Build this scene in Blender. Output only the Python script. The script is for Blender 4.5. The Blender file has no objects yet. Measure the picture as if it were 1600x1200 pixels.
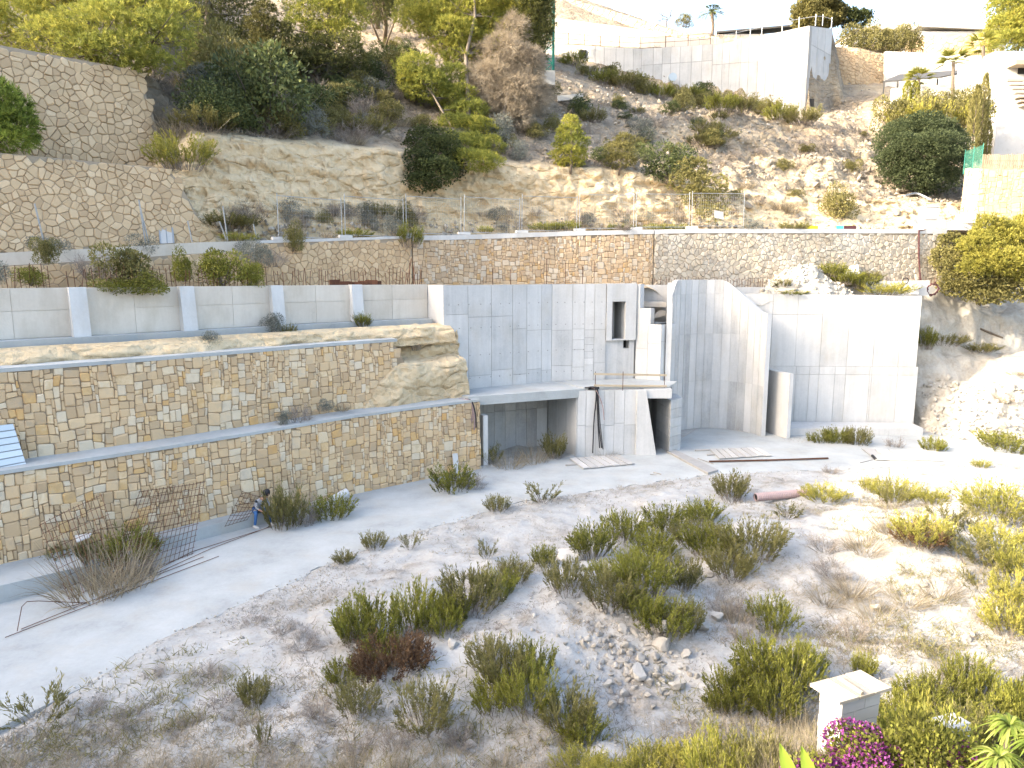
import bpy, math, random
import numpy as np
from mathutils import Vector, Matrix

random.seed(7)
RNG = np.random.default_rng(11)
sc = bpy.context.scene
COL = sc.collection

# ------------------------------------------------------------------ camera
F_PX = 1130.0
PITCH = math.radians(8.8)
CAM_H = 8.8
CP, SP = math.cos(PITCH), math.sin(PITCH)
cam_d = bpy.data.cameras.new('camera')
cam_d.sensor_width = 36.0
cam_d.lens = F_PX / 1600.0 * 36.0
cam_d.clip_start = 0.1
cam_d.clip_end = 3000.0
cam = bpy.data.objects.new('camera', cam_d)
COL.objects.link(cam)
cam.location = (0, 0, CAM_H)
cam.rotation_euler = (math.radians(90) - PITCH, 0, 0)
sc.camera = cam

# ------------------------------------------------------------------ sky, sun, exposure
SUN_AZ = math.radians(18.0)      # behind the left edge of the view
SUN_EL = math.radians(25.0)
TO_SUN = Vector((-math.cos(SUN_AZ) * math.cos(SUN_EL), -math.sin(SUN_AZ) * math.cos(SUN_EL), math.sin(SUN_EL)))
world = bpy.data.worlds.new('World')
sc.world = world
world.use_nodes = True
wn = world.node_tree
wn.nodes.clear()
w_out = wn.nodes.new('ShaderNodeOutputWorld')
w_bg = wn.nodes.new('ShaderNodeBackground')
w_sky = wn.nodes.new('ShaderNodeTexSky')
w_sky.sky_type = 'NISHITA'
w_sky.sun_disc = False
w_sky.sun_elevation = SUN_EL
w_sky.sun_rotation = math.atan2(TO_SUN.x, TO_SUN.y) % (2 * math.pi)
w_sky.altitude = 100
w_sky.air_density = 1.0
w_sky.dust_density = 5.5
w_sky.ozone_density = 0.5
w_bg.inputs['Strength'].default_value = 0.15
wn.links.new(w_sky.outputs[0], w_bg.inputs['Color'])
wn.links.new(w_bg.outputs[0], w_out.inputs['Surface'])

sun_d = bpy.data.lights.new('sun', 'SUN')
sun_d.energy = 2.0
sun_d.angle = math.radians(0.6)
sun_d.color = (1.0, 0.87, 0.68)
sun = bpy.data.objects.new('sun', sun_d)
COL.objects.link(sun)
sun.location = (-30, -20, 60)
sun.rotation_euler = TO_SUN.to_track_quat('Z', 'Y').to_euler()

sc.view_settings.view_transform = 'Standard'
sc.view_settings.look = 'None'
sc.view_settings.gamma = 1.0
sc.view_settings.use_curve_mapping = False
sc.view_settings.exposure = 2.55
sc.render.engine = 'CYCLES'
sc.cycles.max_bounces = 6
sc.cycles.diffuse_bounces = 4
sc.cycles.transparent_max_bounces = 4

# ------------------------------------------------------------------ photo pixel <-> place
def ray(u, v):
    a = (u - 800) / F_PX; b = (600 - v) / F_PX
    return np.array([a, CP + b * SP, -SP + b * CP])
CAMP = np.array([0, 0, CAM_H])
def atz(u, v, z):
    r = ray(u, v); return CAMP + r * ((z - CAM_H) / r[2])
def aty(u, v, y):
    r = ray(u, v); return CAMP + r * (y / r[1])
def proj(P):
    P = np.asarray(P, float); d = P - CAMP
    f = d[..., 1] * CP - d[..., 2] * SP; up = d[..., 1] * SP + d[..., 2] * CP
    return 800 + F_PX * d[..., 0] / f, 600 - F_PX * up / f, f
def xfor(u, y, z):
    return (u - 800) / F_PX * (y * CP - (z - CAM_H) * SP)

# ------------------------------------------------------------------ noise (numpy)
def _hash(ix, iy, iz, seed):
    n = (ix * 374761393 + iy * 668265263 + iz * 2147483647 + seed * 974711) & 0xffffffff
    n = ((n ^ (n >> 13)) * 1274126177) & 0xffffffff
    n = ((n ^ (n >> 16)) * 2246822519) & 0xffffffff
    return ((n ^ (n >> 15)) & 0xffffff) / float(0xffffff)
def vnoise(P, seed=0):
    P = np.asarray(P, float); i = np.floor(P).astype(np.int64); f = P - i
    f = f * f * (3 - 2 * f); out = 0
    for dx in (0, 1):
        for dy in (0, 1):
            for dz in (0, 1):
                w = (f[..., 0] if dx else 1 - f[..., 0]) * (f[..., 1] if dy else 1 - f[..., 1]) * (f[..., 2] if dz else 1 - f[..., 2])
                out = out + w * _hash(i[..., 0] + dx, i[..., 1] + dy, i[..., 2] + dz, seed)
    return out
def fbm(P, octv=4, seed=0, gain=0.5):
    P = np.asarray(P, float); a = 1.0; s = 0; t = 0
    for k in range(octv):
        s = s + a * vnoise(P * (2.03 ** k) + 17.3 * k, seed + k); t += a; a *= gain
    return s / t
def sstep(a, b, x):
    t = np.clip((np.asarray(x, float) - a) / (b - a), 0, 1); return t * t * (3 - 2 * t)

# ------------------------------------------------------------------ object helpers
def tag(o, label=None, cat=None, group=None, kind=None):
    if label: o['label'] = label
    if cat: o['category'] = cat
    if group: o['group'] = group
    if kind: o['kind'] = kind
    return o
def thing(name, label, cat, loc=(0, 0, 0), rotz=0.0, group=None):
    o = bpy.data.objects.new(name, None); COL.objects.link(o)
    o.empty_display_size = 0.2
    o.location = loc; o.rotation_euler = (0, 0, rotz)
    return tag(o, label, cat, group, 'thing')
def link(name, me, parent=None, loc=(0, 0, 0)):
    o = bpy.data.objects.new(name, me); COL.objects.link(o); o.location = loc
    if parent is not None: o.parent = parent
    return o
def copy_tree(o, parent=None):
    c = o.copy(); COL.objects.link(c)
    if parent is not None: c.parent = parent
    for ch in o.children: copy_tree(ch, c)
    return c
def np_mesh(name, V, F, mats, tone=None, midx=None, smooth=False):
    """V (n,3); F (m,k) int array or list of arrays with different k"""
    me = bpy.data.meshes.new(name)
    Fs = F if isinstance(F, list) else [F]
    Fs = [np.asarray(f, np.int32) for f in Fs if len(f)]
    V = np.asarray(V, np.float32)
    me.vertices.add(len(V)); me.vertices.foreach_set('co', V.ravel())
    nl = sum(f.size for f in Fs); npoly = sum(len(f) for f in Fs)
    me.loops.add(nl); me.polygons.add(npoly)
    me.loops.foreach_set('vertex_index', np.concatenate([f.ravel() for f in Fs]))
    tot = np.concatenate([np.full(len(f), f.shape[1], np.int32) for f in Fs])
    st = np.concatenate([[0], np.cumsum(tot)[:-1]]).astype(np.int32)
    me.polygons.foreach_set('loop_start', st)
    me.polygons.foreach_set('loop_total', tot)
    me.polygons.foreach_set('use_smooth', np.full(npoly, smooth, bool))
    for m in (mats if isinstance(mats, (list, tuple)) else [mats]): me.materials.append(m)
    if midx is not None: me.polygons.foreach_set('material_index', np.asarray(midx, np.int32))
    if tone is not None:
        a = me.attributes.new('tone', 'FLOAT', 'FACE')
        a.data.foreach_set('value', np.asarray(tone, np.float32))
    me.update(calc_edges=True)
    me.validate()
    return me

class MB:
    def __init__(self):
        self.v = []; self.f = []; self.t = []; self.m = []
    def add(self, vs, fs, tone=0.5, mi=0):
        b = len(self.v); self.v.extend([tuple(map(float, p)) for p in vs])
        for f in fs:
            self.f.append([b + i for i in f]); self.t.append(tone); self.m.append(mi)
    def obox(self, o, ax, ay, az, tone=0.5, mi=0):
        o, ax, ay, az = [np.asarray(q, float) for q in (o, ax, ay, az)]
        vs = [o, o + ax, o + ax + ay, o + ay, o + az, o + ax + az, o + ax + ay + az, o + ay + az]
        fs = [(0, 3, 2, 1), (4, 5, 6, 7), (0, 1, 5, 4), (1, 2, 6, 5), (2, 3, 7, 6), (3, 0, 4, 7)]
        if np.dot(np.cross(ax, ay), az) < 0: fs = [f[::-1] for f in fs]
        self.add(vs, fs, tone, mi)
    def box(self, x0, x1, y0, y1, z0, z1, tone=0.5, mi=0):
        self.obox((x0, y0, z0), (x1 - x0, 0, 0), (0, y1 - y0, 0), (0, 0, z1 - z0), tone, mi)
    def prism(self, poly, ext, tone=0.5, mi=0):
        poly = [np.asarray(p, float) for p in poly]; ext = np.asarray(ext, float); n = len(poly)
        nn = np.zeros(3)
        for i in range(n): nn += np.cross(poly[i], poly[(i + 1) % n])
        vs = poly + [p + ext for p in poly]
        fs = [tuple(range(n))[::-1], tuple(range(n, 2 * n))] + [(i, (i + 1) % n, n + (i + 1) % n, n + i) for i in range(n)]
        if np.dot(nn, ext) < 0: fs = [f[::-1] for f in fs]
        self.add(vs, fs, tone, mi)
    def tube(self, pts, r, n=6, tone=0.5, mi=0, cap=True):
        pts = [np.asarray(p, float) for p in pts]; k = len(pts)
        rs = r if isinstance(r, (list, tuple, np.ndarray)) else [r] * k
        vs = []; fs = []
        up = None
        for i, p in enumerate(pts):
            t = pts[min(i + 1, k - 1)] - pts[max(i - 1, 0)]; t = t / (np.linalg.norm(t) + 1e-9)
            if up is None:
                a = np.array([0, 0, 1.0]) if abs(t[2]) < 0.9 else np.array([1.0, 0, 0])
            else: a = up
            x = np.cross(a, t); x /= np.linalg.norm(x) + 1e-9; y = np.cross(t, x); up = y
            for j in range(n):
                an = 2 * math.pi * j / n
                vs.append(p + rs[i] * (x * math.cos(an) + y * math.sin(an)))
        for i in range(k - 1):
            for j in range(n):
                fs.append((i * n + j, i * n + (j + 1) % n, (i + 1) * n + (j + 1) % n, (i + 1) * n + j))
        if cap:
            fs.append(tuple(range(n))[::-1]); fs.append(tuple((k - 1) * n + j for j in range(n)))
        self.add(vs, fs, tone, mi)
    def mesh(self, name, mats, loc=(0, 0, 0), smooth=False):
        me = bpy.data.meshes.new(name)
        L = np.asarray(loc, float)
        me.from_pydata([(p[0] - L[0], p[1] - L[1], p[2] - L[2]) for p in self.v], [], self.f)
        for m in (mats if isinstance(mats, (list, tuple)) else [mats]): me.materials.append(m)
        a = me.attributes.new('tone', 'FLOAT', 'FACE')
        a.data.foreach_set('value', np.asarray(self.t, np.float32))
        me.polygons.foreach_set('material_index', np.asarray(self.m, np.int32))
        if smooth: me.polygons.foreach_set('use_smooth', np.ones(len(self.f), bool))
        me.update()
        return me
    def obj(self, name, mats, parent=None, loc=None, smooth=False):
        """geometry in world coordinates; a child's mesh is kept relative to its parent's location"""
        base = Vector((0, 0, 0))
        p = parent
        while p is not None:
            base = base + p.location; p = p.parent
        if loc is None:
            loc = tuple(base) if parent is not None else tuple(np.mean(np.array(self.v), axis=0) * [1, 1, 0] + [0, 0, np.min(np.array(self.v)[:, 2])])
        me = self.mesh(name, mats, loc, smooth)
        return link(name, me, parent, Vector(loc) - base)

# ------------------------------------------------------------------ materials
def new_mat(name):
    m = bpy.data.materials.new(name); m.use_nodes = True
    nt = m.node_tree; nt.nodes.clear()
    out = nt.nodes.new('ShaderNodeOutputMaterial')
    return m, nt, out
def N(nt, kind, **kw):
    n = nt.nodes.new(kind)
    for k, v in kw.items():
        if k in n.inputs.keys(): n.inputs[k].default_value = v
        else: setattr(n, k, v)
    return n
def ramp(nt, stops):
    r = nt.nodes.new('ShaderNodeValToRGB'); cr = r.color_ramp
    while len(cr.elements) < len(stops): cr.elements.new(0.5)
    for e, (p, c) in zip(cr.elements, stops):
        e.position = p; e.color = (*c, 1)
    return r
def mth(nt, op, a, b=None):
    n = nt.nodes.new('ShaderNodeMath'); n.operation = op
    for i, x in enumerate((a, b)):
        if x is None: continue
        if isinstance(x, (int, float)): n.inputs[i].default_value = x
        else: nt.links.new(x, n.inputs[i])
    return n.outputs[0]
def mixc(nt, fac, a, b, mode='MIX'):
    n = nt.nodes.new('ShaderNodeMix'); n.data_type = 'RGBA'; n.blend_type = mode
    for s, x in ((n.inputs[0], fac), (n.inputs[6], a), (n.inputs[7], b)):
        if isinstance(x, (int, float)): s.default_value = x
        elif isinstance(x, tuple): s.default_value = (*x, 1)
        else: nt.links.new(x, s)
    return n.outputs[2]
def pos(nt, scale=(1, 1, 1), obj=False):
    if obj: src = N(nt, 'ShaderNodeTexCoord').outputs['Object']
    else: src = N(nt, 'ShaderNodeNewGeometry').outputs['Position']
    mp = N(nt, 'ShaderNodeMapping'); mp.inputs['Scale'].default_value = scale
    nt.links.new(src, mp.inputs['Vector']); return mp.outputs[0]
def noise_t(nt, vec, scale, detail=4, rough=0.55):
    n = N(nt, 'ShaderNodeTexNoise', Scale=scale, Detail=detail, Roughness=rough)
    nt.links.new(vec, n.inputs['Vector']); return n.outputs['Fac']
def bsdf(nt, out, col, rough=0.8, spec=0.3, bump=None, bstr=0.3, bdist=0.02, metal=0.0):
    b = N(nt, 'ShaderNodeBsdfPrincipled')
    b.inputs['Roughness'].default_value = rough; b.inputs['Specular IOR Level'].default_value = spec
    b.inputs['Metallic'].default_value = metal
    if isinstance(col, tuple): b.inputs['Base Color'].default_value = (*col, 1)
    else: nt.links.new(col, b.inputs['Base Color'])
    if bump is not None:
        bp = N(nt, 'ShaderNodeBump', Strength=bstr, Distance=bdist)
        nt.links.new(bump, bp.inputs['Height']); nt.links.new(bp.outputs[0], b.inputs['Normal'])
    nt.links.new(b.outputs[0], out.inputs['Surface'])
    return b
def attr(nt, name='tone'):
    a = N(nt, 'ShaderNodeAttribute'); a.attribute_name = name; return a.outputs['Fac']

def mat_tone(name, stops, amt=0.3, nscale=3.0, rough=0.85, bscale=25.0, bstr=0.4, bdist=0.02, spec=0.25, metal=0.0, obj=False, stain=None):
    m, nt, out = new_mat(name)
    p = pos(nt, obj=obj)
    n1 = noise_t(nt, p, nscale, 5, 0.6)
    t = mth(nt, 'ADD', attr(nt), mth(nt, 'MULTIPLY', mth(nt, 'SUBTRACT', n1, 0.5), amt * 2))
    r = ramp(nt, stops); nt.links.new(t, r.inputs[0]); col = r.outputs[0]
    if stain:
        sc_, c_, lo, hi, k = stain
        s = N(nt, 'ShaderNodeMapRange'); s.inputs['From Min'].default_value = lo; s.inputs['From Max'].default_value = hi
        s.inputs['To Max'].default_value = k
        nt.links.new(noise_t(nt, p, sc_, 6, 0.65), s.inputs['Value'])
        col = mixc(nt, s.outputs[0], col, c_)
    bsdf(nt, out, col, rough, spec, noise_t(nt, p, bscale, 4, 0.6), bstr, bdist, metal)
    return m
def mat_leaf(name, stops, transl=0.35, rough=0.6, rnd=0.25):
    m, nt, out = new_mat(name)
    oi = N(nt, 'ShaderNodeObjectInfo')
    t = mth(nt, 'ADD', attr(nt), mth(nt, 'MULTIPLY', mth(nt, 'SUBTRACT', oi.outputs['Random'], 0.5), rnd))
    r = ramp(nt, stops); nt.links.new(t, r.inputs[0])
    b = N(nt, 'ShaderNodeBsdfPrincipled'); b.inputs['Roughness'].default_value = rough
    b.inputs['Specular IOR Level'].default_value = 0.2
    nt.links.new(r.outputs[0], b.inputs['Base Color'])
    tr = N(nt, 'ShaderNodeBsdfTranslucent'); nt.links.new(r.outputs[0], tr.inputs['Color'])
    mx = N(nt, 'ShaderNodeMixShader'); mx.inputs[0].default_value = transl
    nt.links.new(b.outputs[0], mx.inputs[1]); nt.links.new(tr.outputs[0], mx.inputs[2])
    nt.links.new(mx.outputs[0], out.inputs['Surface'])
    return m
def mat_concrete(name, stops, streak=0.30, blotch=0.45, warm=(0.40, 0.345, 0.26), warmk=0.3, cracks=0.0):
    m, nt, out = new_mat(name)
    p = pos(nt)
    st = noise_t(nt, pos(nt, (2.2, 2.2, 0.16)), 1.7, 6, 0.65)
    s2 = noise_t(nt, pos(nt, (9, 9, 0.5)), 1.0, 4, 0.6)
    bl = noise_t(nt, p, 0.6, 7, 0.66)
    sp_ = noise_t(nt, p, 11.0, 5, 0.75)
    t = mth(nt, 'ADD', attr(nt), mth(nt, 'MULTIPLY', mth(nt, 'SUBTRACT', st, 0.5), streak * 2))
    t = mth(nt, 'ADD', t, mth(nt, 'MULTIPLY', mth(nt, 'SUBTRACT', s2, 0.5), streak * 0.8))
    t = mth(nt, 'ADD', t, mth(nt, 'MULTIPLY', mth(nt, 'SUBTRACT', bl, 0.5), blotch * 2))
    t = mth(nt, 'ADD', t, mth(nt, 'MULTIPLY', mth(nt, 'SUBTRACT', sp_, 0.5), 0.45))
    r = ramp(nt, stops); nt.links.new(t, r.inputs[0])
    mr = N(nt, 'ShaderNodeMapRange'); mr.inputs['From Min'].default_value = 0.50; mr.inputs['From Max'].default_value = 0.72
    mr.inputs['To Max'].default_value = warmk
    nt.links.new(noise_t(nt, pos(nt, (1, 1, 0.5)), 0.9, 6, 0.65), mr.inputs['Value'])
    col = mixc(nt, mr.outputs[0], r.outputs[0], warm)
    bm = mth(nt, 'ADD', noise_t(nt, p, 16.0, 5, 0.7), mth(nt, 'MULTIPLY', bl, 1.5))
    bsdf(nt, out, col, 0.88, 0.2, bm, 0.35, 0.015)
    return m

M = {}
M['concrete'] = mat_concrete('concrete', [(0.0, (0.30, 0.30, 0.295)), (0.35, (0.44, 0.44, 0.43)), (0.6, (0.51, 0.505, 0.49)), (1.0, (0.60, 0.595, 0.575))])
M['concrete_warm'] = mat_concrete('concrete_warm', [(0.0, (0.36, 0.32, 0.265)), (0.4, (0.53, 0.475, 0.40)), (1.0, (0.64, 0.59, 0.51))], warmk=0.5)
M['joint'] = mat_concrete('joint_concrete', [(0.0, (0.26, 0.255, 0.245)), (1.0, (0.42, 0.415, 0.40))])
M['path'] = mat_concrete('path_concrete', [(0.0, (0.176, 0.178, 0.171)), (0.3, (0.292, 0.301, 0.294)), (0.55, (0.358, 0.372, 0.364)), (1.0, (0.440, 0.453, 0.443))], streak=0.03, blotch=0.75, warmk=0.3)
M['dark'] = mat_tone('painted_dark', [(0, (0.02, 0.02, 0.02)), (1, (0.05, 0.05, 0.05))], 0.2)  # near-black colour standing for unlit insides
STONE = [(0.0, (0.449, 0.325, 0.194)), (0.25, (0.535, 0.385, 0.228)), (0.45, (0.578, 0.415, 0.241)), (0.62, (0.621, 0.460, 0.275)), (0.74, (0.589, 0.500, 0.370)), (0.84, (0.663, 0.530, 0.353)), (0.93, (0.578, 0.385, 0.181)), (1.0, (0.567, 0.350, 0.146))]
M['stone'] = mat_tone('stone', STONE, 0.10, 5.0, 0.9, 22, 0.6, 0.02, stain=(2.5, (0.30, 0.27, 0.23), 0.5, 0.75, 0.5))
M['rubble'] = mat_tone('rubble_stone', [(0.0, (0.449, 0.330, 0.204)), (0.3, (0.514, 0.385, 0.239)), (0.6, (0.578, 0.440, 0.278)), (1.0, (0.642, 0.510, 0.344))], 0.12, 4.0, 0.9, 18, 0.6, 0.02, stain=(1.2, (0.353, 0.270, 0.165), 0.5, 0.8, 0.5))
M['mortar'] = mat_tone('mortar', [(0, (0.20, 0.15, 0.10)), (1, (0.36, 0.29, 0.20))], 0.4, 6)
M['pale_mortar'] = mat_tone('pale_mortar', [(0, (0.24, 0.195, 0.14)), (1, (0.40, 0.335, 0.25))], 0.4, 6)
M['rust'] = mat_tone('rusty_steel', [(0, (0.06, 0.03, 0.02)), (1, (0.20, 0.09, 0.05))], 0.4, 8, 0.9)
M['rock'] = mat_tone('limestone', [(0, (0.26, 0.24, 0.205)), (0.5, (0.40, 0.375, 0.33)), (1, (0.52, 0.50, 0.46))], 0.25, 3, 0.9, 12, 0.7, 0.05, obj=True)
M['hillrock'] = mat_tone('hill_rock', [(0, (0.17, 0.145, 0.115)), (0.5, (0.30, 0.265, 0.21)), (1, (0.42, 0.385, 0.33))], 0.3, 2, 0.9, 9, 0.8, 0.06)
M['rubble_grey'] = mat_tone('dusty_grey_rubble', [(0.0, (0.33, 0.285, 0.225)), (0.4, (0.43, 0.38, 0.30)), (1.0, (0.53, 0.48, 0.395))], 0.12, 4.0, 0.9, 18, 0.6, 0.02, stain=(0.5, (0.48, 0.465, 0.43), 0.48, 0.7, 0.75))
STONE2 = [(p_, (c_[0] * .86, c_[1] * .9, c_[2] * 1.0)) for p_, c_ in STONE]
M['stone_road'] = mat_tone('road_wall_stone', STONE2, 0.10, 5.0, 0.9, 22, 0.6, 0.02, stain=(2.5, (0.30, 0.27, 0.23), 0.5, 0.75, 0.5))
# ================================================================== plan lines
def offset(P, d):
    P = np.array(P, float); T = np.zeros_like(P); e = np.diff(P, axis=0); e /= np.linalg.norm(e, axis=1)[:, None]
    T[0] = e[0]; T[-1] = e[-1]; T[1:-1] = e[:-1] + e[1:]; T /= np.linalg.norm(T, axis=1)[:, None]
    return P + np.stack([-T[:, 1], T[:, 0]], 1) * d
class Line:
    """plan polyline with arc length; d > 0 is towards its right hand (the open side)"""
    def __init__(s, P):
        s.P = np.array(P, float); s.L = np.concatenate([[0], np.cumsum(np.linalg.norm(np.diff(s.P, axis=0), axis=1))]); s.len = s.L[-1]
        T = np.gradient(s.P, s.L, axis=0); s.T = T / np.linalg.norm(T, axis=1)[:, None]
    def at(s, q, d=0.0):
        q = np.asarray(q, float); d = np.asarray(d, float)
        x = np.interp(q, s.L, s.P[:, 0]); y = np.interp(q, s.L, s.P[:, 1])
        tx = np.interp(q, s.L, s.T[:, 0]); ty = np.interp(q, s.L, s.T[:, 1]); n = np.hypot(tx, ty)
        return np.stack([x + ty / n * d, y - tx / n * d], -1)
    def s_at_u(s, u, z):
        q = np.linspace(0, s.len, 2000); p = s.at(q); uu = proj(np.column_stack([p, np.full(len(q), z)]))[0]
        return float(q[np.argmin(np.abs(uu - u))])
L1P = [(-20.7, 14.4), (-17.7, 17.05), (-14.75, 19.72), (-11.53, 22.6), (-9.21, 24.95), (-6.27, 28.0), (-4.09, 29.78), (-1.40, 31.72)]
L1E = L1P + [(1.5, 33.5)]
LOW = Line(L1P)

# ================================================================== ground and path
edge_px = [(-420, 1330), (-150, 1225), (0, 1160), (54, 1125), (117, 1075), (167, 1050), (250, 1000), (308, 975), (400, 934), (480, 897), (525, 876), (608, 843), (692, 820), (758, 800), (817, 784), (879, 776), (967, 762), (1050, 750), (1117, 742), (1200, 738), (1320, 734), (1460, 728), (1600, 716), (1900, 700)]
EDGE = Line([atz(u, v, 0)[:2] for u, v in edge_px])
inner = Line(L1P + [(1.0, 33.0), (3.1, 33.9), (6.7, 34.5), (8.3, 36.5), (11, 40.9), (13.3, 38.9), (15, 38.9), (22.6, 38.9), (28, 37.8), (37, 38)])
PATH_POLY = np.vstack([inner.P + [0, 0], EDGE.P[::-1]])
def in_poly(X, Y, poly):
    ins = np.zeros(X.shape, bool); n = len(poly)
    for i in range(n):
        x1, y1 = poly[i]; x2, y2 = poly[(i + 1) % n]
        c = ((y1 > Y) != (y2 > Y)) & (X < (x2 - x1) * (Y - y1) / ((y2 - y1) if y2 != y1 else 1e-9) + x1)
        ins ^= c
    return ins
def edge_dist(X, Y):
    best = np.full(X.shape, 1e9); P = EDGE.P
    for a, b in zip(P[:-1], P[1:]):
        d = b - a; t = np.clip(((X - a[0]) * d[0] + (Y - a[1]) * d[1]) / (d @ d), 0, 1)
        best = np.minimum(best, np.hypot(X - a[0] - t * d[0], Y - a[1] - t * d[1]))
    return best
MOUNDS = []   # x, y, radius, height
for (u, v, r, h) in [(880, 960, 3.0, 0.55), (1000, 940, 2.0, 0.35), (1440, 880, 3.2, 0.8), (1330, 830, 3.0, 0.35), (1560, 820, 4.0, 0.9), (620, 960, 2.2, 0.3), (1180, 860, 2.2, 0.3), (1250, 960, 1.8, -0.35), (1050, 1090, 1.6, -0.25), (780, 1050, 2.0, 0.3)]:
    p = atz(u, v, 0); MOUNDS.append((p[0], p[1], r, h))
def gz(X, Y):
    X = np.asarray(X, float); Y = np.asarray(Y, float)
    P = np.stack([X, Y, np.zeros_like(X)], -1)
    z = (fbm(P * 0.35, 4, 3) - 0.5) * 0.7 + (fbm(P * 1.7, 4, 8) - 0.5) * 0.30
    for (mx, my, r, h) in MOUNDS:
        z = z + h * np.exp(-((X - mx) ** 2 + (Y - my) ** 2) / (r * r) * 1.6)
    ins = in_poly(X, Y, PATH_POLY); ed = edge_dist(X, Y)
    fade = np.where(ins, 0, sstep(0.0, 3.0, ed))
    fade = np.where(Y > 37.5, 0, fade)
    z = z * fade + (fbm(P * 3.0, 3, 5) - 0.45) * 0.10 * np.where(ins, 0, 1)
    z = np.where(ins, -0.12 * sstep(0, 0.3, ed), z)
    amp = 0.45 + 1.25 * sstep(-1.0, 4.2, X)
    z = z + amp * sstep(13.0 + 0.1 * np.clip(X, -5, 10), 8.6, Y)
    return z
gx = np.concatenate([np.arange(-90, -24, 3.0), np.arange(-24, 28, 0.11), np.arange(28, 90, 3.0)])
gy = np.concatenate([np.arange(-30, 5, 2.0), np.arange(5, 41, 0.13), np.arange(41, 46, 1.0)])
GX, GY = np.meshgrid(gx, gy); GZ = gz(GX, GY)
nx, ny = len(gx), len(gy)
def grid_faces(nx, ny):
    i = np.arange(nx - 1)[None, :] + nx * np.arange(ny - 1)[:, None]
    return np.stack([i, i + 1, i + nx + 1, i + nx], -1).reshape(-1, 4)
def mat_ground():
    m, nt, out = new_mat('dusty_ground')
    p = pos(nt)
    a = noise_t(nt, p, 0.45, 6, 0.6); b = noise_t(nt, p, 2.3, 6, 0.7); c = noise_t(nt, p, 14, 4, 0.7)
    t = mth(nt, 'ADD', mth(nt, 'MULTIPLY', a, 0.5), mth(nt, 'ADD', mth(nt, 'MULTIPLY', b, 0.35), mth(nt, 'MULTIPLY', c, 0.22)))
    r = ramp(nt, [(0.34, (0.148, 0.123, 0.093)), (0.43, (0.257, 0.237, 0.205)), (0.52, (0.359, 0.350, 0.326)), (0.68, (0.456, 0.454, 0.435))])
    nt.links.new(t, r.inputs[0])
    bsdf(nt, out, r.outputs[0], 0.95, 0.15, mth(nt, 'ADD', noise_t(nt, p, 6, 6, 0.7), mth(nt, 'MULTIPLY', c, 0.5)), 0.7, 0.05)
    return m
M['ground'] = mat_ground()
tag(link('ground', np_mesh('ground', np.stack([GX, GY, GZ], -1).reshape(-1, 3), grid_faces(nx, ny), M['ground'], smooth=True)), kind='structure')

# path: a cast concrete strip between the wall foot and its outer edge
def near_s(line, p):
    q = np.linspace(0, line.len, 1500); d = line.at(q) - p; return q[np.argmin((d ** 2).sum(1))]
rows = 15; V = []
qs = np.linspace(0, 1, 420)
pin = np.array([inner.at(q * inner.len) for q in qs])
pout = []
last = 0
for p in pin:
    s_ = near_s(EDGE, p); last = max(last, s_); pout.append(EDGE.at(last))
pout = np.array(pout)
ke = np.linspace(0, 1, rows)
G = pin[:, None, :] * (1 - ke)[None, :, None] + pout[:, None, :] * ke[None, :, None]
jit = (fbm(np.column_stack([pout * 1.6, np.zeros(len(pout))]), 4, 21, 0.7) - 0.5) * 0.8
dirn = (pout - pin) / (np.linalg.norm(pout - pin, axis=1)[:, None] + 1e-6)
G[:, -1, :] += dirn * jit[:, None]
Z = 0.02 + 0.03 * (fbm(np.concatenate([G * 0.3, np.zeros(G.shape[:2] + (1,))], -1), 3, 33) - 0.5)
Z[:, -1] = 0.0
V = np.concatenate([G, Z[..., None]], -1)
skirt = V[:, -1, :].copy(); skirt[:, 2] = -0.3
V = np.concatenate([V, skirt[:, None, :]], 1)
tag(link('path', np_mesh('path', V.reshape(-1, 3), grid_faces(rows + 1, len(qs)), M['path'], tone=np.full((rows) * (len(qs) - 1), 0.62), smooth=False)), kind='structure')

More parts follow.
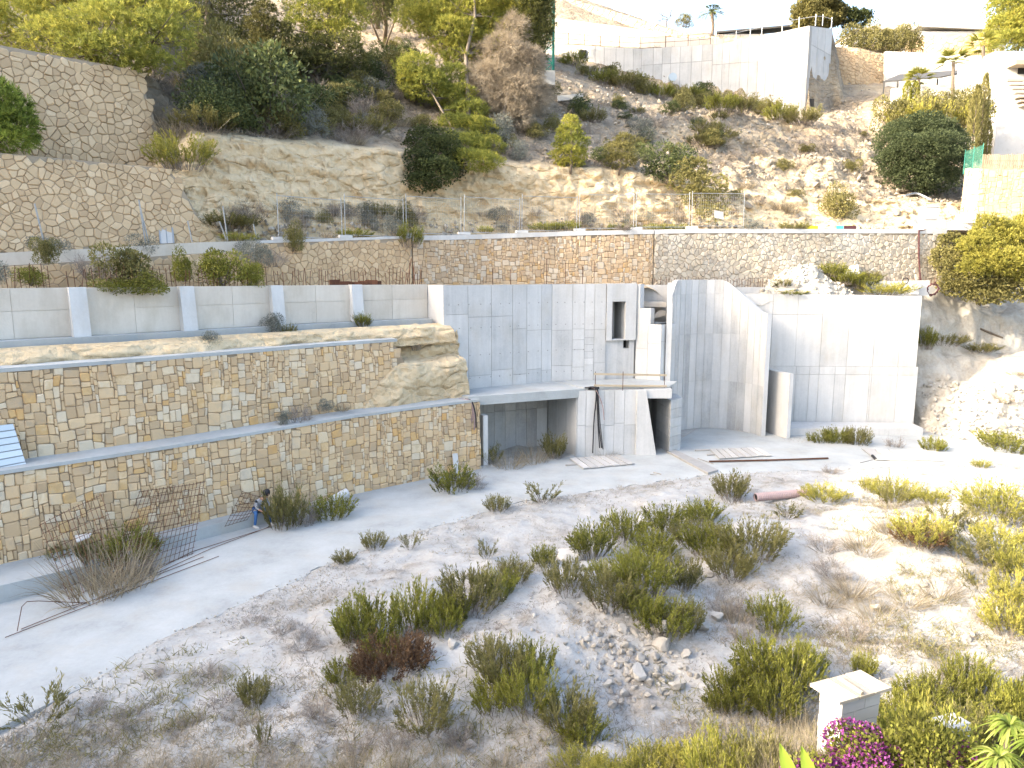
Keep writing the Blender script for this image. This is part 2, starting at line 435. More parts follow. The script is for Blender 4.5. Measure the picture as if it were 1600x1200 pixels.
# ================================================================== hillside behind the road
ROADL = offset(L1E, 6.5)[:8].tolist()
ROAD = Line([tuple(p) for p in ROADL] + [(-1.6, 39.2), (2.5, 40.3), (8, 41.2), (16, 42.4), (26, 44.2), (40, 48), (60, 55)])
def road_z(x):
    return np.interp(x, [-25, -17.9, -15.6, -13.1, -10.6, -5.1, 3, 10, 23, 40], [8.9, 9.46, 9.68, 10.0, 10.2, 10.6, 11.0, 11.2, 11.3, 11.3])
def vz(v, y):
    return aty(800, v, y)[2]
US = [-500, -150, 0, 150, 240, 300, 345, 450, 600, 750, 830, 880, 940, 1003, 1060, 1114, 1150, 1186, 1225, 1265, 1301, 1318, 1350, 1390, 1500, 1620, 2000]
def hill_profile(u):
    s = ROAD.s_at_u(u, 10.5); p = ROAD.at(s); y0 = p[1]; z0 = float(road_z(p[0]))
    I = lambda tab: float(np.interp(u, [t[0] for t in tab], [t[1] for t in tab]))
    prof = [(y0 + 0.15, z0)]
    y1 = y0 + 4.0 + I([(0, 0), (345, 0.6), (700, 2.2), (1200, 3), (1600, 3)])
    z1 = z0
    prof.append((y1, z1 + 0.05))
    if u <= 240:
        prof += [(y1 + 0.9, 12.9), (y1 + 3.1, 13.9), (y1 + 4.4, 18.1), (y1 + 9, 19.3), (y1 + 13, 22), (y1 + 20, 28), (y1 + 22, 29), (y1 + 40, 38), (y1 + 60, 42)]
    else:
        vt = I([(300, 212), (345, 214), (450, 222), (600, 234), (750, 255), (880, 262), (980, 265), (1080, 290), (1150, 300), (1220, 305), (1300, 310), (1390, 315), (1620, 320)])
        run = I([(300, 1.2), (980, 1.5), (1080, 2.5), (1220, 4), (1400, 4)])
        yt = y1 + run; zt = vz(vt, yt)
        if u < 345: zt = min(zt, 15.5)
        prof.append((y1 + run * 0.55, z1 + (zt - z1) * 0.5)); prof.append((yt, zt))
        for dy, tab in ((4, [(300, 165), (450, 195), (600, 205), (750, 225), (880, 240), (980, 245), (1080, 262), (1150, 265), (1220, 275), (1300, 275), (1390, 300), (1620, 310)]),
                        (10, [(300, 125), (450, 140), (600, 140), (750, 165), (880, 180), (980, 185), (1080, 205), (1150, 205), (1220, 215), (1300, 222), (1390, 265), (1500, 270), (1620, 270)]),
                        (18, [(300, 90), (450, 105), (600, 105), (750, 125), (870, 135), (950, 155), (1050, 168), (1150, 185), (1260, 198), (1310, 195), (1390, 240), (1500, 245), (1620, 255)]),
                        ('base', [(300, 35), (450, 45), (600, 48), (750, 65), (850, 76), (870, 88), (900, 92), (950, 112), (1000, 128), (1050, 142), (1150, 163), (1260, 178), (1310, 168), (1390, 172), (1500, 200), (1620, 235)]),
                        ('behind', [(300, 28), (600, 38), (750, 55), (840, 74), (1003, 80), (1114, 73), (1186, 62), (1265, 48), (1301, 50), (1316, 155), (1390, 162), (1500, 190), (1620, 225)]),
                        (66, [(300, -40), (450, -40), (600, -30), (750, -20), (870, -15), (950, 10), (1050, 48), (1150, 55), (1260, 58), (1310, 78), (1390, 84), (1500, 86), (1620, 86), (2000, 86)])):
            ywall = I([(300, y0 + 40), (830, 94.2), (1003, 90.5), (1114, 88.4), (1186, 87), (1265, 82), (1301, 86.5), (1400, 80), (2000, 78)])
            if dy == 'base': dy = ywall - 0.4 - yt
            if dy == 'behind': dy = ywall + 1.3 - yt
            prof.append((yt + dy, vz(I(tab), yt + dy)))
        yl, zl = prof[-1]; prof.append((yl + 40, zl + I([(870, 8), (950, -1), (2000, -1)])))
    return prof
prof = np.array([hill_profile(u) for u in US])      # stations x rows x (y, z)
cols = np.concatenate([np.arange(-500, -60, 20), np.arange(-60, 1661, 3.2), np.arange(1680, 2001, 20)])
seg = [3, 16, 16, 26, 30, 30, 36, 6, 30, 12]
fr = np.concatenate([i + np.arange(n) / n for i, n in enumerate(seg)] + [[len(seg)]])
fu = np.interp(cols, US, np.arange(len(US)))
def bil(A):
    r0 = np.clip(fr.astype(int), 0, A.shape[1] - 2); rt = fr - r0
    c0 = np.clip(fu.astype(int), 0, A.shape[0] - 2); ct = fu - c0
    B = A[c0] * (1 - ct)[:, None] + A[c0 + 1] * ct[:, None]
    return B[:, r0] * (1 - rt) + B[:, r0 + 1] * rt
HY, HZ = bil(prof[:, :, 0]), bil(prof[:, :, 1])
HX = xfor(cols[:, None], HY, HZ)
HP = np.stack([HX, HY, HZ], -1)
rowf = np.broadcast_to(fr[None, :], HY.shape)
cliff = sstep(1.0, 1.3, rowf) * (1 - sstep(2.9, 3.2, rowf))
slope = sstep(2.9, 3.4, rowf)
right = sstep(960, 1120, cols)[:, None] * np.ones_like(HY)
n_big = fbm(HP * 0.16, 4, 41) - 0.5
n_mid = np.abs(fbm(HP * 0.55, 4, 42) - 0.5) * 2
n_fin = fbm(HP * [1.6, 1.6, 2.4], 4, 43) - 0.5
strata = fbm(np.stack([HX * 0.18, HY * 0.18, HZ * 2.2 + 0.8 * fbm(HP * 0.2, 2, 5)], -1), 3, 44) - 0.5
gul = fbm(np.stack([HX * 0.9, HY * 0.25, HZ * 0.12], -1), 4, 47) - 0.5
n_vf = fbm(HP * [4.0, 4.0, 6.0], 3, 45) - 0.5
blk = np.floor(fbm(HP * [0.8, 0.8, 1.3], 3, 49) * 9) / 9 - 0.5
out_d = cliff * (n_big * 1.6 + strata * 0.5 + n_fin * 0.8 + gul * 0.7 + blk * 0.55 + n_vf * 0.5) + slope * (n_fin * 0.3 + right * blk * 1.2)
HY = HY - out_d * (1 - 0.0 * right)
HZ = HZ + slope * (n_big * 2.2 * sstep(3.2, 4.5, rowf) * (1 - 0.8 * sstep(6.2, 6.9, rowf) * sstep(820, 900, cols)[:, None]) + ((n_mid - 0.25) * (0.5 + 0.5 * right) + n_fin * (0.35 + 0.3 * right) + gul * 1.0 * right) * (1 - 0.75 * sstep(6.2, 6.9, rowf) * sstep(820, 900, cols)[:, None]))
HP = np.stack([HX, HY, HZ], -1)
def mat_hill():
    m, nt, out = new_mat('hillside_soil')
    p = pos(nt)
    tn = attr(nt)       # 0 cliff rock, 1 scrubby soil
    big = noise_t(nt, p, 0.22, 6, 0.6); mid = noise_t(nt, p, 1.3, 6, 0.7); fin = noise_t(nt, p, 6, 5, 0.7)
    lay = noise_t(nt, pos(nt, (0.25, 0.25, 2.6)), 1.0, 6, 0.65)
    vo = N(nt, 'ShaderNodeTexVoronoi', Scale=1.1); vo.feature = 'DISTANCE_TO_EDGE'
    wv = N(nt, 'ShaderNodeVectorMath'); wv.operation = 'ADD'; nz = N(nt, 'ShaderNodeTexNoise', Scale=0.8, Detail=3)
    nt.links.new(pos(nt, (0.7, 0.7, 1.6)), wv.inputs[0]); nt.links.new(nz.outputs['Color'], wv.inputs[1]); nt.links.new(p, nz.inputs['Vector']); nt.links.new(wv.outputs[0], vo.inputs['Vector'])
    cr = mth(nt, 'MINIMUM', mth(nt, 'MULTIPLY', vo.outputs['Distance'], 6.0), 1.0)
    rk = ramp(nt, [(0.28, (0.343, 0.243, 0.136)), (0.40, (0.603, 0.455, 0.277)), (0.52, (0.697, 0.554, 0.352)), (0.72, (0.749, 0.624, 0.431))])
    nt.links.new(mth(nt, 'ADD', mth(nt, 'MULTIPLY', lay, 0.45), mth(nt, 'ADD', mth(nt, 'MULTIPLY', mid, 0.35), mth(nt, 'MULTIPLY', fin, 0.22))), rk.inputs[0])
    so = ramp(nt, [(0.30, (0.11, 0.088, 0.066)), (0.45, (0.23, 0.19, 0.14)), (0.6, (0.36, 0.31, 0.24)), (0.8, (0.47, 0.42, 0.345))])
    nt.links.new(mth(nt, 'ADD', mth(nt, 'MULTIPLY', big, 0.35), mth(nt, 'ADD', mth(nt, 'MULTIPLY', mid, 0.45), mth(nt, 'MULTIPLY', fin, 0.22))), so.inputs[0])
    bsdf(nt, out, mixc(nt, tn, rk.outputs[0], so.outputs[0]), 0.95, 0.1, mth(nt, 'ADD', mth(nt, 'ADD', mid, mth(nt, 'MULTIPLY', fin, 0.6)), mth(nt, 'MULTIPLY', cr, 0.5)), 1.0, 0.22)
    return m
M['hill'] = mat_hill()
soil = slope * (1 - 0.18 * right) + 0.02 * cliff + (1 - cliff) * (1 - slope) * 0.35
soil = np.clip(soil + slope * (fbm(HP * 0.3, 4, 51) - 0.5) * 1.2, 0, 1)
nr = len(fr)
tf = soil[:-1, :-1].reshape(-1)
hill_o = tag(link('hillside', np_mesh('hillside', HP.reshape(-1, 3), grid_faces(nr, len(cols))[:, ::-1], M['hill'], tone=tf, smooth=True)), kind='structure')
HU, HV, HD = proj(HP)
def on_hill(u, v):
    m = (np.abs(HU - u) < 3.5) & (np.abs(HV - v) < 5)
    if not m.any():
        d = (HU - u) ** 2 + (HV - v) ** 2; return HP.reshape(-1, 3)[np.argmin(d)]
    d = np.where(m, HD, 1e9); k = np.argmin(d); return HP.reshape(-1, 3)[k]
def on_ground(u, v):
    z = 0.0
    for _ in range(6):
        p = atz(u, v, z); z = 0.5 * z + 0.5 * float(gz(p[0:1], p[1:2])[0])
    p = atz(u, v, z); p[2] = float(gz(p[0:1], p[1:2])[0]); return p

# terrace soil behind the concrete retaining wall, up to the road wall
TP = offset(L1E, 3.7)
tl = Line([tuple(p) for p in TP[:8]] + [(-3.0, 34.2), (0, 36.4), (2.2, 37.0), (6.4, 37.6), (7.5, 39.9), (13, 42.2)] + [(14, 41.0), (22.6, 40.9), (24.5, 43)])
rl = Line(ROAD.at(np.linspace(0, ROAD.s_at_u(1462, 9), 40)))
k = 90
A_ = np.array([tl.at(q * tl.len) for q in np.linspace(0, 1, k)]); B_ = np.array([rl.at(near_s(rl, a)) for a in A_])
B_[:, 1] += 0.2
w = np.linspace(0, 1, 12)
G2 = A_[:, None] * (1 - w)[None, :, None] + B_[:, None] * w[None, :, None]
Zt = 7.95 + 0.2 * w[None, :] + 0.25 * (fbm(np.concatenate([G2, np.zeros(G2.shape[:2] + (1,))], -1), 4, 61) - 0.4)
ur = proj(np.concatenate([G2, Zt[..., None]], -1))[0]
Zt = Zt - 1.15 * sstep(1010, 1060, ur)
M['terrace'] = M['hill']
tag(link('terrace_ground', np_mesh('terrace_ground', np.concatenate([G2, Zt[..., None]], -1).reshape(-1, 3), grid_faces(12, k)[:, ::-1], M['hill'], tone=np.full(11 * (k - 1), 0.25), smooth=True)), kind='structure')

# bare white slope right of the tall wall, with the rubble fan at its foot
RU = [1428, 1450, 1480, 1520, 1560, 1610, 1700, 1900]
RR = [  # rows of (v, Y) per station, foot to top
    [(672, 41.3), (690, 38.6), (698, 37.6), (705, 36.6), (712, 36.2), (716, 36), (716, 36), (716, 36)],
    [(655, 41.4), (668, 39.8), (664, 38.8), (655, 38.2), (645, 38), (640, 38), (640, 38), (640, 38)],
    [(625, 41.5), (640, 40.6), (628, 40.0), (592, 40.2), (572, 40.2), (562, 40.2), (560, 40.2), (560, 40.2)],
    [(600, 41.6), (610, 41.2), (600, 41.0), (585, 41.6), (566, 41.8), (556, 42), (556, 42), (556, 42)],
    [(560, 41.8), (560, 41.8), (557, 42.0), (560, 42.3), (558, 42.6), (553, 42.8), (553, 43), (553, 43)],
    [(530, 41.9), (530, 42.2), (535, 42.8), (542, 43.3), (548, 43.6), (550, 43.8), (548, 44), (548, 44)],
    [(480, 42.1), (482, 42.6), (485, 43.2), (490, 43.8), (492, 44.3), (492, 44.6), (490, 45), (490, 45)],
    [(452, 42.8), (455, 43.4), (462, 44.0), (472, 44.6), (480, 45.2), (482, 45.6), (480, 46), (480, 46)],
    [(442, 44.4), (442, 44.8), (445, 45.4), (452, 46.0), (460, 46.8), (462, 47.4), (460, 48), (460, 48)],
    [(368, 45.5), (368, 46.2), (372, 47.5), (372, 48.5), (370, 49.5), (365, 50.5), (360, 52), (360, 52)],
    [(345, 49), (345, 50), (345, 51), (342, 52), (340, 53), (335, 54), (330, 56), (330, 56)]]
ry = np.array([[c[1] for c in r] for r in RR], float).T; rz = np.array([[vz(c[0], c[1]) for c in r] for r in RR], float).T
rz[:, 0] -= 0.3
cu = np.concatenate([np.arange(1428, 1660, 2.4), np.arange(1660, 1901, 12)])
fr_b, fu_b = fr, fu
fr = np.concatenate([i + np.arange(12) / 12 for i in range(len(RR) - 1)] + [[len(RR) - 1]]); fu = np.interp(cu, RU, np.arange(len(RU)))
SY, SZ = bil(ry), bil(rz); fr_r = fr; fr, fu = fr_b, fu_b
SX = xfor(cu[:, None], SY, SZ); SPT = np.stack([SX, SY, SZ], -1)
lowf = 1 - sstep(2.0, 3.0, np.broadcast_to(fr_r[None], SY.shape))
SZ = SZ + (fbm(SPT * 0.5, 4, 71) - 0.5) * 0.9 + (fbm(SPT * 2.2, 4, 72) - 0.5) * (0.3 + 0.45 * lowf)
SY = SY + (fbm(SPT * 0.9, 4, 73) - 0.5) * 0.8
SPT = np.stack([SX, SY, SZ], -1)
def mat_white():
    m, nt, out = new_mat('white_marl')
    p = pos(nt); mid = noise_t(nt, p, 0.9, 6, 0.68); fin = noise_t(nt, p, 7, 5, 0.7)
    r = ramp(nt, [(0.3, (0.19, 0.17, 0.14)), (0.45, (0.34, 0.315, 0.27)), (0.6, (0.43, 0.41, 0.365)), (0.8, (0.50, 0.485, 0.45))])
    nt.links.new(mth(nt, 'ADD', mth(nt, 'MULTIPLY', mid, 0.7), mth(nt, 'MULTIPLY', fin, 0.3)), r.inputs[0])
    bsdf(nt, out, r.outputs[0], 0.95, 0.1, mth(nt, 'ADD', mid, mth(nt, 'MULTIPLY', fin, 0.6)), 0.8, 0.08); return m
M['marl'] = mat_white()
tag(link('slope', np_mesh('slope', SPT.reshape(-1, 3), grid_faces(len(fr_r), len(cu))[:, ::-1], M['marl'], smooth=True)), kind='structure')
RSU, RSV, RSD = proj(SPT)
def on_slope(u, v):
    d = (RSU - u) ** 2 + (RSV - v) ** 2 + 0.02 * RSD; return SPT.reshape(-1, 3)[np.argmin(d)]

# ================================================================== unseen hill to the west, its ridge shaped to shade the site
def west_hill():
    ca, sa = math.cos(SUN_AZ), math.sin(SUN_AZ)
    qk = [-60, -20, 0, 7, 9, 12, 13, 16, 18.4, 20, 22, 25, 26.5, 28.6, 29.6, 31, 36.4, 38, 46, 52, 60, 90, 140]
    hk = [0, 1, 2, 2.8, 3.4, 5.0, 5.5, 7.2, 8.1, 8.5, 9.2, 10.4, 12.4, 15.5, 17.5, 19.6, 21.0, 14.5, 13.0, 21, 24, 20, 8]
    q = np.concatenate([np.arange(-60, 0, 4), np.arange(0, 60, 0.35), np.arange(60, 141, 4)])
    s = np.concatenate([np.arange(44, 70, 2.0), np.arange(70, 150, 6.0)])
    s0 = 70.0
    Q, S_ = np.meshgrid(q, s)
    crest = np.interp(Q, qk, hk) + s0 * math.tan(SUN_EL)
    prof_ = np.where(S_ <= s0, sstep(42, s0, S_), 1 - 0.9 * sstep(s0, 150, S_))
    X = -ca * S_ - sa * Q * 1.0; Y = -sa * S_ + ca * Q
    # q = ca*Y - sa*X along the ridge, s towards the sun
    X = -ca * S_ - sa * Q; Y = -sa * S_ + ca * Q
    Z = crest * prof_ + (fbm(np.stack([Q * 0.5, S_ * 0.1, Q * 0], -1), 3, 81) - 0.5) * 0.8 * prof_
    me = np_mesh('hill', np.stack([X, Y, Z], -1).reshape(-1, 3), grid_faces(len(q), len(s)), M['hill'], tone=np.full((len(q) - 1) * (len(s) - 1), 0.8), smooth=True)
    tag(link('hill', me), kind='structure')
west_hill()
# ================================================================== stone walls
def clip_poly(poly, a, b, c):
    """keep the part of poly where a*x + b*y <= c"""
    out = []; n = len(poly)
    for i in range(n):
        p = poly[i]; q = poly[(i + 1) % n]; dp = a * p[0] + b * p[1] - c; dq = a * q[0] + b * q[1] - c
        if dp <= 0: out.append(p)
        if dp * dq < 0:
            t = dp / (dp - dq); out.append((p[0] + t * (q[0] - p[0]), p[1] + t * (q[1] - p[1])))
    return out
def voronoi_cells(S0, S1, H0, H1, size, rng, asp=1.25):
    dx, dy = size * asp, size
    nx, ny = int((S1 - S0) / dx) + 2, int((H1 - H0) / dy) + 2
    pts = {}
    for j in range(-1, ny + 1):
        for i in range(-1, nx + 1):
            if rng.random() < 0.22: continue
            pts[(i, j)] = (S0 + (i + 0.5 + 0.5 * (j % 2) + rng.uniform(-0.48, 0.48)) * dx, H0 + (j + 0.5 + rng.uniform(-0.46, 0.46)) * dy)
    cells = []
    for (i, j), p in pts.items():
        poly = [(p[0] - 2 * dx, p[1] - 2 * dy), (p[0] + 2 * dx, p[1] - 2 * dy), (p[0] + 2 * dx, p[1] + 2 * dy), (p[0] - 2 * dx, p[1] + 2 * dy)]
        for dj in (-2, -1, 0, 1, 2):
            for di in (-2, -1, 0, 1, 2):
                if di == 0 and dj == 0: continue
                q = pts.get((i + di, j + dj))
                if q is None: continue
                a, b = q[0] - p[0], q[1] - p[1]
                poly = clip_poly(poly, a, b, (q[0] ** 2 + q[1] ** 2 - p[0] ** 2 - p[1] ** 2) / 2)
                if len(poly) < 3: break
            if len(poly) < 3: break
        if len(poly) >= 3: cells.append(poly)
    return cells
def block_cells(S0, S1, H0, H1, g, rng, wmax=6, hmax=4):
    nx, ny = int((S1 - S0) / g) + 1, int((H1 - H0) / g) + 1
    occ = np.zeros((ny + 8, nx + 8), bool); occ[ny:, :] = True; occ[:, nx:] = True
    cells = []
    warp = {}
    def W(i, j):
        if (i, j) not in warp:
            x, y = S0 + i * g, H0 + j * g
            n = vnoise(np.array([[x * 1.4, y * 1.4, 3.1], [x * 1.4, y * 1.4, 9.7]]), 5) - 0.5
            warp[(i, j)] = (x + n[0] * g * 1.6 + rng.uniform(-.22, .22) * g, y + n[1] * g * 1.7 + rng.uniform(-.22, .22) * g)
        return warp[(i, j)]
    shapes = [(3, 3, 5), (4, 3, 6), (5, 3, 3), (3, 4, 3), (4, 4, 4), (5, 4, 3), (6, 4, 1.2), (3, 2, 3), (4, 2, 2), (2, 3, 2.5), (2, 2, 1), (2, 4, 1.2), (5, 5, .8), (4, 5, .7)]
    wts = np.array([s_[2] for s_ in shapes]); wts = wts / wts.sum()
    for j in range(ny):
        for i in range(nx):
            if occ[j, i]: continue
            order = rng.choice(len(shapes), 6, p=wts, replace=False)
            done = False
            for k in list(order) + [10]:
                w_, h_, _ = shapes[k]
                if not occ[j:j + h_, i:i + w_].any(): done = True; break
            if not done:
                w_ = 1
                while w_ < 4 and not occ[j, i + w_]: w_ += 1
                h_ = 1
                while h_ < 3 and not occ[j + h_, i:i + w_].any(): h_ += 1
            occ[j:j + h_, i:i + w_] = True
            cells.append([W(i, j), W(i + w_, j), W(i + w_, j + h_), W(i, j + h_)])
    return cells
def soften(poly, rng, gap, cut=(0.03, 0.15)):
    """shrink by the joint and knock the corners off"""
    c = np.mean(poly, axis=0); n = len(poly); out = []
    q = []
    for p in poly:
        d = np.array(p) - c; l = np.linalg.norm(d); q.append(c + d * max(0.2, 1 - gap / max(l, 1e-6) * 1.35))
    for i in range(n):
        p = q[i]; a = q[i - 1]; b = q[(i + 1) % n]
        k = rng.uniform(*cut) if n <= 5 else rng.uniform(0.06, 0.14)
        if n > 6: out.append(p + 0.05 * ((a + b) / 2 - p))
        else: out += [p + (a - p) * k, p + (b - p) * k * rng.uniform(0.6, 1.3)]
    return np.array(out)
def shaped_stone(poly, rng, thick):
    n = len(poly); c = poly.mean(0)
    b = thick * rng.uniform(0.55, 1.25); tilt = rng.uniform(-.10, .10, 2)
    ins = c + (poly - c) * rng.uniform(0.72, 0.86)
    r0 = np.column_stack([poly, np.full(n, -0.04)]); r1 = np.column_stack([c + (poly - c) * 0.985, np.full(n, b * 0.5)])
    r2 = np.column_stack([ins, b + (ins - c) @ tilt + rng.uniform(-.006, .006, n)])
    V_ = np.vstack([r0, r1, r2]); i = np.arange(n); j = (i + 1) % n
    q = np.concatenate([np.stack([i, j, n + j, n + i], 1), np.stack([n + i, n + j, 2 * n + j, 2 * n + i], 1)])
    return V_, q, (2 * n + i)[None, :]
def stone_wall(name, label, cat, line, s0, s1, z0, z1, style, size, seed, mat, mortar, batter=0.06, thick=0.045, nmax=300, gap=0.006,
               keep=None, tonef=None, group=None, coping=None, core=0.45, joint_rows=14):
    """z0, z1: functions of s. keep(s, z): region test for stepped ends."""
    rng = np.random.default_rng(seed)
    f0 = z0 if callable(z0) else (lambda s: np.full(np.shape(s), float(z0)))
    f1 = z1 if callable(z1) else (lambda s: np.full(np.shape(s), float(z1)))
    smp = np.linspace(s0, s1, 60); zb, zt = float(np.min(f0(smp))), float(np.max(f1(smp)))
    base = line.at((s0 + s1) / 2); base = np.array([base[0], base[1], zb])
    t = thing(name, label, cat, base, group=group)
    def W(S, Zz, D):
        S = np.asarray(S, float); Zz = np.asarray(Zz, float)
        xy = line.at(S, np.asarray(D) - batter * (Zz - f0(S)))
        return np.concatenate([xy, Zz[..., None]], -1)
    cells = voronoi_cells(s0, s1, zb, zt, size, rng) if style == 'rubble' else block_cells(s0, s1, zb, zt, size, rng)
    items = []
    for poly in cells:
        poly = np.array(poly); c = poly.mean(0)
        if not (s0 < c[0] < s1): continue
        lo, hi = float(f0(c[0])), float(f1(c[0]))
        if not (lo - 0.03 < c[1] < hi - 0.03): continue
        if keep is not None and not keep(c[0], c[1]): continue
        poly[:, 0] = np.clip(poly[:, 0], s0, s1); poly[:, 1] = np.clip(poly[:, 1], lo - 0.05, hi - 0.01)
        ar = 0.5 * abs(np.sum(poly[:, 0] * np.roll(poly[:, 1], -1) - poly[:, 1] * np.roll(poly[:, 0], -1)))
        if ar < size * size * 0.15: continue
        p3 = W(c[0], c[1], 0.0); u, v, d = proj(p3)
        if d < 1 or not (-900 < u < 1900 and -140 < v < 1700): continue
        items.append((ar / d ** 2 if (-20 < u < 1620 and -10 < v < 1210) else ar * 1e-9, poly, c))
    items.sort(key=lambda q: -q[0])
    Vr, Qr, tr = [], {}, []
    Frest = []; Trest = []; nb = 0
    for k, (_, poly, c) in enumerate(items):
        sp_ = soften(poly, rng, gap); V_, q, cap = shaped_stone(sp_, rng, thick)
        P3 = W(V_[:, 0], V_[:, 1], V_[:, 2])
        tn = rng.random() if tonef is None else tonef(c[0], c[1], rng)
        if k < nmax and items[k][0] > 1e-7:
            cc = W(c[0], c[1], 0.0)
            me = np_mesh('stone', P3 - cc, [q, cap], mat, tone=np.full(len(q) + 1, tn))
            link('stone', me, t, cc - base)
        else:
            Vr.append(P3 - base); Frest.append((q + nb, cap + nb)); Trest.append(tn); nb += len(P3)
    if Vr:
        caps = {}
        quads = np.concatenate([f[0] for f in Frest]); tq = np.concatenate([np.full(len(f[0]), tn) for f, tn in zip(Frest, Trest)])
        for f, tn in zip(Frest, Trest): caps.setdefault(f[1].shape[1], []).append((f[1], tn))
        Fl = [quads] + [np.concatenate([a for a, _ in v]) for v in caps.values()]
        tl_ = np.concatenate([tq] + [np.array([b for _, b in v]) for v in caps.values()])
        tag(link('small_stones', np_mesh('small_stones', np.concatenate(Vr), Fl, mat, tone=tl_), t), kind='stuff')
    # mortar core behind the stones
    ns = max(2, int((s1 - s0) / 0.5)) + 1; nz = joint_rows
    ss = np.linspace(s0, s1, ns); zz = np.linspace(0, 1, nz)
    S_, K_ = np.meshgrid(ss, zz, indexing='ij')
    hi = f1(ss)
    if keep is not None:
        hi = np.array([max([z for z in np.linspace(f0(s_), f1(s_), 30) if keep(s_, z)] or [float(f0(s_)) + 0.05]) for s_ in ss])
    Z_ = f0(ss)[:, None] * (1 - K_) + hi[:, None] * K_
    front = W(S_, Z_, 0.0)
    back = front.copy(); back[..., :2] = line.at(S_, -core - batter * (Z_ - f0(ss)[:, None]))
    ring = np.concatenate([front, back[:, ::-1]], 1); m2 = 2 * nz
    Fc = grid_faces(m2, ns)
    Fc = np.concatenate([Fc, np.array([[a * m2, (a + 1) * m2, (a + 1) * m2 + m2 - 1, a * m2 + m2 - 1] for a in range(ns - 1)])])
    capf = np.stack([np.arange(m2), np.arange(m2)[::-1] + (ns - 1) * m2])
    me = np_mesh('mortar_core', (ring.reshape(-1, 3) - base), [Fc[:, ::-1], capf], mortar, tone=np.full(len(Fc) + 2, 0.5))
    link('mortar_core', me, t)
    if coping:
        depth, th, over, cm = coping
        nn = max(2, int((s1 - s0) / 0.35)); sq = np.linspace(s0, s1, nn)
        zt_ = f1(sq); jt = (fbm(np.column_stack([sq * 2.1, sq * 0, sq * 0]), 3, seed) - 0.5) * 0.05
        prof_ = [(over, -0.02), (over, th), (-depth, th + 0.015), (-depth, -0.02)]
        P_ = np.stack([np.concatenate([line.at(sq, a + (jt if a > 0 else 0) - batter * (zt_ - f0(sq))), (zt_ + b + jt * 0.4)[:, None]], 1) for a, b in prof_], 1)
        Fq = []
        for a in range(nn - 1):
            for b in range(4): Fq.append([a * 4 + b, a * 4 + (b + 1) % 4, (a + 1) * 4 + (b + 1) % 4, (a + 1) * 4 + b])
        Fq = np.array(Fq)[:, ::-1]
        ce = np.array([[0, 1, 2, 3], [(nn - 1) * 4 + 3, (nn - 1) * 4 + 2, (nn - 1) * 4 + 1, (nn - 1) * 4]])
        link('coping', np_mesh('coping', P_.reshape(-1, 3) - base, np.concatenate([Fq, ce]), cm, tone=np.full(len(Fq) + 2, 0.66)), t)
    return t

# lowest wall and the terrace wall above it
sU = lambda line, u, z: line.s_at_u(u, z)
stone_wall('stone_wall', 'lowest terrace wall of warm squared stone running along the pale path', 'stone wall', LOW, 1.0, LOW.len, -0.1, 3.12, 'block', 0.088, 101, M['stone'], M['mortar'], 0.03, 0.05,
           coping=(1.25, 0.09, 0.07, M['path']))
T2 = Line(offset(L1E, 1.15)); T2e = sU(T2, 652, 4.5)
def keep_t2(s, z):
    u = 640 + (6.0 - z) * 22
    return s < T2e - 1.0 + (0.0 if z > 5.2 else min(1.2, (5.2 - z) * 1.3)) + 0.25 * math.sin(z * 6)
stone_wall('stone_wall', 'middle terrace wall of squared stone above the lowest wall, ending at a rock outcrop', 'stone wall', T2, 1.0, T2e + 0.6, 3.15, 5.9, 'block', 0.088, 102, M['stone'], M['mortar'], 0.03, 0.05,
           keep=keep_t2, coping=None)
# coping of the middle wall, cut where the stones stop
mb = MB()
qq = np.linspace(1.0, T2e - 0.9, 50)
for a, b in zip(qq[:-1], qq[1:]):
    p0, p1 = T2.at(a, 0.04 - 0.08), T2.at(b, 0.04 - 0.08); r0, r1 = T2.at(a, -0.95), T2.at(b, -0.95)
    mb.add([(*p0, 5.88), (*p1, 5.88), (*p1, 6.0), (*p0, 6.0), (*r0, 5.88), (*r1, 5.88), (*r1, 6.0), (*r0, 6.0)], [(0, 1, 2, 3), (3, 2, 6, 7), (5, 4, 7, 6)], 0.66)
ledge = mb.obj('concrete_ledge', M['path']); tag(ledge, 'thin pale concrete ledge capping the middle terrace wall', 'ledge')

# rock band under the retaining wall, and the outcrop at its right end
def rock_band():
    s = np.linspace(0.5, 26.0, 320); k = np.linspace(0, 1, 22)
    ln = Line(offset(L1E, 2.1)); S_, K_ = np.meshgrid(s, k, indexing='ij')
    bul = np.sin(K_ * math.pi) ** 0.7
    Z_ = 5.6 + K_ * 0.86
    P0 = np.concatenate([ln.at(S_, 0.0), Z_[..., None]], -1)
    D = 0.25 + (fbm(P0 * [0.7, 0.7, 1.2], 4, 91) - 0.5) * 0.9 + (fbm(P0 * [1.2, 1.2, 6], 4, 92) - 0.5) * 0.3 - K_ * 0.35 + bul * 0.2 - 0.5 * sstep(0.85, 1, K_)
    P = np.concatenate([ln.at(S_, D), Z_[..., None]], -1)
    # widen into the slope at the right end
    me = np_mesh('rock_band', P.reshape(-1, 3), grid_faces(len(k), len(s))[:, ::-1], M['hill'], tone=np.full((len(k) - 1) * (len(s) - 1), 0.02), smooth=True)
    tag(link('terrain', me), kind='structure')
rock_band()
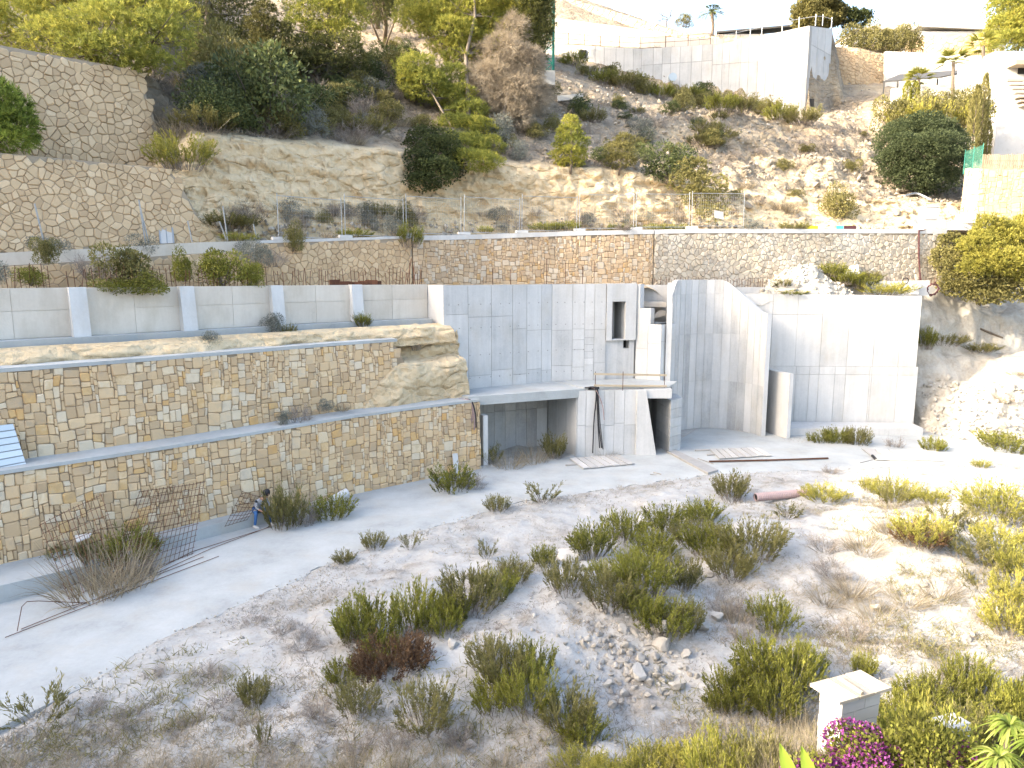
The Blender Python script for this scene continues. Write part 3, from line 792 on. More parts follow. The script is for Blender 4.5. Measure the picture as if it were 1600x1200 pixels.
def blob_rock(name, c, rad, seed, mat, rough=0.5, nu=48, nv=30, tone=0.3):
    u = np.linspace(0, 2 * math.pi, nu, endpoint=False); v = np.linspace(0.02, math.pi - 0.02, nv)
    U, V_ = np.meshgrid(u, v, indexing='ij')
    D = np.stack([np.cos(U) * np.sin(V_), np.sin(U) * np.sin(V_), np.cos(V_)], -1)
    r = 1 + rough * (fbm(D * 1.6 + seed * 3.7, 4, seed) - 0.5) * 1.6 + rough * 0.35 * (fbm(D * [3, 3, 9] + seed, 4, seed + 1) - 0.5)
    D = np.sign(D) * np.abs(D) ** 0.8
    P = np.asarray(c) + D * r[..., None] * np.asarray(rad)
    i = np.arange(nu)[:, None]; j = np.arange(nv - 1)[None, :]
    F = np.stack([i * nv + j, i * nv + j + 1, ((i + 1) % nu) * nv + j + 1, ((i + 1) % nu) * nv + j], -1).reshape(-1, 4)
    cap = np.stack([np.arange(nu) * nv, (np.arange(nu) * nv + nv - 1)[::-1]])
    base = np.array([c[0], c[1], c[2] - rad[2]])
    me = np_mesh(name, P.reshape(-1, 3) - base, [F, cap], mat, tone=np.full(len(F) + 2, tone), smooth=True)
    return link(name, me, None, base)
def outcrop(label, u0, u1, bot, top, n0, depth, seed):
    """a rugged rock face standing between two plan points, from z0 up to an uneven top"""
    ln = Line(offset(L1E, n0)); sa, sb = ln.s_at_u(u0, bot), ln.s_at_u(u1, bot); ss = np.linspace(sa, sb, 90); k = np.linspace(0, 1, 44)
    S_, K_ = np.meshgrid(ss, k, indexing='ij'); e = (S_ - sa) / (sb - sa)
    hprof = sstep(0, 0.45, e) * 0.75 + 0.25 * sstep(0.0, 0.1, e)
    face = np.minimum(K_ / 0.62, 1); back = np.clip((K_ - 0.62) / 0.38, 0, 1)
    Z_ = bot - 0.15 + (top - bot) * hprof * face ** 0.9 + back * 0.35
    P0 = np.concatenate([ln.at(S_, 0.0), Z_[..., None]], -1)
    n1 = fbm(P0 * [0.6, 0.6, 0.9] + seed, 4, seed) - 0.5; n2 = np.floor(fbm(P0 * [1.5, 1.5, 2.6] + seed, 3, seed + 1) * 8) / 8 - 0.5; n3 = fbm(P0 * 5, 3, seed + 2) - 0.5
    D = depth * (1 - 0.55 * face ** 1.5) - back * 1.6 + n1 * 0.9 + n2 * 0.28 + n3 * 0.2
    Z_ = Z_ + n3 * 0.15 + n1 * 0.4 * face
    P = np.concatenate([ln.at(S_, D), Z_[..., None]], -1).reshape(-1, 3); base = np.array([*P[:, :2].mean(0), bot])
    o = link('rock_outcrop', np_mesh('rock_outcrop', P - base, grid_faces(len(k), len(ss))[:, ::-1], M['hill'], tone=np.full((len(k) - 1) * (len(ss) - 1), 0.06), smooth=True), None, base)
    tag(o, label, 'rock outcrop', kind='thing')
outcrop('cream rock outcrop bulging between the two lower terrace walls and the grey concrete wall', 545, 722, 3.2, 5.0, 1.5, 0.75, 5)
outcrop('cream rock face under the right end of the long concrete footing', 600, 708, 4.7, 6.45, 2.7, 0.6, 9)

# ================================================================== concrete retaining wall with buttresses
CW = Line(offset(L1E, 3.6)); cw1 = sU(CW, 668, 7.4)
def panel(parent, q, th=0.03, tone=None, gap=0.010, name='panel', mat=None):
    """q: front corners (bl, br, tr, tl) in the world; a thin slab proud of the core"""
    q = np.array(q, float); c = q.mean(0)
    ex = q[1] - q[0]; ez = q[3] - q[0]; n = np.cross(ex, ez); n /= np.linalg.norm(n)
    gx_, gz_ = gap / max(np.linalg.norm(ex), 1e-3), gap / max(np.linalg.norm(ez), 1e-3)
    def bl(a, b): return q[0] * (1 - a) * (1 - b) + q[1] * a * (1 - b) + q[2] * a * b + q[3] * (1 - a) * b
    f = [bl(gx_, gz_), bl(1 - gx_, gz_), bl(1 - gx_, 1 - gz_), bl(gx_, 1 - gz_)]
    off = RNG.uniform(-0.004, 0.004)
    mb = MB(); mb.prism([p + n * (off - th) for p in f], n * th, RNG.uniform(0.42, 0.72) if tone is None else tone)
    return mb.obj(name, mat or M['concrete'], parent)
def flat_core(parent, q, th, mat=None, name='wall_core', tone=0.5, back=0.025):
    q = np.array(q, float); ex = q[1] - q[0]; ez = q[3] - q[0]; n = np.cross(ex, ez); n /= np.linalg.norm(n)
    mb = MB(); mb.prism([p - n * back for p in q], -n * th, tone); return mb.obj(name, mat or M['joint'], parent)
rw = thing('retaining_wall', 'long pale concrete retaining wall with square buttresses above the rock ledge', 'retaining wall', (*CW.at(cw1 / 2), 6.65))
pil_u = [-95, 122, 291, 431, 555]
pil_s = [sU(CW, u, 7.4) for u in pil_u]
bounds = [0.8] + pil_s + [cw1]
ztop = lambda s: 8.32 - 0.1 * np.asarray(s) / cw1
qq = np.linspace(0.8, cw1, 60); mb = MB()
for a, b in zip(qq[:-1], qq[1:]):
    p0, p1, r0, r1 = CW.at(a, -0.025), CW.at(b, -0.025), CW.at(a, -0.4), CW.at(b, -0.4)
    za, zb = float(ztop(a)), float(ztop(b))
    mb.add([(*p0, 6.5), (*p1, 6.5), (*p1, zb), (*p0, za), (*r0, 6.5), (*r1, 6.5), (*r1, zb), (*r0, za)], [(0, 1, 2, 3), (3, 2, 6, 7), (5, 4, 7, 6)], 0.7)
mb.obj('wall_core', M['concrete_warm'], rw)
for a, b in zip(bounds[:-1], bounds[1:]):
    m_ = (a + b) / 2
    for x0, x1 in ((a, m_), (m_, b)):
        for h0, h1 in ((6.66, 7.55), (7.55, None)):
            sub = np.linspace(x0, x1, 3)
            for y0, y1 in ((x0, x1),):
                p0, p1 = CW.at(y0), CW.at(y1); t0 = h1 or float(ztop(y0)) - 0.004; t1 = h1 or float(ztop(y1)) - 0.004
                panel(rw, [(*p0, h0), (*p1, h0), (*p1, t1), (*p0, t0)], tone=RNG.uniform(0.45, 0.75), mat=M['concrete_warm'], gap=0.006)
for s_ in pil_s:
    w_ = 0.26
    a0, a1, b0, b1 = CW.at(s_ - w_, 0.36), CW.at(s_ + w_, 0.36), CW.at(s_ - w_, -0.1), CW.at(s_ + w_, -0.1)
    zt_ = float(ztop(s_)) + 0.02
    mb = MB(); mb.add([(*a0, 6.63), (*a1, 6.63), (*b1, 6.63), (*b0, 6.63), (*CW.at(s_ - w_, 0.20), zt_), (*CW.at(s_ + w_, 0.20), zt_), (*b1, zt_), (*b0, zt_)],
                      [(0, 1, 5, 4), (1, 2, 6, 5), (3, 0, 4, 7), (4, 5, 6, 7)], 0.8)
    mb.obj('buttress', M['concrete'], rw)
mb = MB(); qq = np.linspace(0.5, cw1 - 0.1, 60)
jt = (fbm(np.column_stack([qq * 1.7, qq * 0, qq * 0]), 3, 17) - 0.5) * 0.16
for i in range(59):
    a, b = qq[i], qq[i + 1]
    w0, w1 = 0.62 + jt[i], 0.62 + jt[i + 1]
    p0, p1, r0, r1 = CW.at(a, w0), CW.at(b, w1), CW.at(a, -0.1), CW.at(b, -0.1)
    mb.add([(*p0, 6.42), (*p1, 6.42), (*p1, 6.65), (*p0, 6.65), (*r0, 6.42), (*r1, 6.42), (*r1, 6.65), (*r0, 6.65)], [(0, 1, 2, 3), (3, 2, 6, 7), (0, 4, 5, 1)], 0.62)
mb.obj('footing', M['path'], rw)

# ================================================================== road walls
su = lambda u: ROAD.s_at_u(u, 9.6)
rz_ = lambda s: road_z(ROAD.at(s)[..., 0])
def tone_warm(s, z, r): return r.random()
def tone_road(s, z, r):
    return float(np.clip(r.random() * 0.85 + 0.12, 0, 1))
def dusty(u0):
    def f(s, z, r): return float(np.clip(0.35 + r.normal(0, .22), 0, 1))
    return f
stone_wall('stone_wall', 'road wall section of warm squared stone behind the grey concrete building', 'stone wall', ROAD, su(645), su(1020), 7.95, lambda s: rz_(s) - 0.22, 'block', 0.078, 103, M['stone_road'], M['mortar'], 0.0, 0.05, tonef=tone_road,
           coping=(0.5, 0.22, 0.06, M['concrete']))
stone_wall('stone_wall', 'road wall section of pale rough rubble left of the squared stone section', 'stone wall', ROAD, su(400), su(644), 7.95, lambda s: rz_(s) - 0.1, 'rubble', 0.215, 104, M['rubble'], M['pale_mortar'], 0.0, 0.05, tonef=dusty(0),
           coping=(0.5, 0.10, 0.03, M['concrete']))
stone_wall('stone_wall', 'road wall section of dusty grey rubble between the curved concrete wall and the pine bush', 'stone wall', ROAD, su(1021), su(1475), 7.1, lambda s: rz_(s) - 0.22, 'rubble', 0.215, 105, M['rubble_grey'], M['pale_mortar'], 0.0, 0.05, tonef=dusty(0),
           coping=(0.5, 0.22, 0.06, M['concrete']))
rk = thing('road_kerb_wall', 'rough concrete kerb wall of the road above the row of rusty bars at far left', 'kerb wall', (*ROAD.at(su(200)), 8.0))
mb = MB(); qq = np.linspace(1.0, su(400) - 0.02, 40)
for a, b in zip(qq[:-1], qq[1:]):
    p0, p1, r0, r1 = ROAD.at(a), ROAD.at(b), ROAD.at(a, -0.5), ROAD.at(b, -0.5); za, zb = float(rz_(a)), float(rz_(b))
    mb.add([(*p0, za - .45), (*p1, zb - .45), (*p1, zb), (*p0, za), (*r0, za - .45), (*r1, zb - .45), (*r1, zb), (*r0, za)], [(0, 1, 2, 3), (3, 2, 6, 7), (0, 4, 5, 1)], 0.6)
mb.obj('kerb', M['concrete_warm'], rk)
stone_wall('stone_wall', 'low rubble wall half hidden by bushes and rusty bars at far left', 'stone wall', ROAD, 1.0, su(398), 7.9, lambda s: rz_(s) - 0.46, 'rubble', 0.24, 106, M['rubble'], M['pale_mortar'], 0.0, 0.04, tonef=dusty(0))

# the two tall battered walls up on the left
U1 = Line(offset(L1E, 11.0)); U1e = sU(U1, 333, 10.4)
def keep_u1(s, z): return s < U1e - max(0, (z - 10.3)) * 0.50 + 0.12 * math.sin(z * 5)
stone_wall('stone_wall', 'tall sloping rubble wall standing beside the road at the left with a small white door', 'stone wall', U1, 0.5, U1e + 0.2, lambda s: np.interp(s, [0, U1.len], [9.2, 10.4]), 13.5, 'rubble', 0.24, 107, M['rubble'], M['pale_mortar'], 0.10, 0.06, keep=keep_u1, tonef=dusty(0), core=1.4)
U2 = Line(offset(L1E, 14.0)); U2e = sU(U2, 256, 14.2)
def keep_u2(s, z): return s < U2e - max(0, (z - 14.2)) * 0.13
stone_wall('stone_wall', 'highest rubble wall at upper left, stained by earth, under the overhanging pine', 'stone wall', U2, 0.5, U2e + 0.2, lambda s: np.interp(s, [0, U2.len], [13.3, 14.2]), 18.35, 'rubble', 0.26, 108, M['rubble'], M['pale_mortar'], 0.08, 0.07, keep=keep_u2, tonef=dusty(0), core=1.4)

# ================================================================== the unfinished concrete building
V3 = lambda xy, z: np.array([xy[0], xy[1], z])
bl_ = thing('concrete_building', 'unfinished grey concrete building shell with open garage, window slot and dark doorway', 'building', (1.5, 34.5, 0))
MW = [np.array(p) for p in [(-3.15, 33.35), (2.0, 36.4), (4.78, 36.9)]]
MT = [8.2, 8.2, 8.22]
def wall_cols(parent, P0, P1, us, hs, ztops, z0, gapc=0.010, tones=None, mat=None, th=0.4, core=True):
    """a straight wall from P0 to P1 split at the pixel columns us and the heights hs"""
    P0, P1 = np.array(P0, float), np.array(P1, float)
    def fr_of(u):
        lo, hi = 0.0, 1.0
        for _ in range(40):
            m_ = (lo + hi) / 2; p = P0 + (P1 - P0) * m_
            if proj((p[0], p[1], 5))[0] < u: lo = m_
            else: hi = m_
        return lo
    ks = [0.0] + [fr_of(u) for u in us] + [1.0]
    zt = lambda k: ztops[0] * (1 - k) + ztops[1] * k
    if core: flat_core(parent, [V3(P0, z0), V3(P1, z0), V3(P1, ztops[1]), V3(P0, ztops[0])], th)
    for i, (a, b) in enumerate(zip(ks[:-1], ks[1:])):
        if b - a < 0.003: continue
        hh = hs[i % len(hs)] if isinstance(hs[0], (list, tuple)) else hs
        zs = [z0] + list(hh) + [None]
        for c, d in zip(zs[:-1], zs[1:]):
            pa, pb = P0 + (P1 - P0) * a, P0 + (P1 - P0) * b
            da = zt(a) - 0.003 if d is None else d; db = zt(b) - 0.003 if d is None else d
            panel(parent, [V3(pa, c), V3(pb, c), V3(pb, db), V3(pa, da)], gap=gapc, tone=None, mat=mat)
wall_cols(bl_, MW[0], MW[1], [732, 768, 801, 823, 846], [[4.2, 6.85], [3.9, 6.7], [4.1, 6.7], [3.8, 6.05], [4.0, 5.95], [3.9, 5.95]], (8.2, 8.2), 2.6)
wall_cols(bl_, MW[1], MW[2], [861, 894, 913, 928], [[5.95], [4.1, 5.9], [4.0, 4.9, 5.4, 5.95], [4.1, 4.45, 4.8, 5.15, 5.5, 5.9], [4.2, 5.9]], (8.2, 8.22), 2.6)
e0 = np.array((-4.0, 34.35))
flat_core(bl_, [V3(e0, 2.8), V3(MW[0], 2.8), V3(MW[0], 8.2), V3(e0, 8.2)], 0.8, M['concrete'], 'wall_end', 0.6, 0.0)
mb = MB()
for P0_, P1_, n_ in ((MW[0], MW[1], 11), (MW[1], MW[2], 6)):
    dd = (P1_ - P0_); nn_ = np.array((dd[1], -dd[0])) / np.linalg.norm(dd)
    for k in range(n_):
        for z_ in (3.8, 4.9, 6.2, 7.3):
            c_ = P0_ + dd * (k + 0.5 + RNG.uniform(-.1, .1)) / n_ ; mb.tube([V3(c_ - nn_ * .03, z_), V3(c_ + nn_ * .012, z_)], 0.028, 6, 0.1)
tag(mb.obj('tie_holes', M['joint'], bl_), kind='stuff')
# tower with the deep window slot and the small opening under it
TA, TB = np.array((4.80, 36.92)), np.array((6.36, 37.25))
tx = (TB - TA) / np.linalg.norm(TB - TA); tn_ = np.array((tx[1], -tx[0])); TL = np.linalg.norm(TB - TA)
def TW(a, z, d=0.0): return V3(TA + tx * a + tn_ * d, z)
def tbox(parent, a0, a1, z0, z1, d0, d1, name, tone=0.6, mat=None):
    mb = MB(); mb.obox(TW(a0, z0, d0), V3(tx * (a1 - a0), 0), V3(tn_ * (d1 - d0), 0), (0, 0, z1 - z0), tone); return mb.obj(name, mat or M['concrete'], parent)
win0, win1 = 0.30, 1.02
zs0, zs1 = vz(530, 37.1), vz(471, 37.1)
tbox(bl_, 0, win0, zs0 - .05, 8.22, -0.6, 0.06, 'panel', 0.55); tbox(bl_, win1, TL, zs0 - .05, 8.22, -0.6, 0.06, 'panel', 0.62)
tbox(bl_, win0 + .002, win1 - .002, zs1, 8.215, -0.6, 0.055, 'lintel', 0.5); tbox(bl_, win0 + .002, win1 - .002, zs0 - .05, zs0, -0.6, 0.055, 'sill', 0.6)
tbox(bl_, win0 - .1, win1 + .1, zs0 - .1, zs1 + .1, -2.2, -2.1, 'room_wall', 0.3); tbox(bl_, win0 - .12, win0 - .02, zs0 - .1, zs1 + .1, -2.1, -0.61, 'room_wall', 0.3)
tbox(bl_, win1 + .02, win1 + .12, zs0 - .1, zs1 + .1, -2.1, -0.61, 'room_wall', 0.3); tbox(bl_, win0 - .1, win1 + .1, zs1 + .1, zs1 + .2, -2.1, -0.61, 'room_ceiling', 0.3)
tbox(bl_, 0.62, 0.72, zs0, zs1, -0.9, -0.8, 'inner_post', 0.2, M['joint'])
zo1, zo0 = vz(532, 37.1), vz(545, 37.1); o0, o1 = 1.0, 1.32
zl = zs0 - .06
tbox(bl_, 0, 0.66, 2.9, zl, -0.6, -0.12, 'panel', 0.5); tbox(bl_, 0.665, o0, 2.9, zl, -0.6, -0.13, 'panel', 0.35); tbox(bl_, o1, TL, 2.9, zl, -0.6, -0.12, 'panel', 0.5)
tbox(bl_, o0 + .002, o1 - .002, 2.9, zo0, -0.6, -0.125, 'panel', 0.4); tbox(bl_, o0 + .002, o1 - .002, zo1, zl, -0.6, -0.125, 'lintel', 0.4); tbox(bl_, o0, o1, zo0, zo1, -0.7, -0.62, 'niche_back', 0.2, M['dark'])  # niche back coloured near-black for the shade inside
# stepped block right of the tower
K0, K1, K2 = np.array((6.40, 37.32)), np.array((7.55, 36.55)), np.array((8.55, 37.75))
zb_, zm_, zt_ = vz(507, 36.6), vz(482, 37), 8.18
wall_cols(bl_, K0, K1, [1012], [[4.9], [5.2]], (zb_, zb_), 2.9, mat=M['concrete']); wall_cols(bl_, K1, K2, [1042], [[5.3]], (zb_, zb_), 2.9)
mb = MB(); mb.prism([V3(K0, zb_ - .02), V3(K1, zb_ - .02), V3(K2, zb_ - .02), V3(K2 + [-1.0, 1.0], zb_ - .02), V3(K0 + [0, 1.4], zb_ - .02)], (0, 0, 0.02), 0.7); mb.obj('block_top', M['path'], bl_)
dK = (K1 - K0) / np.linalg.norm(K1 - K0); nK = np.array((-dK[1], dK[0]))
def kbox(a0, a1, z0, z1, name, tone=0.6):
    mb = MB(); mb.obox(V3(K0 + dK * a0, z0), V3(dK * (a1 - a0), 0), V3(nK * 0.5, 0), (0, 0, z1 - z0), tone); mb.obj(name, M['concrete'], bl_)
kbox(0.0, 0.18, zb_ + .002, zt_, 'step_pier', 0.55); kbox(0.182, 0.78, zb_ + .002, zm_, 'step_pier', 0.6)
# stair opening behind it
mb = MB(); mb.box(6.5, 8.9, 40.2, 40.5, 3.0, 8.1, 0.5); mb.obj('stair_back_wall', M['concrete'], bl_)
mb = MB(); mb.box(6.9, 8.25, 38.9, 40.15, 6.95, 7.2, 0.7); mb.obj('stair_landing', M['concrete_warm'], bl_)
mb = MB(); mb.box(6.62, 6.86, 38.6, 40.1, 3.0, 7.9, 0.5); mb.obj('stair_side_wall', M['concrete'], bl_)
mb = MB(); mb.prism([(7.3, 38.7, 6.3), (8.2, 38.7, 6.5), (8.2, 38.7, 6.75), (7.9, 38.7, 6.75)], (0, 0.5, 0), 0.5); mb.obj('stair_flight', M['concrete_warm'], bl_)
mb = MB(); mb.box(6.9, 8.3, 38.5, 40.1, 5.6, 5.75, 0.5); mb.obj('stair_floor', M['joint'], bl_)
# garage: roof slab, pier, back wall, side wall
GF0, GF1 = np.array((-1.30, 31.95)), np.array((3.08, 33.90)); gx_ = (GF1 - GF0) / np.linalg.norm(GF1 - GF0); gn = np.array((-gx_[1], gx_[0])); GL = np.linalg.norm(GF1 - GF0)
S0, S1 = np.array((-1.95, 31.72)), np.array((3.45, 34.0))
mb = MB(); mb.prism([V3(S0, 2.90), V3(S1, 2.90), V3(np.array((2.12, 36.5)), 2.90), V3(np.array((-3.1, 33.3)), 2.90)], (0, 0, 0.41), 0.62); mb.obj('garage_roof_slab', M['path'], bl_)
def gbox(a0, a1, d0, d1, z0, z1, name, tone=0.55, mat=None):
    mb = MB(); mb.obox(V3(GF0 + gx_ * a0 + gn * d0, z0), V3(gx_ * (a1 - a0), 0), V3(gn * (d1 - d0), 0), (0, 0, z1 - z0), tone); return mb.obj(name, mat or M['concrete'], bl_)
gbox(0.02, 0.24, 0.03, 0.5, -0.1, 2.40, 'garage_pier', 0.75)
gbox(-0.1, 0.02, 0.5, 3.1, -0.1, 2.92, 'garage_side_wall', 0.4)
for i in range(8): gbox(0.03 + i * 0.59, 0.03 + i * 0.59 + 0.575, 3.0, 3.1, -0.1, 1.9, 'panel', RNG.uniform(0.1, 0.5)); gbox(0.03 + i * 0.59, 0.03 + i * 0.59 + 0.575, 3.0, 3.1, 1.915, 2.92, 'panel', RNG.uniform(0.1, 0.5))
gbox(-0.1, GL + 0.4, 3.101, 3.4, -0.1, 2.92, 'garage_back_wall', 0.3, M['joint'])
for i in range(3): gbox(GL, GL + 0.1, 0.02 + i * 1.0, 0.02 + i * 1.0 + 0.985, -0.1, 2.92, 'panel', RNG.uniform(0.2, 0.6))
# door block right of the garage
F0, F1 = np.array((3.12, 33.88)), np.array((6.35, 34.35))
wall_cols(bl_, F0, F1, [917, 933, 946, 962, 978], [[1.55], [1.5], [1.55, 2.6], [1.5], [1.6], [1.5]], (3.22, 3.22), -0.1, th=0.3)
mb = MB(); mb.prism([V3(F0 + [.3, .28], 3.23), V3(np.array((7.7, 34.78)), 3.23), V3(np.array((8.35, 36.2)), 3.23), V3(K1, 3.23), V3(TB, 3.23), V3(MW[2] + [0, -0.05], 3.23), V3(MW[1] + [.2, -.05], 3.23)], (0, 0, 0.10), 0.66); mb.obj('lower_roof', M['path'], bl_)
mb = MB(); mb.box(6.25, 7.7, 34.36, 34.75, 2.78, 3.22, 0.6); mb.obj('door_lintel', M['concrete'], bl_)
# leaning wing wall
mb = MB(); mb.prism([(6.0, 34.15, -0.1), (7.02, 34.15, -0.1), (6.42, 34.15, 3.21), (6.0, 34.15, 3.21)], (0, 0.45, 0), 0.5); mb.obj('wing_wall', M['concrete'], bl_)
# passage right wall and its dark inside
for i in range(6):
    mb = MB(); z_ = -0.1 + i * 0.46
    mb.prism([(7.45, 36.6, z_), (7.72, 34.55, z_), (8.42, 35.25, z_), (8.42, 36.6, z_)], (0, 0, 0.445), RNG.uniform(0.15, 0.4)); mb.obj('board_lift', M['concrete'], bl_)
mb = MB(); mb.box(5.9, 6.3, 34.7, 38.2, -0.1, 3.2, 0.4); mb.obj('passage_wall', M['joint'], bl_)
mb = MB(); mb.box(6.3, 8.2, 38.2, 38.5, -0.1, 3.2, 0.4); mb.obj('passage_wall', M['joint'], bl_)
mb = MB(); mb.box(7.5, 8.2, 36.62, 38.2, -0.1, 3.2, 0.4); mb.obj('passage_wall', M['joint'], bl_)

# curved wall
cv = thing('curved_wall', 'tall curved concrete wall with a sweeping cut top, right of the dark doorway', 'wall', (11, 40, 0))
ctrl = np.array([(8.12, 36.75), (8.4, 38.0), (8.95, 39.2), (10.0, 40.1), (11.2, 40.4), (12.4, 40.0), (13.1, 39.2), (13.45, 38.2)])
def catmull(P, n):
    P = np.array(P, float); Q = np.vstack([2 * P[0] - P[1], P, 2 * P[-1] - P[-2]]); out = []
    for t in np.linspace(0, len(P) - 1 - 1e-9, n):
        i = int(t); f = t - i; a, b, c, d = Q[i], Q[i + 1], Q[i + 2], Q[i + 3]
        out.append(0.5 * (2 * b + (c - a) * f + (2 * a - 5 * b + 4 * c - d) * f * f + (3 * b - a - 3 * c + d) * f ** 3))
    return np.array(out)
CUR = Line(catmull(ctrl, 80))
def cur_top(s):
    p = CUR.at(s); y = p[1]; u = proj((p[0], p[1], 8))[0]
    v = np.interp(u, [1040, 1048, 1058, 1062, 1128, 1138, 1155, 1175, 1188, 1195], [478, 475, 440, 437, 437, 441, 455, 474, 487, 490])
    if s < 1.2: v = 475 - (475 - 438) * s / 1.2
    return vz(v, y)
npan = 18; sq = np.linspace(0, CUR.len, npan + 1)
fine = np.linspace(0, CUR.len, 73)
mb = MB()
for a, b in zip(fine[:-1], fine[1:]):
    p0, p1, r0, r1 = CUR.at(a, -0.02), CUR.at(b, -0.02), CUR.at(a, -0.27), CUR.at(b, -0.27); za, zb2 = cur_top(a), cur_top(b)
    mb.add([(*p0, 0), (*p1, 0), (*p1, zb2), (*p0, za), (*r0, 0), (*r1, 0), (*r1, zb2), (*r0, za)], [(0, 1, 2, 3), (3, 2, 6, 7), (5, 4, 7, 6)], 0.65)
for e_ in (0, CUR.len):
    p, r = CUR.at(e_, 0.0), CUR.at(e_, -0.27); z_ = cur_top(e_); d = CUR.at(min(e_ + 0.02, CUR.len)) - CUR.at(max(e_ - 0.02, 0)); d = d / np.linalg.norm(d) * (0.02 if e_ else -0.02)
    mb.add([(*(p + d), 0), (*(r + d), 0), (*(r + d), z_), (*(p + d), z_), (*p, 0), (*r, 0), (*r, z_), (*p, z_)], [(0, 1, 2, 3) if e_ else (1, 0, 3, 2), (3, 2, 6, 7), (0, 3, 7, 4), (1, 5, 6, 2)], 0.9)
mb.t = [0.35] * 72 * 3 + [0.65] * (len(mb.t) - 216)
mb.obj('wall_core', M['concrete'], cv)
for i in range(npan):
    a, b = sq[i], sq[i + 1]; dk = RNG.uniform(-0.12, 0.12)
    for z0_, z1_ in ((0.0, 2.75), (2.75, 5.4), (5.4, 7.6), (7.6, 99)):
        sub = np.linspace(a + 0.022, b - 0.022, 4); mb = MB(); ok = True
        tops = [min(z1_ - 0.01, cur_top(x) - 0.01) for x in sub]
        if min(tops) - z0_ < 0.12: continue
        for x0, x1, t0, t1 in zip(sub[:-1], sub[1:], tops[:-1], tops[1:]):
            p0, p1 = CUR.at(x0, 0), CUR.at(x1, 0); mb.add([(*p0, z0_ + .01), (*p1, z0_ + .01), (*p1, t1), (*p0, t0)], [(0, 1, 2, 3)], 0)
        tone_ = float(np.clip(RNG.uniform(0.25, 0.7) + dk, 0, 1))
        pl_ = CUR.at(sub[0], -0.03), CUR.at(sub[-1], -0.03)
        mb.add([(*CUR.at(sub[0]), z0_ + .01), (*CUR.at(sub[0]), tops[0]), (*pl_[0], tops[0]), (*pl_[0], z0_ + .01)], [(0, 1, 2, 3)], 0)
        mb.add([(*CUR.at(sub[-1]), z0_ + .01), (*CUR.at(sub[-1]), tops[-1]), (*pl_[1], tops[-1]), (*pl_[1], z0_ + .01)], [(3, 2, 1, 0)], 0)
        mb.t = [tone_] * len(mb.f)
        mb.obj('panel', M['concrete'], cv)

# right wall, its step and the small fin
rt = thing('tall_wall', 'tall flat concrete wall at the right, its upper right half in sunlight', 'wall', (18, 40.2, 0))
R0, R1 = np.array((12.2, 40.75)), np.array((22.62, 40.15))
zmid = vz(573, 40.3)
wall_cols(rt, R0, R1, [1205, 1244, 1283, 1325, 1366, 1406], [[zmid, vz(492, 40.3)], [zmid, vz(492, 40.3)], [zmid, vz(492, 40.3)], [zmid], [zmid], [zmid], [zmid]], (7.62, 7.5), 3.3, th=0.55)
R0b, R1b = R0 + [0, -0.03], np.array((22.72, 40.11))
zb1 = vz(586, 40.2)
wall_cols(rt, R0b, R1b, [1212, 1247, 1268, 1283, 1308, 1325, 1363, 1366, 1407], [[zb1]], (3.55, 3.55), 0.0, th=0.6)
st_ = thing('concrete_step', 'low concrete step slab along the foot of the tall right wall', 'step', (19, 39.3, 0))
mb = MB(); mb.prism([(15.05, 38.45, 0), (22.4, 38.55, 0), (22.5, 40.02, 0), (15.05, 40.3, 0)], (0, 0, 0.40), 0.55); mb.obj('step', M['concrete'], st_)
fin = thing('concrete_fin', 'narrow curved concrete fin standing in front of the tall right wall', 'fin wall', (14.5, 39, 0))
fp = Line(catmull([(14.35, 40.55), (14.28, 39.6), (14.36, 38.6), (14.62, 37.65)], 14))
mb = MB(); fq = np.linspace(0, fp.len, 13)
for a, b in zip(fq[:-1], fq[1:]):
    p0, p1, r0, r1 = fp.at(a, 0.0), fp.at(b, 0.0), fp.at(a, -0.22), fp.at(b, -0.22); za, zb2 = np.interp([a, b], [0, fp.len], [3.42, 3.52])
    mb.add([(*p0, 0), (*p1, 0), (*p1, zb2), (*p0, za), (*r0, 0), (*r1, 0), (*r1, zb2), (*r0, za)], [(0, 1, 2, 3), (3, 2, 6, 7), (5, 4, 7, 6)], 0.5)
p0, r0 = fp.at(fp.len, 0), fp.at(fp.len, -0.22)
mb.add([(*p0, 0), (*r0, 0), (*r0, 3.52), (*p0, 3.52)], [(0, 1, 2, 3)], 0.7); mb.obj('fin', M['concrete'], fin)

# ================================================================== upper building on the hill
ub = thing('upper_building', 'large raw concrete building on the upper slope with a corner tower and small dark openings', 'building', (25, 88, 22))
def facet(parent, u0, y0, u1, y1, vt0, vt1, vb, nu_, hrows, th=0.5, tonelo=0.35, tonehi=0.75, mat=None, inset=None):
    q0, q1 = aty(u0, vt0, y0), aty(u1, vt1, y1); zb = min(vz(vb, y0), vz(vb, y1))
    P0, P1 = q0[:2], q1[:2]
    flat_core(parent, [V3(P0, zb), V3(P1, zb), V3(P1, q1[2]), V3(P0, q0[2])], th, M['joint'])
    nn = nu_; L_ = np.linalg.norm(P1 - P0)
    ks = np.concatenate([[0], np.sort(np.linspace(0, 1, nn + 1)[1:-1] + RNG.uniform(-.2, .2, nn - 1) / nn), [1]])
    for a, b in zip(ks[:-1], ks[1:]):
        pa, pb = P0 + (P1 - P0) * a, P0 + (P1 - P0) * b; ta, tb = q0[2] * (1 - a) + q1[2] * a, q0[2] * (1 - b) + q1[2] * b
        zs = [zb] + [z for z in hrows if zb + 0.3 < z < min(ta, tb) - 0.3]
        for i, c in enumerate(zs):
            last = i == len(zs) - 1
            panel(parent, [V3(pa, c), V3(pb, c), V3(pb, tb - .005 if last else zs[i + 1]), V3(pa, ta - .005 if last else zs[i + 1])], th=0.03, gap=0.025, tone=RNG.uniform(tonelo, tonehi), mat=mat)
    return P0, P1
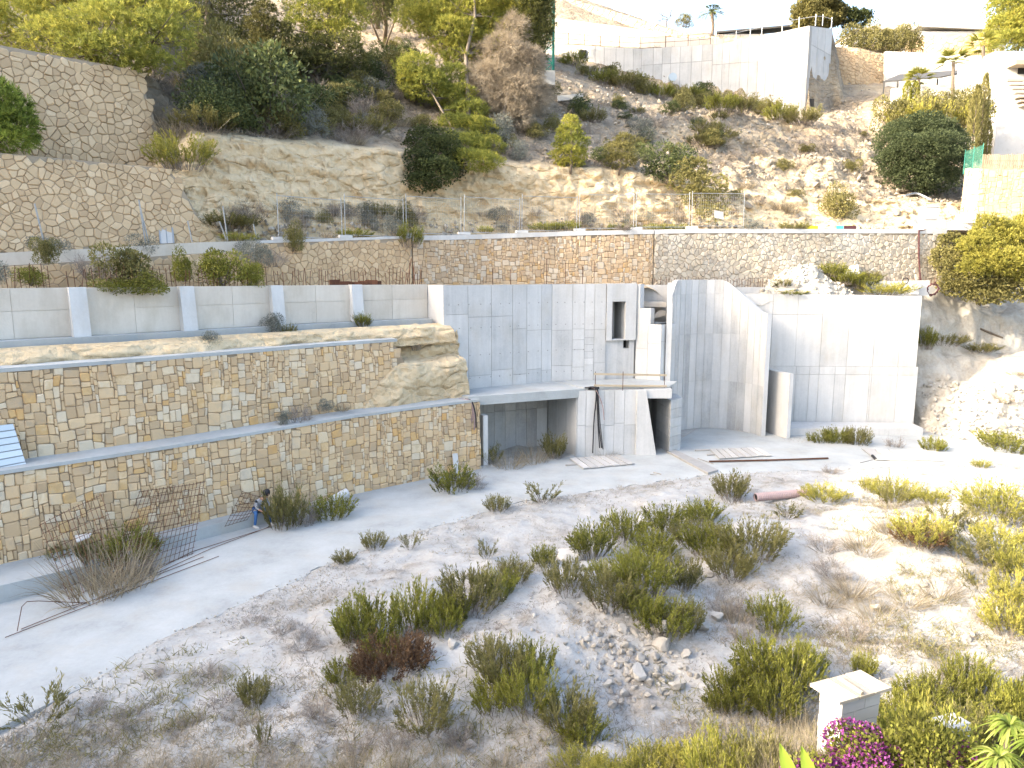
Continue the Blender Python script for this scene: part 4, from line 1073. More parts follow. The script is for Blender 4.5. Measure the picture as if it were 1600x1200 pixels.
facet(ub, 840, 97, 1040, 93.5, 24, 51, 95, 12, [34, 37], tonelo=.5, tonehi=.8, mat=M['concrete_warm'])
facet(ub, 1040, 93.4, 1130, 93, 58, 60, 95, 5, [34], tonelo=.5, tonehi=.8, mat=M['concrete_warm'])
facet(ub, 852, 94, 1003, 90.5, 68, 76, 150, 11, [27.5, 31.5])
facet(ub, 1003, 90.5, 1114, 88.5, 76, 69, 190, 7, [25, 29, 33])
facet(ub, 1114, 88.4, 1186, 87, 70, 57, 200, 5, [23.5, 27.5, 32.5])
facet(ub, 1186, 87, 1265, 82, 57, 40, 205, 5, [24, 28, 33])
facet(ub, 1265, 82, 1301, 86.5, 40, 45, 205, 3, [24, 28, 33])
facet(ub, 1301, 86.6, 1312, 87.5, 146, 146, 190, 1, [])
for (u0, u1, v0, v1, y) in ((905, 916, 79, 91, 92.6), (1262, 1271, 155, 173, 82.3)):
    a = aty(u0, v1, y); b = aty(u1, v0, y); mb = MB(); mb.box(a[0], b[0], y - 0.25, y + 0.5, a[2], b[2], 0.3); mb.obj('opening', M['dark'], ub)  # solid near-black boxes on the wall stand for shaded openings
# ================================================================== plants: generators (numpy, one mesh per part)
def unit(v): return v / (np.linalg.norm(v, axis=-1, keepdims=True) + 1e-9)
def leaf_quads(B, D, L, Wd, rng, flat=None):
    """rhombic leaves from base points B along D"""
    n = len(B); D = unit(D)
    R = rng.normal(size=(n, 3)) if flat is None else flat
    S = unit(np.cross(D, R)); L = np.broadcast_to(L, (n,))[:, None]; Wd = np.broadcast_to(Wd, (n,))[:, None]
    mid = B + D * L * 0.5
    V = np.stack([B, mid + S * Wd * 0.5, B + D * L, mid - S * Wd * 0.5], 1)
    return V.reshape(-1, 3), np.arange(4 * n).reshape(n, 4)
def blade_strips(B, D, L, Wd, droop, rng, seg=3):
    n = len(B); D = unit(D); S = unit(np.cross(D, rng.normal(size=(n, 3)))); L = np.broadcast_to(L, (n,))[:, None]; Wd = np.broadcast_to(Wd, (n,))[:, None]
    dr = np.broadcast_to(droop, (n,))[:, None]; rows = []
    for k in range(seg + 1):
        t = k / seg; p = B + D * L * t + np.array([0, 0, -1.0]) * dr * L * t * t
        w = Wd * 0.5 * (1 - 0.85 * t)
        rows += [p - S * w, p + S * w]
    V = np.stack(rows, 1); base = np.arange(n)[:, None] * (2 * (seg + 1))
    F = np.concatenate([base + np.array([2 * k, 2 * k + 1, 2 * k + 3, 2 * k + 2]) for k in range(seg)], 0)
    return V.reshape(-1, 3), F
class PM:
    def __init__(s): s.V = []; s.F = []; s.t = []; s.n = 0
    def add(s, V, F, tone):
        s.V.append(V); s.F.append(F + s.n); s.t.append(np.broadcast_to(tone, (len(F),))); s.n += len(V)
    def mesh(s, name, mat): return np_mesh(name, np.concatenate(s.V), np.concatenate(s.F), mat, tone=np.concatenate(s.t))

M['leaf'] = mat_leaf('shrub_leaf', [(0.0, (0.065, 0.066, 0.019)), (0.3, (0.138, 0.140, 0.030)), (0.6, (0.239, 0.244, 0.046)), (1.0, (0.367, 0.346, 0.073))], 0.4)
M['leaf_yellow'] = mat_leaf('yellow_green_leaf', [(0.0, (0.144, 0.139, 0.039)), (0.4, (0.306, 0.296, 0.065)), (1.0, (0.540, 0.476, 0.111))], 0.4)
M['leaf_grey'] = mat_leaf('silvery_leaf', [(0.0, (0.08, 0.085, 0.07)), (0.5, (0.17, 0.18, 0.15)), (1.0, (0.26, 0.27, 0.23))], 0.2)
M['leaf_dark'] = mat_leaf('dark_evergreen_leaf', [(0.0, (0.037, 0.048, 0.020)), (0.5, (0.083, 0.102, 0.038)), (1.0, (0.175, 0.204, 0.069))], 0.25)
M['leaf_olive'] = mat_leaf('olive_leaf', [(0.0, (0.080, 0.078, 0.030)), (0.5, (0.180, 0.167, 0.059)), (1.0, (0.305, 0.278, 0.108))], 0.3)
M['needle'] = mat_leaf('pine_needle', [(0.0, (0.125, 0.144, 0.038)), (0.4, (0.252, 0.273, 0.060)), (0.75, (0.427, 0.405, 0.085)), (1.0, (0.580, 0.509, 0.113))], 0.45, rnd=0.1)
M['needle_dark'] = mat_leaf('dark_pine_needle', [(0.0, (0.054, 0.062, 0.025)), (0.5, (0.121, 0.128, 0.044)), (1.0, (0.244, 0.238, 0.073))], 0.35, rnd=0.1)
M['dry'] = mat_leaf('dry_grass', [(0.0, (0.16, 0.13, 0.085)), (0.5, (0.30, 0.25, 0.17)), (1.0, (0.46, 0.40, 0.29))], 0.35)
M['twig'] = mat_leaf('grey_twig', [(0.0, (0.12, 0.10, 0.082)), (0.5, (0.235, 0.20, 0.17)), (1.0, (0.36, 0.32, 0.28))], 0.1)
M['brown'] = mat_leaf('brown_leaf', [(0.0, (0.055, 0.032, 0.018)), (0.5, (0.13, 0.075, 0.04)), (1.0, (0.22, 0.14, 0.075))], 0.25)
M['needle_green'] = mat_leaf('green_pine_needle', [(0.0, (0.089, 0.115, 0.024)), (0.5, (0.208, 0.269, 0.055)), (1.0, (0.386, 0.462, 0.097))], 0.45, rnd=0.1)
M['leaf_round'] = mat_leaf('soft_evergreen_leaf', [(0.0, (0.035, 0.048, 0.025)), (0.5, (0.075, 0.098, 0.045)), (1.0, (0.14, 0.165, 0.075))], 0.3)
M['dead'] = mat_leaf('dead_twig', [(0.0, (0.250, 0.208, 0.152)), (0.5, (0.425, 0.359, 0.266)), (1.0, (0.600, 0.517, 0.392))], 0.3)
M['bark'] = mat_tone('bark', [(0, (0.07, 0.055, 0.042)), (0.5, (0.16, 0.13, 0.10)), (1, (0.28, 0.245, 0.20))], 0.4, 5, 0.95, 18, 0.8, 0.05, obj=True)

def stems(rng, n, h, spread, lean, seg=4, curve=0.15):
    a = rng.uniform(0, 2 * math.pi, n); r = spread * np.sqrt(rng.uniform(0, 1, n)) * 0.45
    B = np.stack([r * np.cos(a), r * np.sin(a), np.zeros(n)], 1)
    a2 = a + rng.normal(0, 0.5, n); k = lean * (0.25 + 0.75 * r / (spread * 0.45 + 1e-6)) * rng.uniform(0.5, 1.3, n)
    D = unit(np.stack([np.cos(a2) * k, np.sin(a2) * k, np.ones(n)], 1))
    H = h * rng.uniform(0.55, 1.0, n) * (1.05 - 0.35 * k / (lean * 1.3 + 1e-6))
    return B, D, H
def make_upright(seed, h=1.0, spread=0.7, lean=0.7, ns=80, nl=30, leafl=0.085, leafw=0.018, bare=0.22, lowdry=0.3):
    rng = np.random.default_rng(seed); B, D, H = stems(rng, ns, h, spread, lean)
    lp, sp_ = PM(), PM()
    V, F = blade_strips(B, D, H, 0.016, -0.0, rng, 2); sp_.add(V, F, rng.uniform(0.1, 0.6, len(F)))
    side = unit(np.cross(D, rng.normal(size=D.shape)))
    # side shoots
    k = 3; Bs = np.repeat(B, k, 0); Ds = np.repeat(D, k, 0); Hs = np.repeat(H, k); t0 = rng.uniform(0.35, 0.75, len(Bs))[:, None]
    B2 = Bs + Ds * Hs[:, None] * t0; D2 = unit(Ds + unit(rng.normal(size=Ds.shape)) * 0.45 + [0, 0, 0.15]); H2 = Hs * rng.uniform(0.25, 0.45, len(Hs))
    aB = np.concatenate([B, B2]); aD = np.concatenate([D, D2]); aH = np.concatenate([H, H2]); lo = np.concatenate([np.full(len(B), bare), np.full(len(B2), 0.05)])
    cnt = np.concatenate([np.full(len(B), nl), np.full(len(B2), max(6, nl // 3))])
    idx = np.repeat(np.arange(len(aB)), cnt); t = rng.uniform(0, 1, len(idx)) ** 0.8; t = lo[idx] + (1 - lo[idx]) * t
    P = aB[idx] + aD[idx] * (aH[idx] * t)[:, None]
    LD = unit(aD[idx] * 0.9 + unit(rng.normal(size=P.shape)) * 0.5)
    V, F = leaf_quads(P, LD, leafl * rng.uniform(0.7, 1.3, len(P)) * h, leafw * h, rng)
    stem_t = rng.normal(0, 0.13, len(aB))
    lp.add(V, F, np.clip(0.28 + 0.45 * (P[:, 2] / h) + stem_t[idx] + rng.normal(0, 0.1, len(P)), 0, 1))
    return lp, sp_
def make_tuft(seed, h=0.6, n=130, spread=0.5, lean=0.9, w=0.012, droop=0.35):
    rng = np.random.default_rng(seed); B, D, H = stems(rng, n, h, spread, lean)
    lp = PM(); V, F = blade_strips(B, D, H, w, droop * rng.uniform(0.2, 1.4, n), rng, 3)
    lp.add(V, F, np.tile(rng.uniform(0.1, 1, n), 3)); return lp
def make_twig(seed, h=0.8, n=46, spread=0.6):
    rng = np.random.default_rng(seed); B, D, H = stems(rng, n, h, spread, 0.9)
    lp = PM(); V, F = blade_strips(B, D, H, 0.014, 0.05, rng, 2); lp.add(V, F, np.tile(rng.uniform(0.0, 0.6, n), 2))
    for lev, k, sc_ in ((1, 6, 0.45), (2, 4, 0.5)):
        Bs = np.repeat(B, k, 0); Ds = np.repeat(D, k, 0); Hs = np.repeat(H, k)
        B2 = Bs + Ds * (Hs * rng.uniform(0.25, 0.98, len(Hs)))[:, None]; D2 = unit(Ds + unit(rng.normal(size=Ds.shape)) * 0.8); H2 = Hs * sc_ * rng.uniform(0.5, 1.1, len(Hs))
        V, F = blade_strips(B2, D2, H2, 0.010 if lev == 1 else 0.007, 0.05, rng, 1); lp.add(V, F, rng.uniform(0.2, 1.0, len(F)))
        B, D, H = B2, D2, H2
    return lp
def clump_points(rng, C, R, n, shell=0.55, up=0.25):
    """points and outward directions in lumpy ellipsoids; C (k,3) R (k,3) n per clump"""
    P, D = [], []
    for c, r, m in zip(C, R, n):
        d = unit(rng.normal(size=(m, 3)) + [0, 0, up]); k = shell + (1 - shell) * rng.uniform(0, 1, m) ** 0.6
        lump = 0.82 + 0.36 * vnoise(d * 2.3 + c * 0.7, 3)
        P.append(c + d * r * (k * lump)[:, None]); D.append(d)
    return np.concatenate(P), np.concatenate(D)
def make_round(seed, n=3600, leaf=0.075, lobes=9, squash=0.8, leafw=0.5):
    """bushy shrub of unit half width: lobes of small leaves round a few stems"""
    rng = np.random.default_rng(seed); a = rng.uniform(0, 2 * math.pi, lobes); r = rng.uniform(0.15, 0.62, lobes)
    C = np.stack([r * np.cos(a), r * np.sin(a), rng.uniform(0.3, 0.95, lobes) * squash - 0.3 * r * squash], 1); R = np.stack([rng.uniform(0.3, 0.48, lobes)] * 3, 1) * [1, 1, 0.8]
    P, D = clump_points(rng, C, R, [n // lobes] * lobes); ok = P[:, 2] > 0.02; P, D = P[ok], D[ok]
    lp, sp_ = PM(), PM(); V, F = leaf_quads(P, unit(D + rng.normal(size=D.shape) * 0.6), leaf * rng.uniform(0.6, 1.3, len(P)), leaf * leafw, rng)
    lt = np.repeat(rng.normal(0, 0.12, lobes), n // lobes)[ok]
    lp.add(V, F, np.clip(0.5 + lt + rng.normal(0, 0.17, len(P)), 0, 1))
    B = np.zeros((lobes * 2, 3)); Dd = np.concatenate([C, C + rng.normal(0, 0.15, C.shape)]); V, F = blade_strips(B, Dd, np.linalg.norm(Dd, axis=1) * 1.1, 0.03, 0.0, rng, 2); sp_.add(V, F, rng.uniform(0.1, 0.6, len(F)))
    return lp, sp_

PROTO = {}
def proto(kind, k):
    key = (kind, k)
    if key in PROTO: return PROTO[key]
    sd = 1000 + hash(kind) % 1 + k * 13 + sum(map(ord, kind))
    if kind in ('green', 'yellow', 'olive', 'brownish'):
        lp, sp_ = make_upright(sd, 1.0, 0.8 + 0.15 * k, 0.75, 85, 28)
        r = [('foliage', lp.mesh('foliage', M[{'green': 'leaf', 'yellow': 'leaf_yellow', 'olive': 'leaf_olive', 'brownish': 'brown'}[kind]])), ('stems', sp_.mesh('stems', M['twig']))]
    elif kind == 'sparse':
        lp, sp_ = make_upright(sd, 1.0, 0.5, 1.0, 20, 26, 0.10, 0.018, 0.3); r = [('foliage', lp.mesh('foliage', M['leaf_olive'])), ('stems', sp_.mesh('stems', M['twig']))]
    elif kind == 'silver':
        lp, sp_ = make_round(sd, 2600, 0.09, 8, 0.8, 0.25); r = [('foliage', lp.mesh('foliage', M['leaf_grey'])), ('stems', sp_.mesh('stems', M['twig']))]
    elif kind == 'dark':
        lp, sp_ = make_round(sd, 3800, 0.075, 10, 0.9); r = [('foliage', lp.mesh('foliage', M['leaf_dark'])), ('stems', sp_.mesh('stems', M['twig']))]
    elif kind == 'bush':
        lp, sp_ = make_round(sd, 3600, 0.075, 9, 0.8); r = [('foliage', lp.mesh('foliage', M['leaf_olive'])), ('stems', sp_.mesh('stems', M['twig']))]
    elif kind == 'bright':
        lp, sp_ = make_round(sd, 3600, 0.08, 10, 0.75); r = [('foliage', lp.mesh('foliage', M['leaf'])), ('stems', sp_.mesh('stems', M['twig']))]
    elif kind == 'twig': r = [('twigs', make_twig(sd).mesh('twigs', M['twig']))]
    elif kind == 'dry': r = [('blades', make_tuft(sd, 0.9, 280, 0.7, 0.9, 0.0085).mesh('blades', M['dry']))]
    PROTO[key] = r; return r
NATURAL = {'green': (1.0, 1.15), 'yellow': (1.0, 1.15), 'olive': (1.0, 1.15), 'brownish': (1.0, 1.1), 'sparse': (1.0, 1.1), 'silver': (0.95, 1.7), 'dark': (1.05, 1.7), 'bush': (0.95, 1.7), 'bright': (0.95, 1.7), 'twig': (0.9, 1.2), 'dry': (0.75, 1.1)}
_pc = [0]
def plant(kind, P, h, w, label, group=None, name=None, cat='shrub', solid=True):
    """one plant standing at P, h high, w wide"""
    _pc[0] += 1; k = _pc[0] % 3; parts = proto(kind, k); nh, nw = NATURAL[kind]
    nm = name or {'twig': 'dry_bush', 'dry': 'grass_tuft'}.get(kind, 'shrub')
    if nm == 'grass_tuft': cat = 'grass tuft'
    sc3 = (w / nw, w / nw, h / nh)
    rz_ = RNG.uniform(0, 6.28)
    if len(parts) == 1:
        o = link(nm, parts[0][1], None, P); o.scale = sc3; o.rotation_euler = (0, 0, rz_); tag(o, label, cat, group, 'thing')
        return o
    t = thing(nm, label, cat, P, rz_, group); t.scale = sc3
    for n_, me in parts: link(n_, me, t)
    return t
def px_plant(kind, u, v, wpx, hpx, label, group=None, where='ground', **kw):
    """u, v: the pixel of its foot"""
    if where == 'ground': P = on_ground(u, v)
    elif where == 'hill': P = on_hill(u, v)
    elif where == 'slope': P = on_slope(u, v)
    else: P = aty(u, v, where)
    f = proj(P)[2] / F_PX
    P = np.array(P) - [0, 0, 0.04]
    return plant(kind, P, hpx * f * 1.04, wpx * f, label, group, **kw)

# ---------------------------------------------------------------- pines and other trees
def tuft_crown(rng, puffs, dens, nlen, nwid, per=9, drop=0.0):
    lp = PM()
    for (c, r) in puffs:
        c = np.array(c); r = np.array(r); area = (r[0] * r[2] * 2 + r[0] * r[1]) * 4
        m = max(18, int(area * dens)); d = unit(rng.normal(size=(m, 3)) + [0, 0, 0.35]); k = 0.45 + 0.55 * rng.uniform(0, 1, m) ** 0.5
        lump = 0.70 + 0.6 * vnoise(d * 2.6 + c * 1.3, 3); P = c + d * r * (k * lump)[:, None]
        D = unit(d + [0, 0, 0.5 - drop] + rng.normal(size=d.shape) * 0.3)
        idx = np.repeat(np.arange(m), per); LD = unit(D[idx] + rng.normal(size=(len(idx), 3)) * 0.55)
        V, F = leaf_quads(P[idx], LD, nlen * rng.uniform(0.6, 1.2, len(idx)), nwid, rng)
        tt = np.clip(0.5 + rng.normal(0, 0.12) + rng.normal(0, 0.16, m)[idx] + rng.normal(0, 0.07, len(idx)), 0, 1); lp.add(V, F, tt)
    return lp
def tree(name, label, base, puffs, mat='needle', trunk_r=0.16, dens=26, nlen=0.24, nwid=0.03, per=9, seed=1, top=None, group=None, bark_t=0.5, cat=None, lean=(0, 0), drop=0.0, front=False):
    """puffs: [(u, v, Y, rx px, rz px)] in the photograph; base: world point"""
    rng = np.random.default_rng(seed); base = np.array(base, float); pf = []
    for (u, v, y, rx, rz_) in puffs:
        if front and v > 0: y = min(y, on_hill(u, v)[1] - 0.5 * rx * y / F_PX)
        c = aty(u, v, y); f = proj(c)[2] / F_PX * 1.18; pf.append((c, (rx * f, rx * f * 0.9, rz_ * f)))
    t = thing(name, label, cat or 'tree', base, group=group)
    tops = np.array([p[0] for p in pf]); hi = tops[np.argmax(tops[:, 2])] if top is None else np.array(top)
    pth = [base + [0, 0, -0.3]]; nseg = 6
    for k in range(1, nseg + 1):
        q = k / nseg; pth.append(base * (1 - q) + hi * q + np.array([rng.normal(0, 0.10), rng.normal(0, 0.10), 0]) * (q < 1) * np.linalg.norm(hi - base) * 0.12)
    mb = MB(); mb.tube(pth, [trunk_r * (1 - 0.75 * k / nseg) for k in range(nseg + 1)], 7, bark_t); mb.obj('trunk', M['bark'], t, smooth=True)
    mb = MB(); pa = np.array(pth)
    for c, r in pf:
        ok = [i for i in range(len(pa)) if pa[i][2] < c[2] - 0.15 * r[2]] or [0]
        i = min(ok, key=lambda j: np.linalg.norm(pa[j] - c)); a = pa[i]; m_ = (a + c) / 2 + rng.normal(0, 0.12, 3) * np.linalg.norm(c - a) * 0.4
        mb.tube([a, m_, c], [trunk_r * 0.42, trunk_r * 0.3, trunk_r * 0.12], 5, bark_t)
        for _ in range(4):
            e = c + rng.normal(size=3) * np.array(r) * 0.55; mb.tube([m_ * 0.3 + c * 0.7, e], [trunk_r * 0.16, trunk_r * 0.06], 4, bark_t)
    mb.obj('limbs', M['bark'], t, smooth=True)
    lp = tuft_crown(rng, pf, dens, nlen, nwid, per, drop)
    V = np.concatenate(lp.V) - base
    link('crown', np_mesh('crown', V, np.concatenate(lp.F), M[mat], tone=np.concatenate(lp.t)), t)
    return t
wl = lambda u, v, y: aty(u, v, y)
tree('pine_tree', 'large pine with a broad sunlit crown overhanging the highest rubble wall', aty(150, 120, 39.5), [(-30, 40, 37, 50, 40), (35, 35, 38, 55, 38), (95, 12, 39, 60, 30), (60, -30, 40, 70, 35), (150, -20, 40, 70, 35), (90, 62, 36.5, 50, 26), (160, 45, 37, 55, 34), (215, 25, 38.5, 52, 34), (140, 82, 36.2, 45, 20), (195, 82, 36.5, 45, 22), (250, 60, 37.5, 42, 38), (280, 35, 38.5, 28, 28), (235, 98, 37, 36, 15), (240, -15, 40, 55, 30), (190, -60, 41, 60, 36), (110, -95, 41, 70, 40), (180, -130, 42, 60, 40), (250, -80, 42, 50, 40), (120, -165, 42, 50, 36)], trunk_r=0.3, seed=3, dens=26)  # puffs above the frame raise this crown to shade the cliff
tree('pine_tree', 'bright green young pine at the left edge, standing on the ledge under the highest wall', aty(-5, 240, 31.0), [(-5, 150, 30.8, 26, 24), (12, 172, 30.6, 28, 22), (-25, 190, 30.6, 34, 25), (25, 195, 30.5, 28, 20), (5, 218, 30.5, 40, 16)], mat='needle_green', trunk_r=0.10, seed=4, dens=34, nlen=0.26, nwid=0.03, per=12)
tree('pine_tree', 'shaded dark pine on the slope just right of the overhanging pine', on_hill(330, 110), [(330, 5, 52, 45, 30), (375, 25, 53, 40, 32), (310, 45, 51, 38, 30), (350, 70, 51, 40, 25), (390, 65, 52, 28, 25), (290, -15, 52, 40, 30), (340, -50, 52, 52, 34), (310, -95, 52, 50, 40), (360, -130, 52, 42, 36), (320, -165, 52, 30, 26)], mat='needle_dark', trunk_r=0.22, seed=5, dens=20)  # topmost puffs added out of view so its shadow reaches the cliff
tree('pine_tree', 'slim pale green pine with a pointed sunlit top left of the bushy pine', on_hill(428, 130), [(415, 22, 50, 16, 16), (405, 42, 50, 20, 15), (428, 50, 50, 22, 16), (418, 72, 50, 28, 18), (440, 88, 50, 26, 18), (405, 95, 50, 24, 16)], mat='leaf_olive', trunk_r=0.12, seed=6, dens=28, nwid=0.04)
tree('pine_tree', 'bushy pine with a sunlit top and dark lower crown on the upper left slope', on_hill(515, 135), [(480, 0, 53, 34, 24), (510, -45, 53, 44, 28), (490, -80, 53, 36, 26), (520, -110, 53, 24, 20), (530, -8, 53, 36, 26), (500, 25, 52.5, 42, 22), (545, 25, 53, 30, 22), (470, 50, 52.5, 28, 18), (525, 55, 52.5, 38, 20)], trunk_r=0.2, seed=7, front=True, dens=24)  # crown carried on above the view to cast shade rightward
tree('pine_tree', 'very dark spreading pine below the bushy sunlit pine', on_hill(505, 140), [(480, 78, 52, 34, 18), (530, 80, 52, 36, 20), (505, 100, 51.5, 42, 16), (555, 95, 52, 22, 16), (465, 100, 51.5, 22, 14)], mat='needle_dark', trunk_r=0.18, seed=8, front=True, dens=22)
tree('pine_tree', 'tall pine with high sunlit crown and bare pale trunk beside the green crane mast', on_hill(735, 205), [(660, 5, 56, 40, 26), (655, 32, 55.5, 34, 16), (710, 52, 54.8, 40, 18), (765, 70, 55.5, 28, 16), (720, 92, 54.6, 30, 12), (700, -15, 57, 50, 26), (690, 35, 55.5, 42, 20), (745, 15, 56, 40, 24), (735, 62, 55.5, 34, 18), (705, 78, 55, 30, 13), (790, 0, 57, 45, 34), (760, 45, 56, 34, 22), (820, 30, 57, 34, 36), (842, 45, 57.5, 18, 26), (815, 75, 57, 22, 18), (720, -60, 57, 60, 34), (790, -55, 57.5, 50, 30), (750, -105, 57.5, 50, 30), (690, -95, 57, 40, 26), (740, -145, 57.5, 34, 22)], trunk_r=0.17, seed=9, front=True, dens=34, bark_t=0.6)  # extra puffs above the frame shade the slope to the right
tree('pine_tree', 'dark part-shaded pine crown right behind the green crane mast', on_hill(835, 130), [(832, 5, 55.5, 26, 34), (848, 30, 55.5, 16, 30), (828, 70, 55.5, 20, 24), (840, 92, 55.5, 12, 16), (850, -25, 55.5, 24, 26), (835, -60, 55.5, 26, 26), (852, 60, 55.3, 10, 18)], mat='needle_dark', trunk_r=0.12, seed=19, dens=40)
tree('pine_tree', 'sunlit pine cascading down the slope above the dark evergreen', on_hill(735, 232), [(650, 112, 52, 30, 22), (668, 135, 52, 34, 22), (640, 125, 52, 18, 16), (705, 125, 53, 22, 20), (712, 152, 52.5, 26, 18), (728, 175, 52, 30, 14), (712, 196, 51, 30, 14), (745, 205, 51, 36, 18), (725, 228, 50, 38, 15), (765, 232, 50, 24, 16), (740, 252, 49.3, 38, 13)], trunk_r=0.12, seed=10, front=True, dens=44)
tree('evergreen_bush', 'dark dense evergreen hanging over the edge of the cream cliff', on_hill(668, 270), [(665, 225, 48.2, 30, 22), (690, 238, 48, 30, 26), (655, 255, 47.4, 22, 24), (680, 268, 47.2, 32, 22), (660, 285, 46.8, 26, 13), (705, 262, 47.5, 18, 20)], mat='leaf_dark', trunk_r=0.12, seed=11, front=True, dens=70, nlen=0.13, nwid=0.06, per=6)
tree('dead_tree', 'dead grey beige tree with drooping fine twigs left of the crane mast', on_hill(785, 215), [(800, 55, 55, 24, 24), (785, 90, 54.5, 36, 26), (820, 105, 54.5, 30, 30), (765, 125, 54, 34, 22), (800, 150, 54, 44, 24), (830, 150, 54.5, 26, 22), (770, 175, 53.5, 28, 18), (805, 185, 53.5, 26, 16)], mat='dead', trunk_r=0.12, seed=12, front=True, dens=40, nlen=0.45, nwid=0.018, bark_t=0.95, drop=1.0)
tree('young_pine', 'small bright yellow green pine at the brink of the cream cliff', on_hill(890, 262), [(893, 192, 49, 12, 10), (890, 207, 49, 18, 11), (893, 224, 49, 23, 12), (890, 242, 48.8, 25, 11), (892, 255, 48.6, 18, 8)], trunk_r=0.09, seed=13, front=True, dens=60, nlen=0.17)
tree('young_pine', 'small darker pine right of the bright yellow green one on the cliff edge', on_hill(970, 262), [(975, 220, 49.5, 14, 9), (968, 236, 49.5, 22, 12), (970, 252, 49.2, 20, 10)], trunk_r=0.08, seed=14, front=True, dens=55, nlen=0.17, mat='leaf_olive')
tree('slender_tree', 'thin leafy tree leaning at the right end of the cream cliff above the fence', on_hill(1090, 330), [(1085, 262, 48, 22, 14), (1075, 285, 47.5, 26, 16), (1105, 290, 47.5, 26, 16), (1090, 308, 47.2, 26, 14), (1118, 312, 47, 18, 14), (1112, 332, 46.5, 22, 12)], trunk_r=0.08, seed=15, front=True, dens=20, nlen=0.2, nwid=0.05, mat='leaf_olive')
tree('pine_tree', 'big sunlit yellow green pine at the right edge beside the road wall', on_slope(1560, 470), [(1545, 360, 42, 22, 20), (1530, 385, 41.6, 26, 20), (1575, 376, 42, 34, 24), (1610, 365, 42.5, 34, 26), (1560, 408, 41.2, 36, 20), (1600, 412, 41.2, 38, 24), (1640, 400, 42, 40, 30), (1525, 418, 41.4, 22, 12)], trunk_r=0.18, seed=16, dens=60, nlen=0.2, mat='leaf_yellow', nwid=0.035)
tree('evergreen_bush', 'dense olive green mastic bush spreading below the sunlit pine at right', on_slope(1530, 472), [(1484, 385, 43.5, 18, 20), (1480, 405, 43, 22, 18), (1505, 415, 42.5, 28, 24), (1500, 440, 42.4, 28, 16), (1535, 440, 42, 34, 20), (1540, 462, 42, 30, 11), (1580, 450, 42, 36, 18), (1620, 445, 42, 34, 22), (1490, 452, 42.5, 16, 10)], mat='leaf_olive', trunk_r=0.14, seed=17, dens=60, nlen=0.13, nwid=0.065, per=6)
tree('round_tree', 'large round dark green tree standing alone on the upper right slope', on_hill(1440, 300), [(1440, 205, 60, 40, 20), (1410, 225, 60, 34, 26), (1470, 222, 60, 34, 26), (1440, 240, 58.5, 50, 30), (1400, 255, 59, 24, 22), (1480, 255, 59.5, 26, 24), (1430, 275, 58.5, 36, 20), (1465, 280, 58.7, 30, 18)], mat='leaf_round', trunk_r=0.25, seed=18, front=True, dens=70, nlen=0.16, nwid=0.05, per=7)

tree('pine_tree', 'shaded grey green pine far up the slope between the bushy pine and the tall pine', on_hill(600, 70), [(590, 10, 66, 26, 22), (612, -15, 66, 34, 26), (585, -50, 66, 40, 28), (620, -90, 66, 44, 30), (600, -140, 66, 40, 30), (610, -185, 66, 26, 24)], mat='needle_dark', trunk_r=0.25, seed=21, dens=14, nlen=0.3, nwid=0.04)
for i_, (u_, y_, k_) in enumerate(((590, 80, 1.0), (660, 78, 1.1), (725, 76, 1.2), (776, 72, 1.1), (772, 75, 1.1), (768, 78, 1.15), (764, 81, 1.2), (758, 84.5, 1.2), (735, 83, 1.2))):  # pines added mostly out of view, placed to shade the upper building
    q_ = (on_hill(u_, 20) if u_ < 800 else aty(u_, 20, y_))
    pf_ = [(u_ + RNG.uniform(-14, 14), 8 - 34 * j * k_, y_, RNG.uniform(26, 40) * (1 if j < 4 else 0.7), 22) for j in range(6)] + [(u_ + RNG.uniform(-40, 40), -20 - 34 * j, y_ + 1, 24, 18) for j in range(4)]
    b_ = aty(u_, 40, y_); tree('pine_tree', 'tall pine added on the high slope, mostly out of view, shading the upper building', b_, pf_, mat='needle_dark', trunk_r=0.28, seed=40 + i_, dens=17, nlen=0.4, nwid=0.06, group='tall pines added above the frame for their shade')
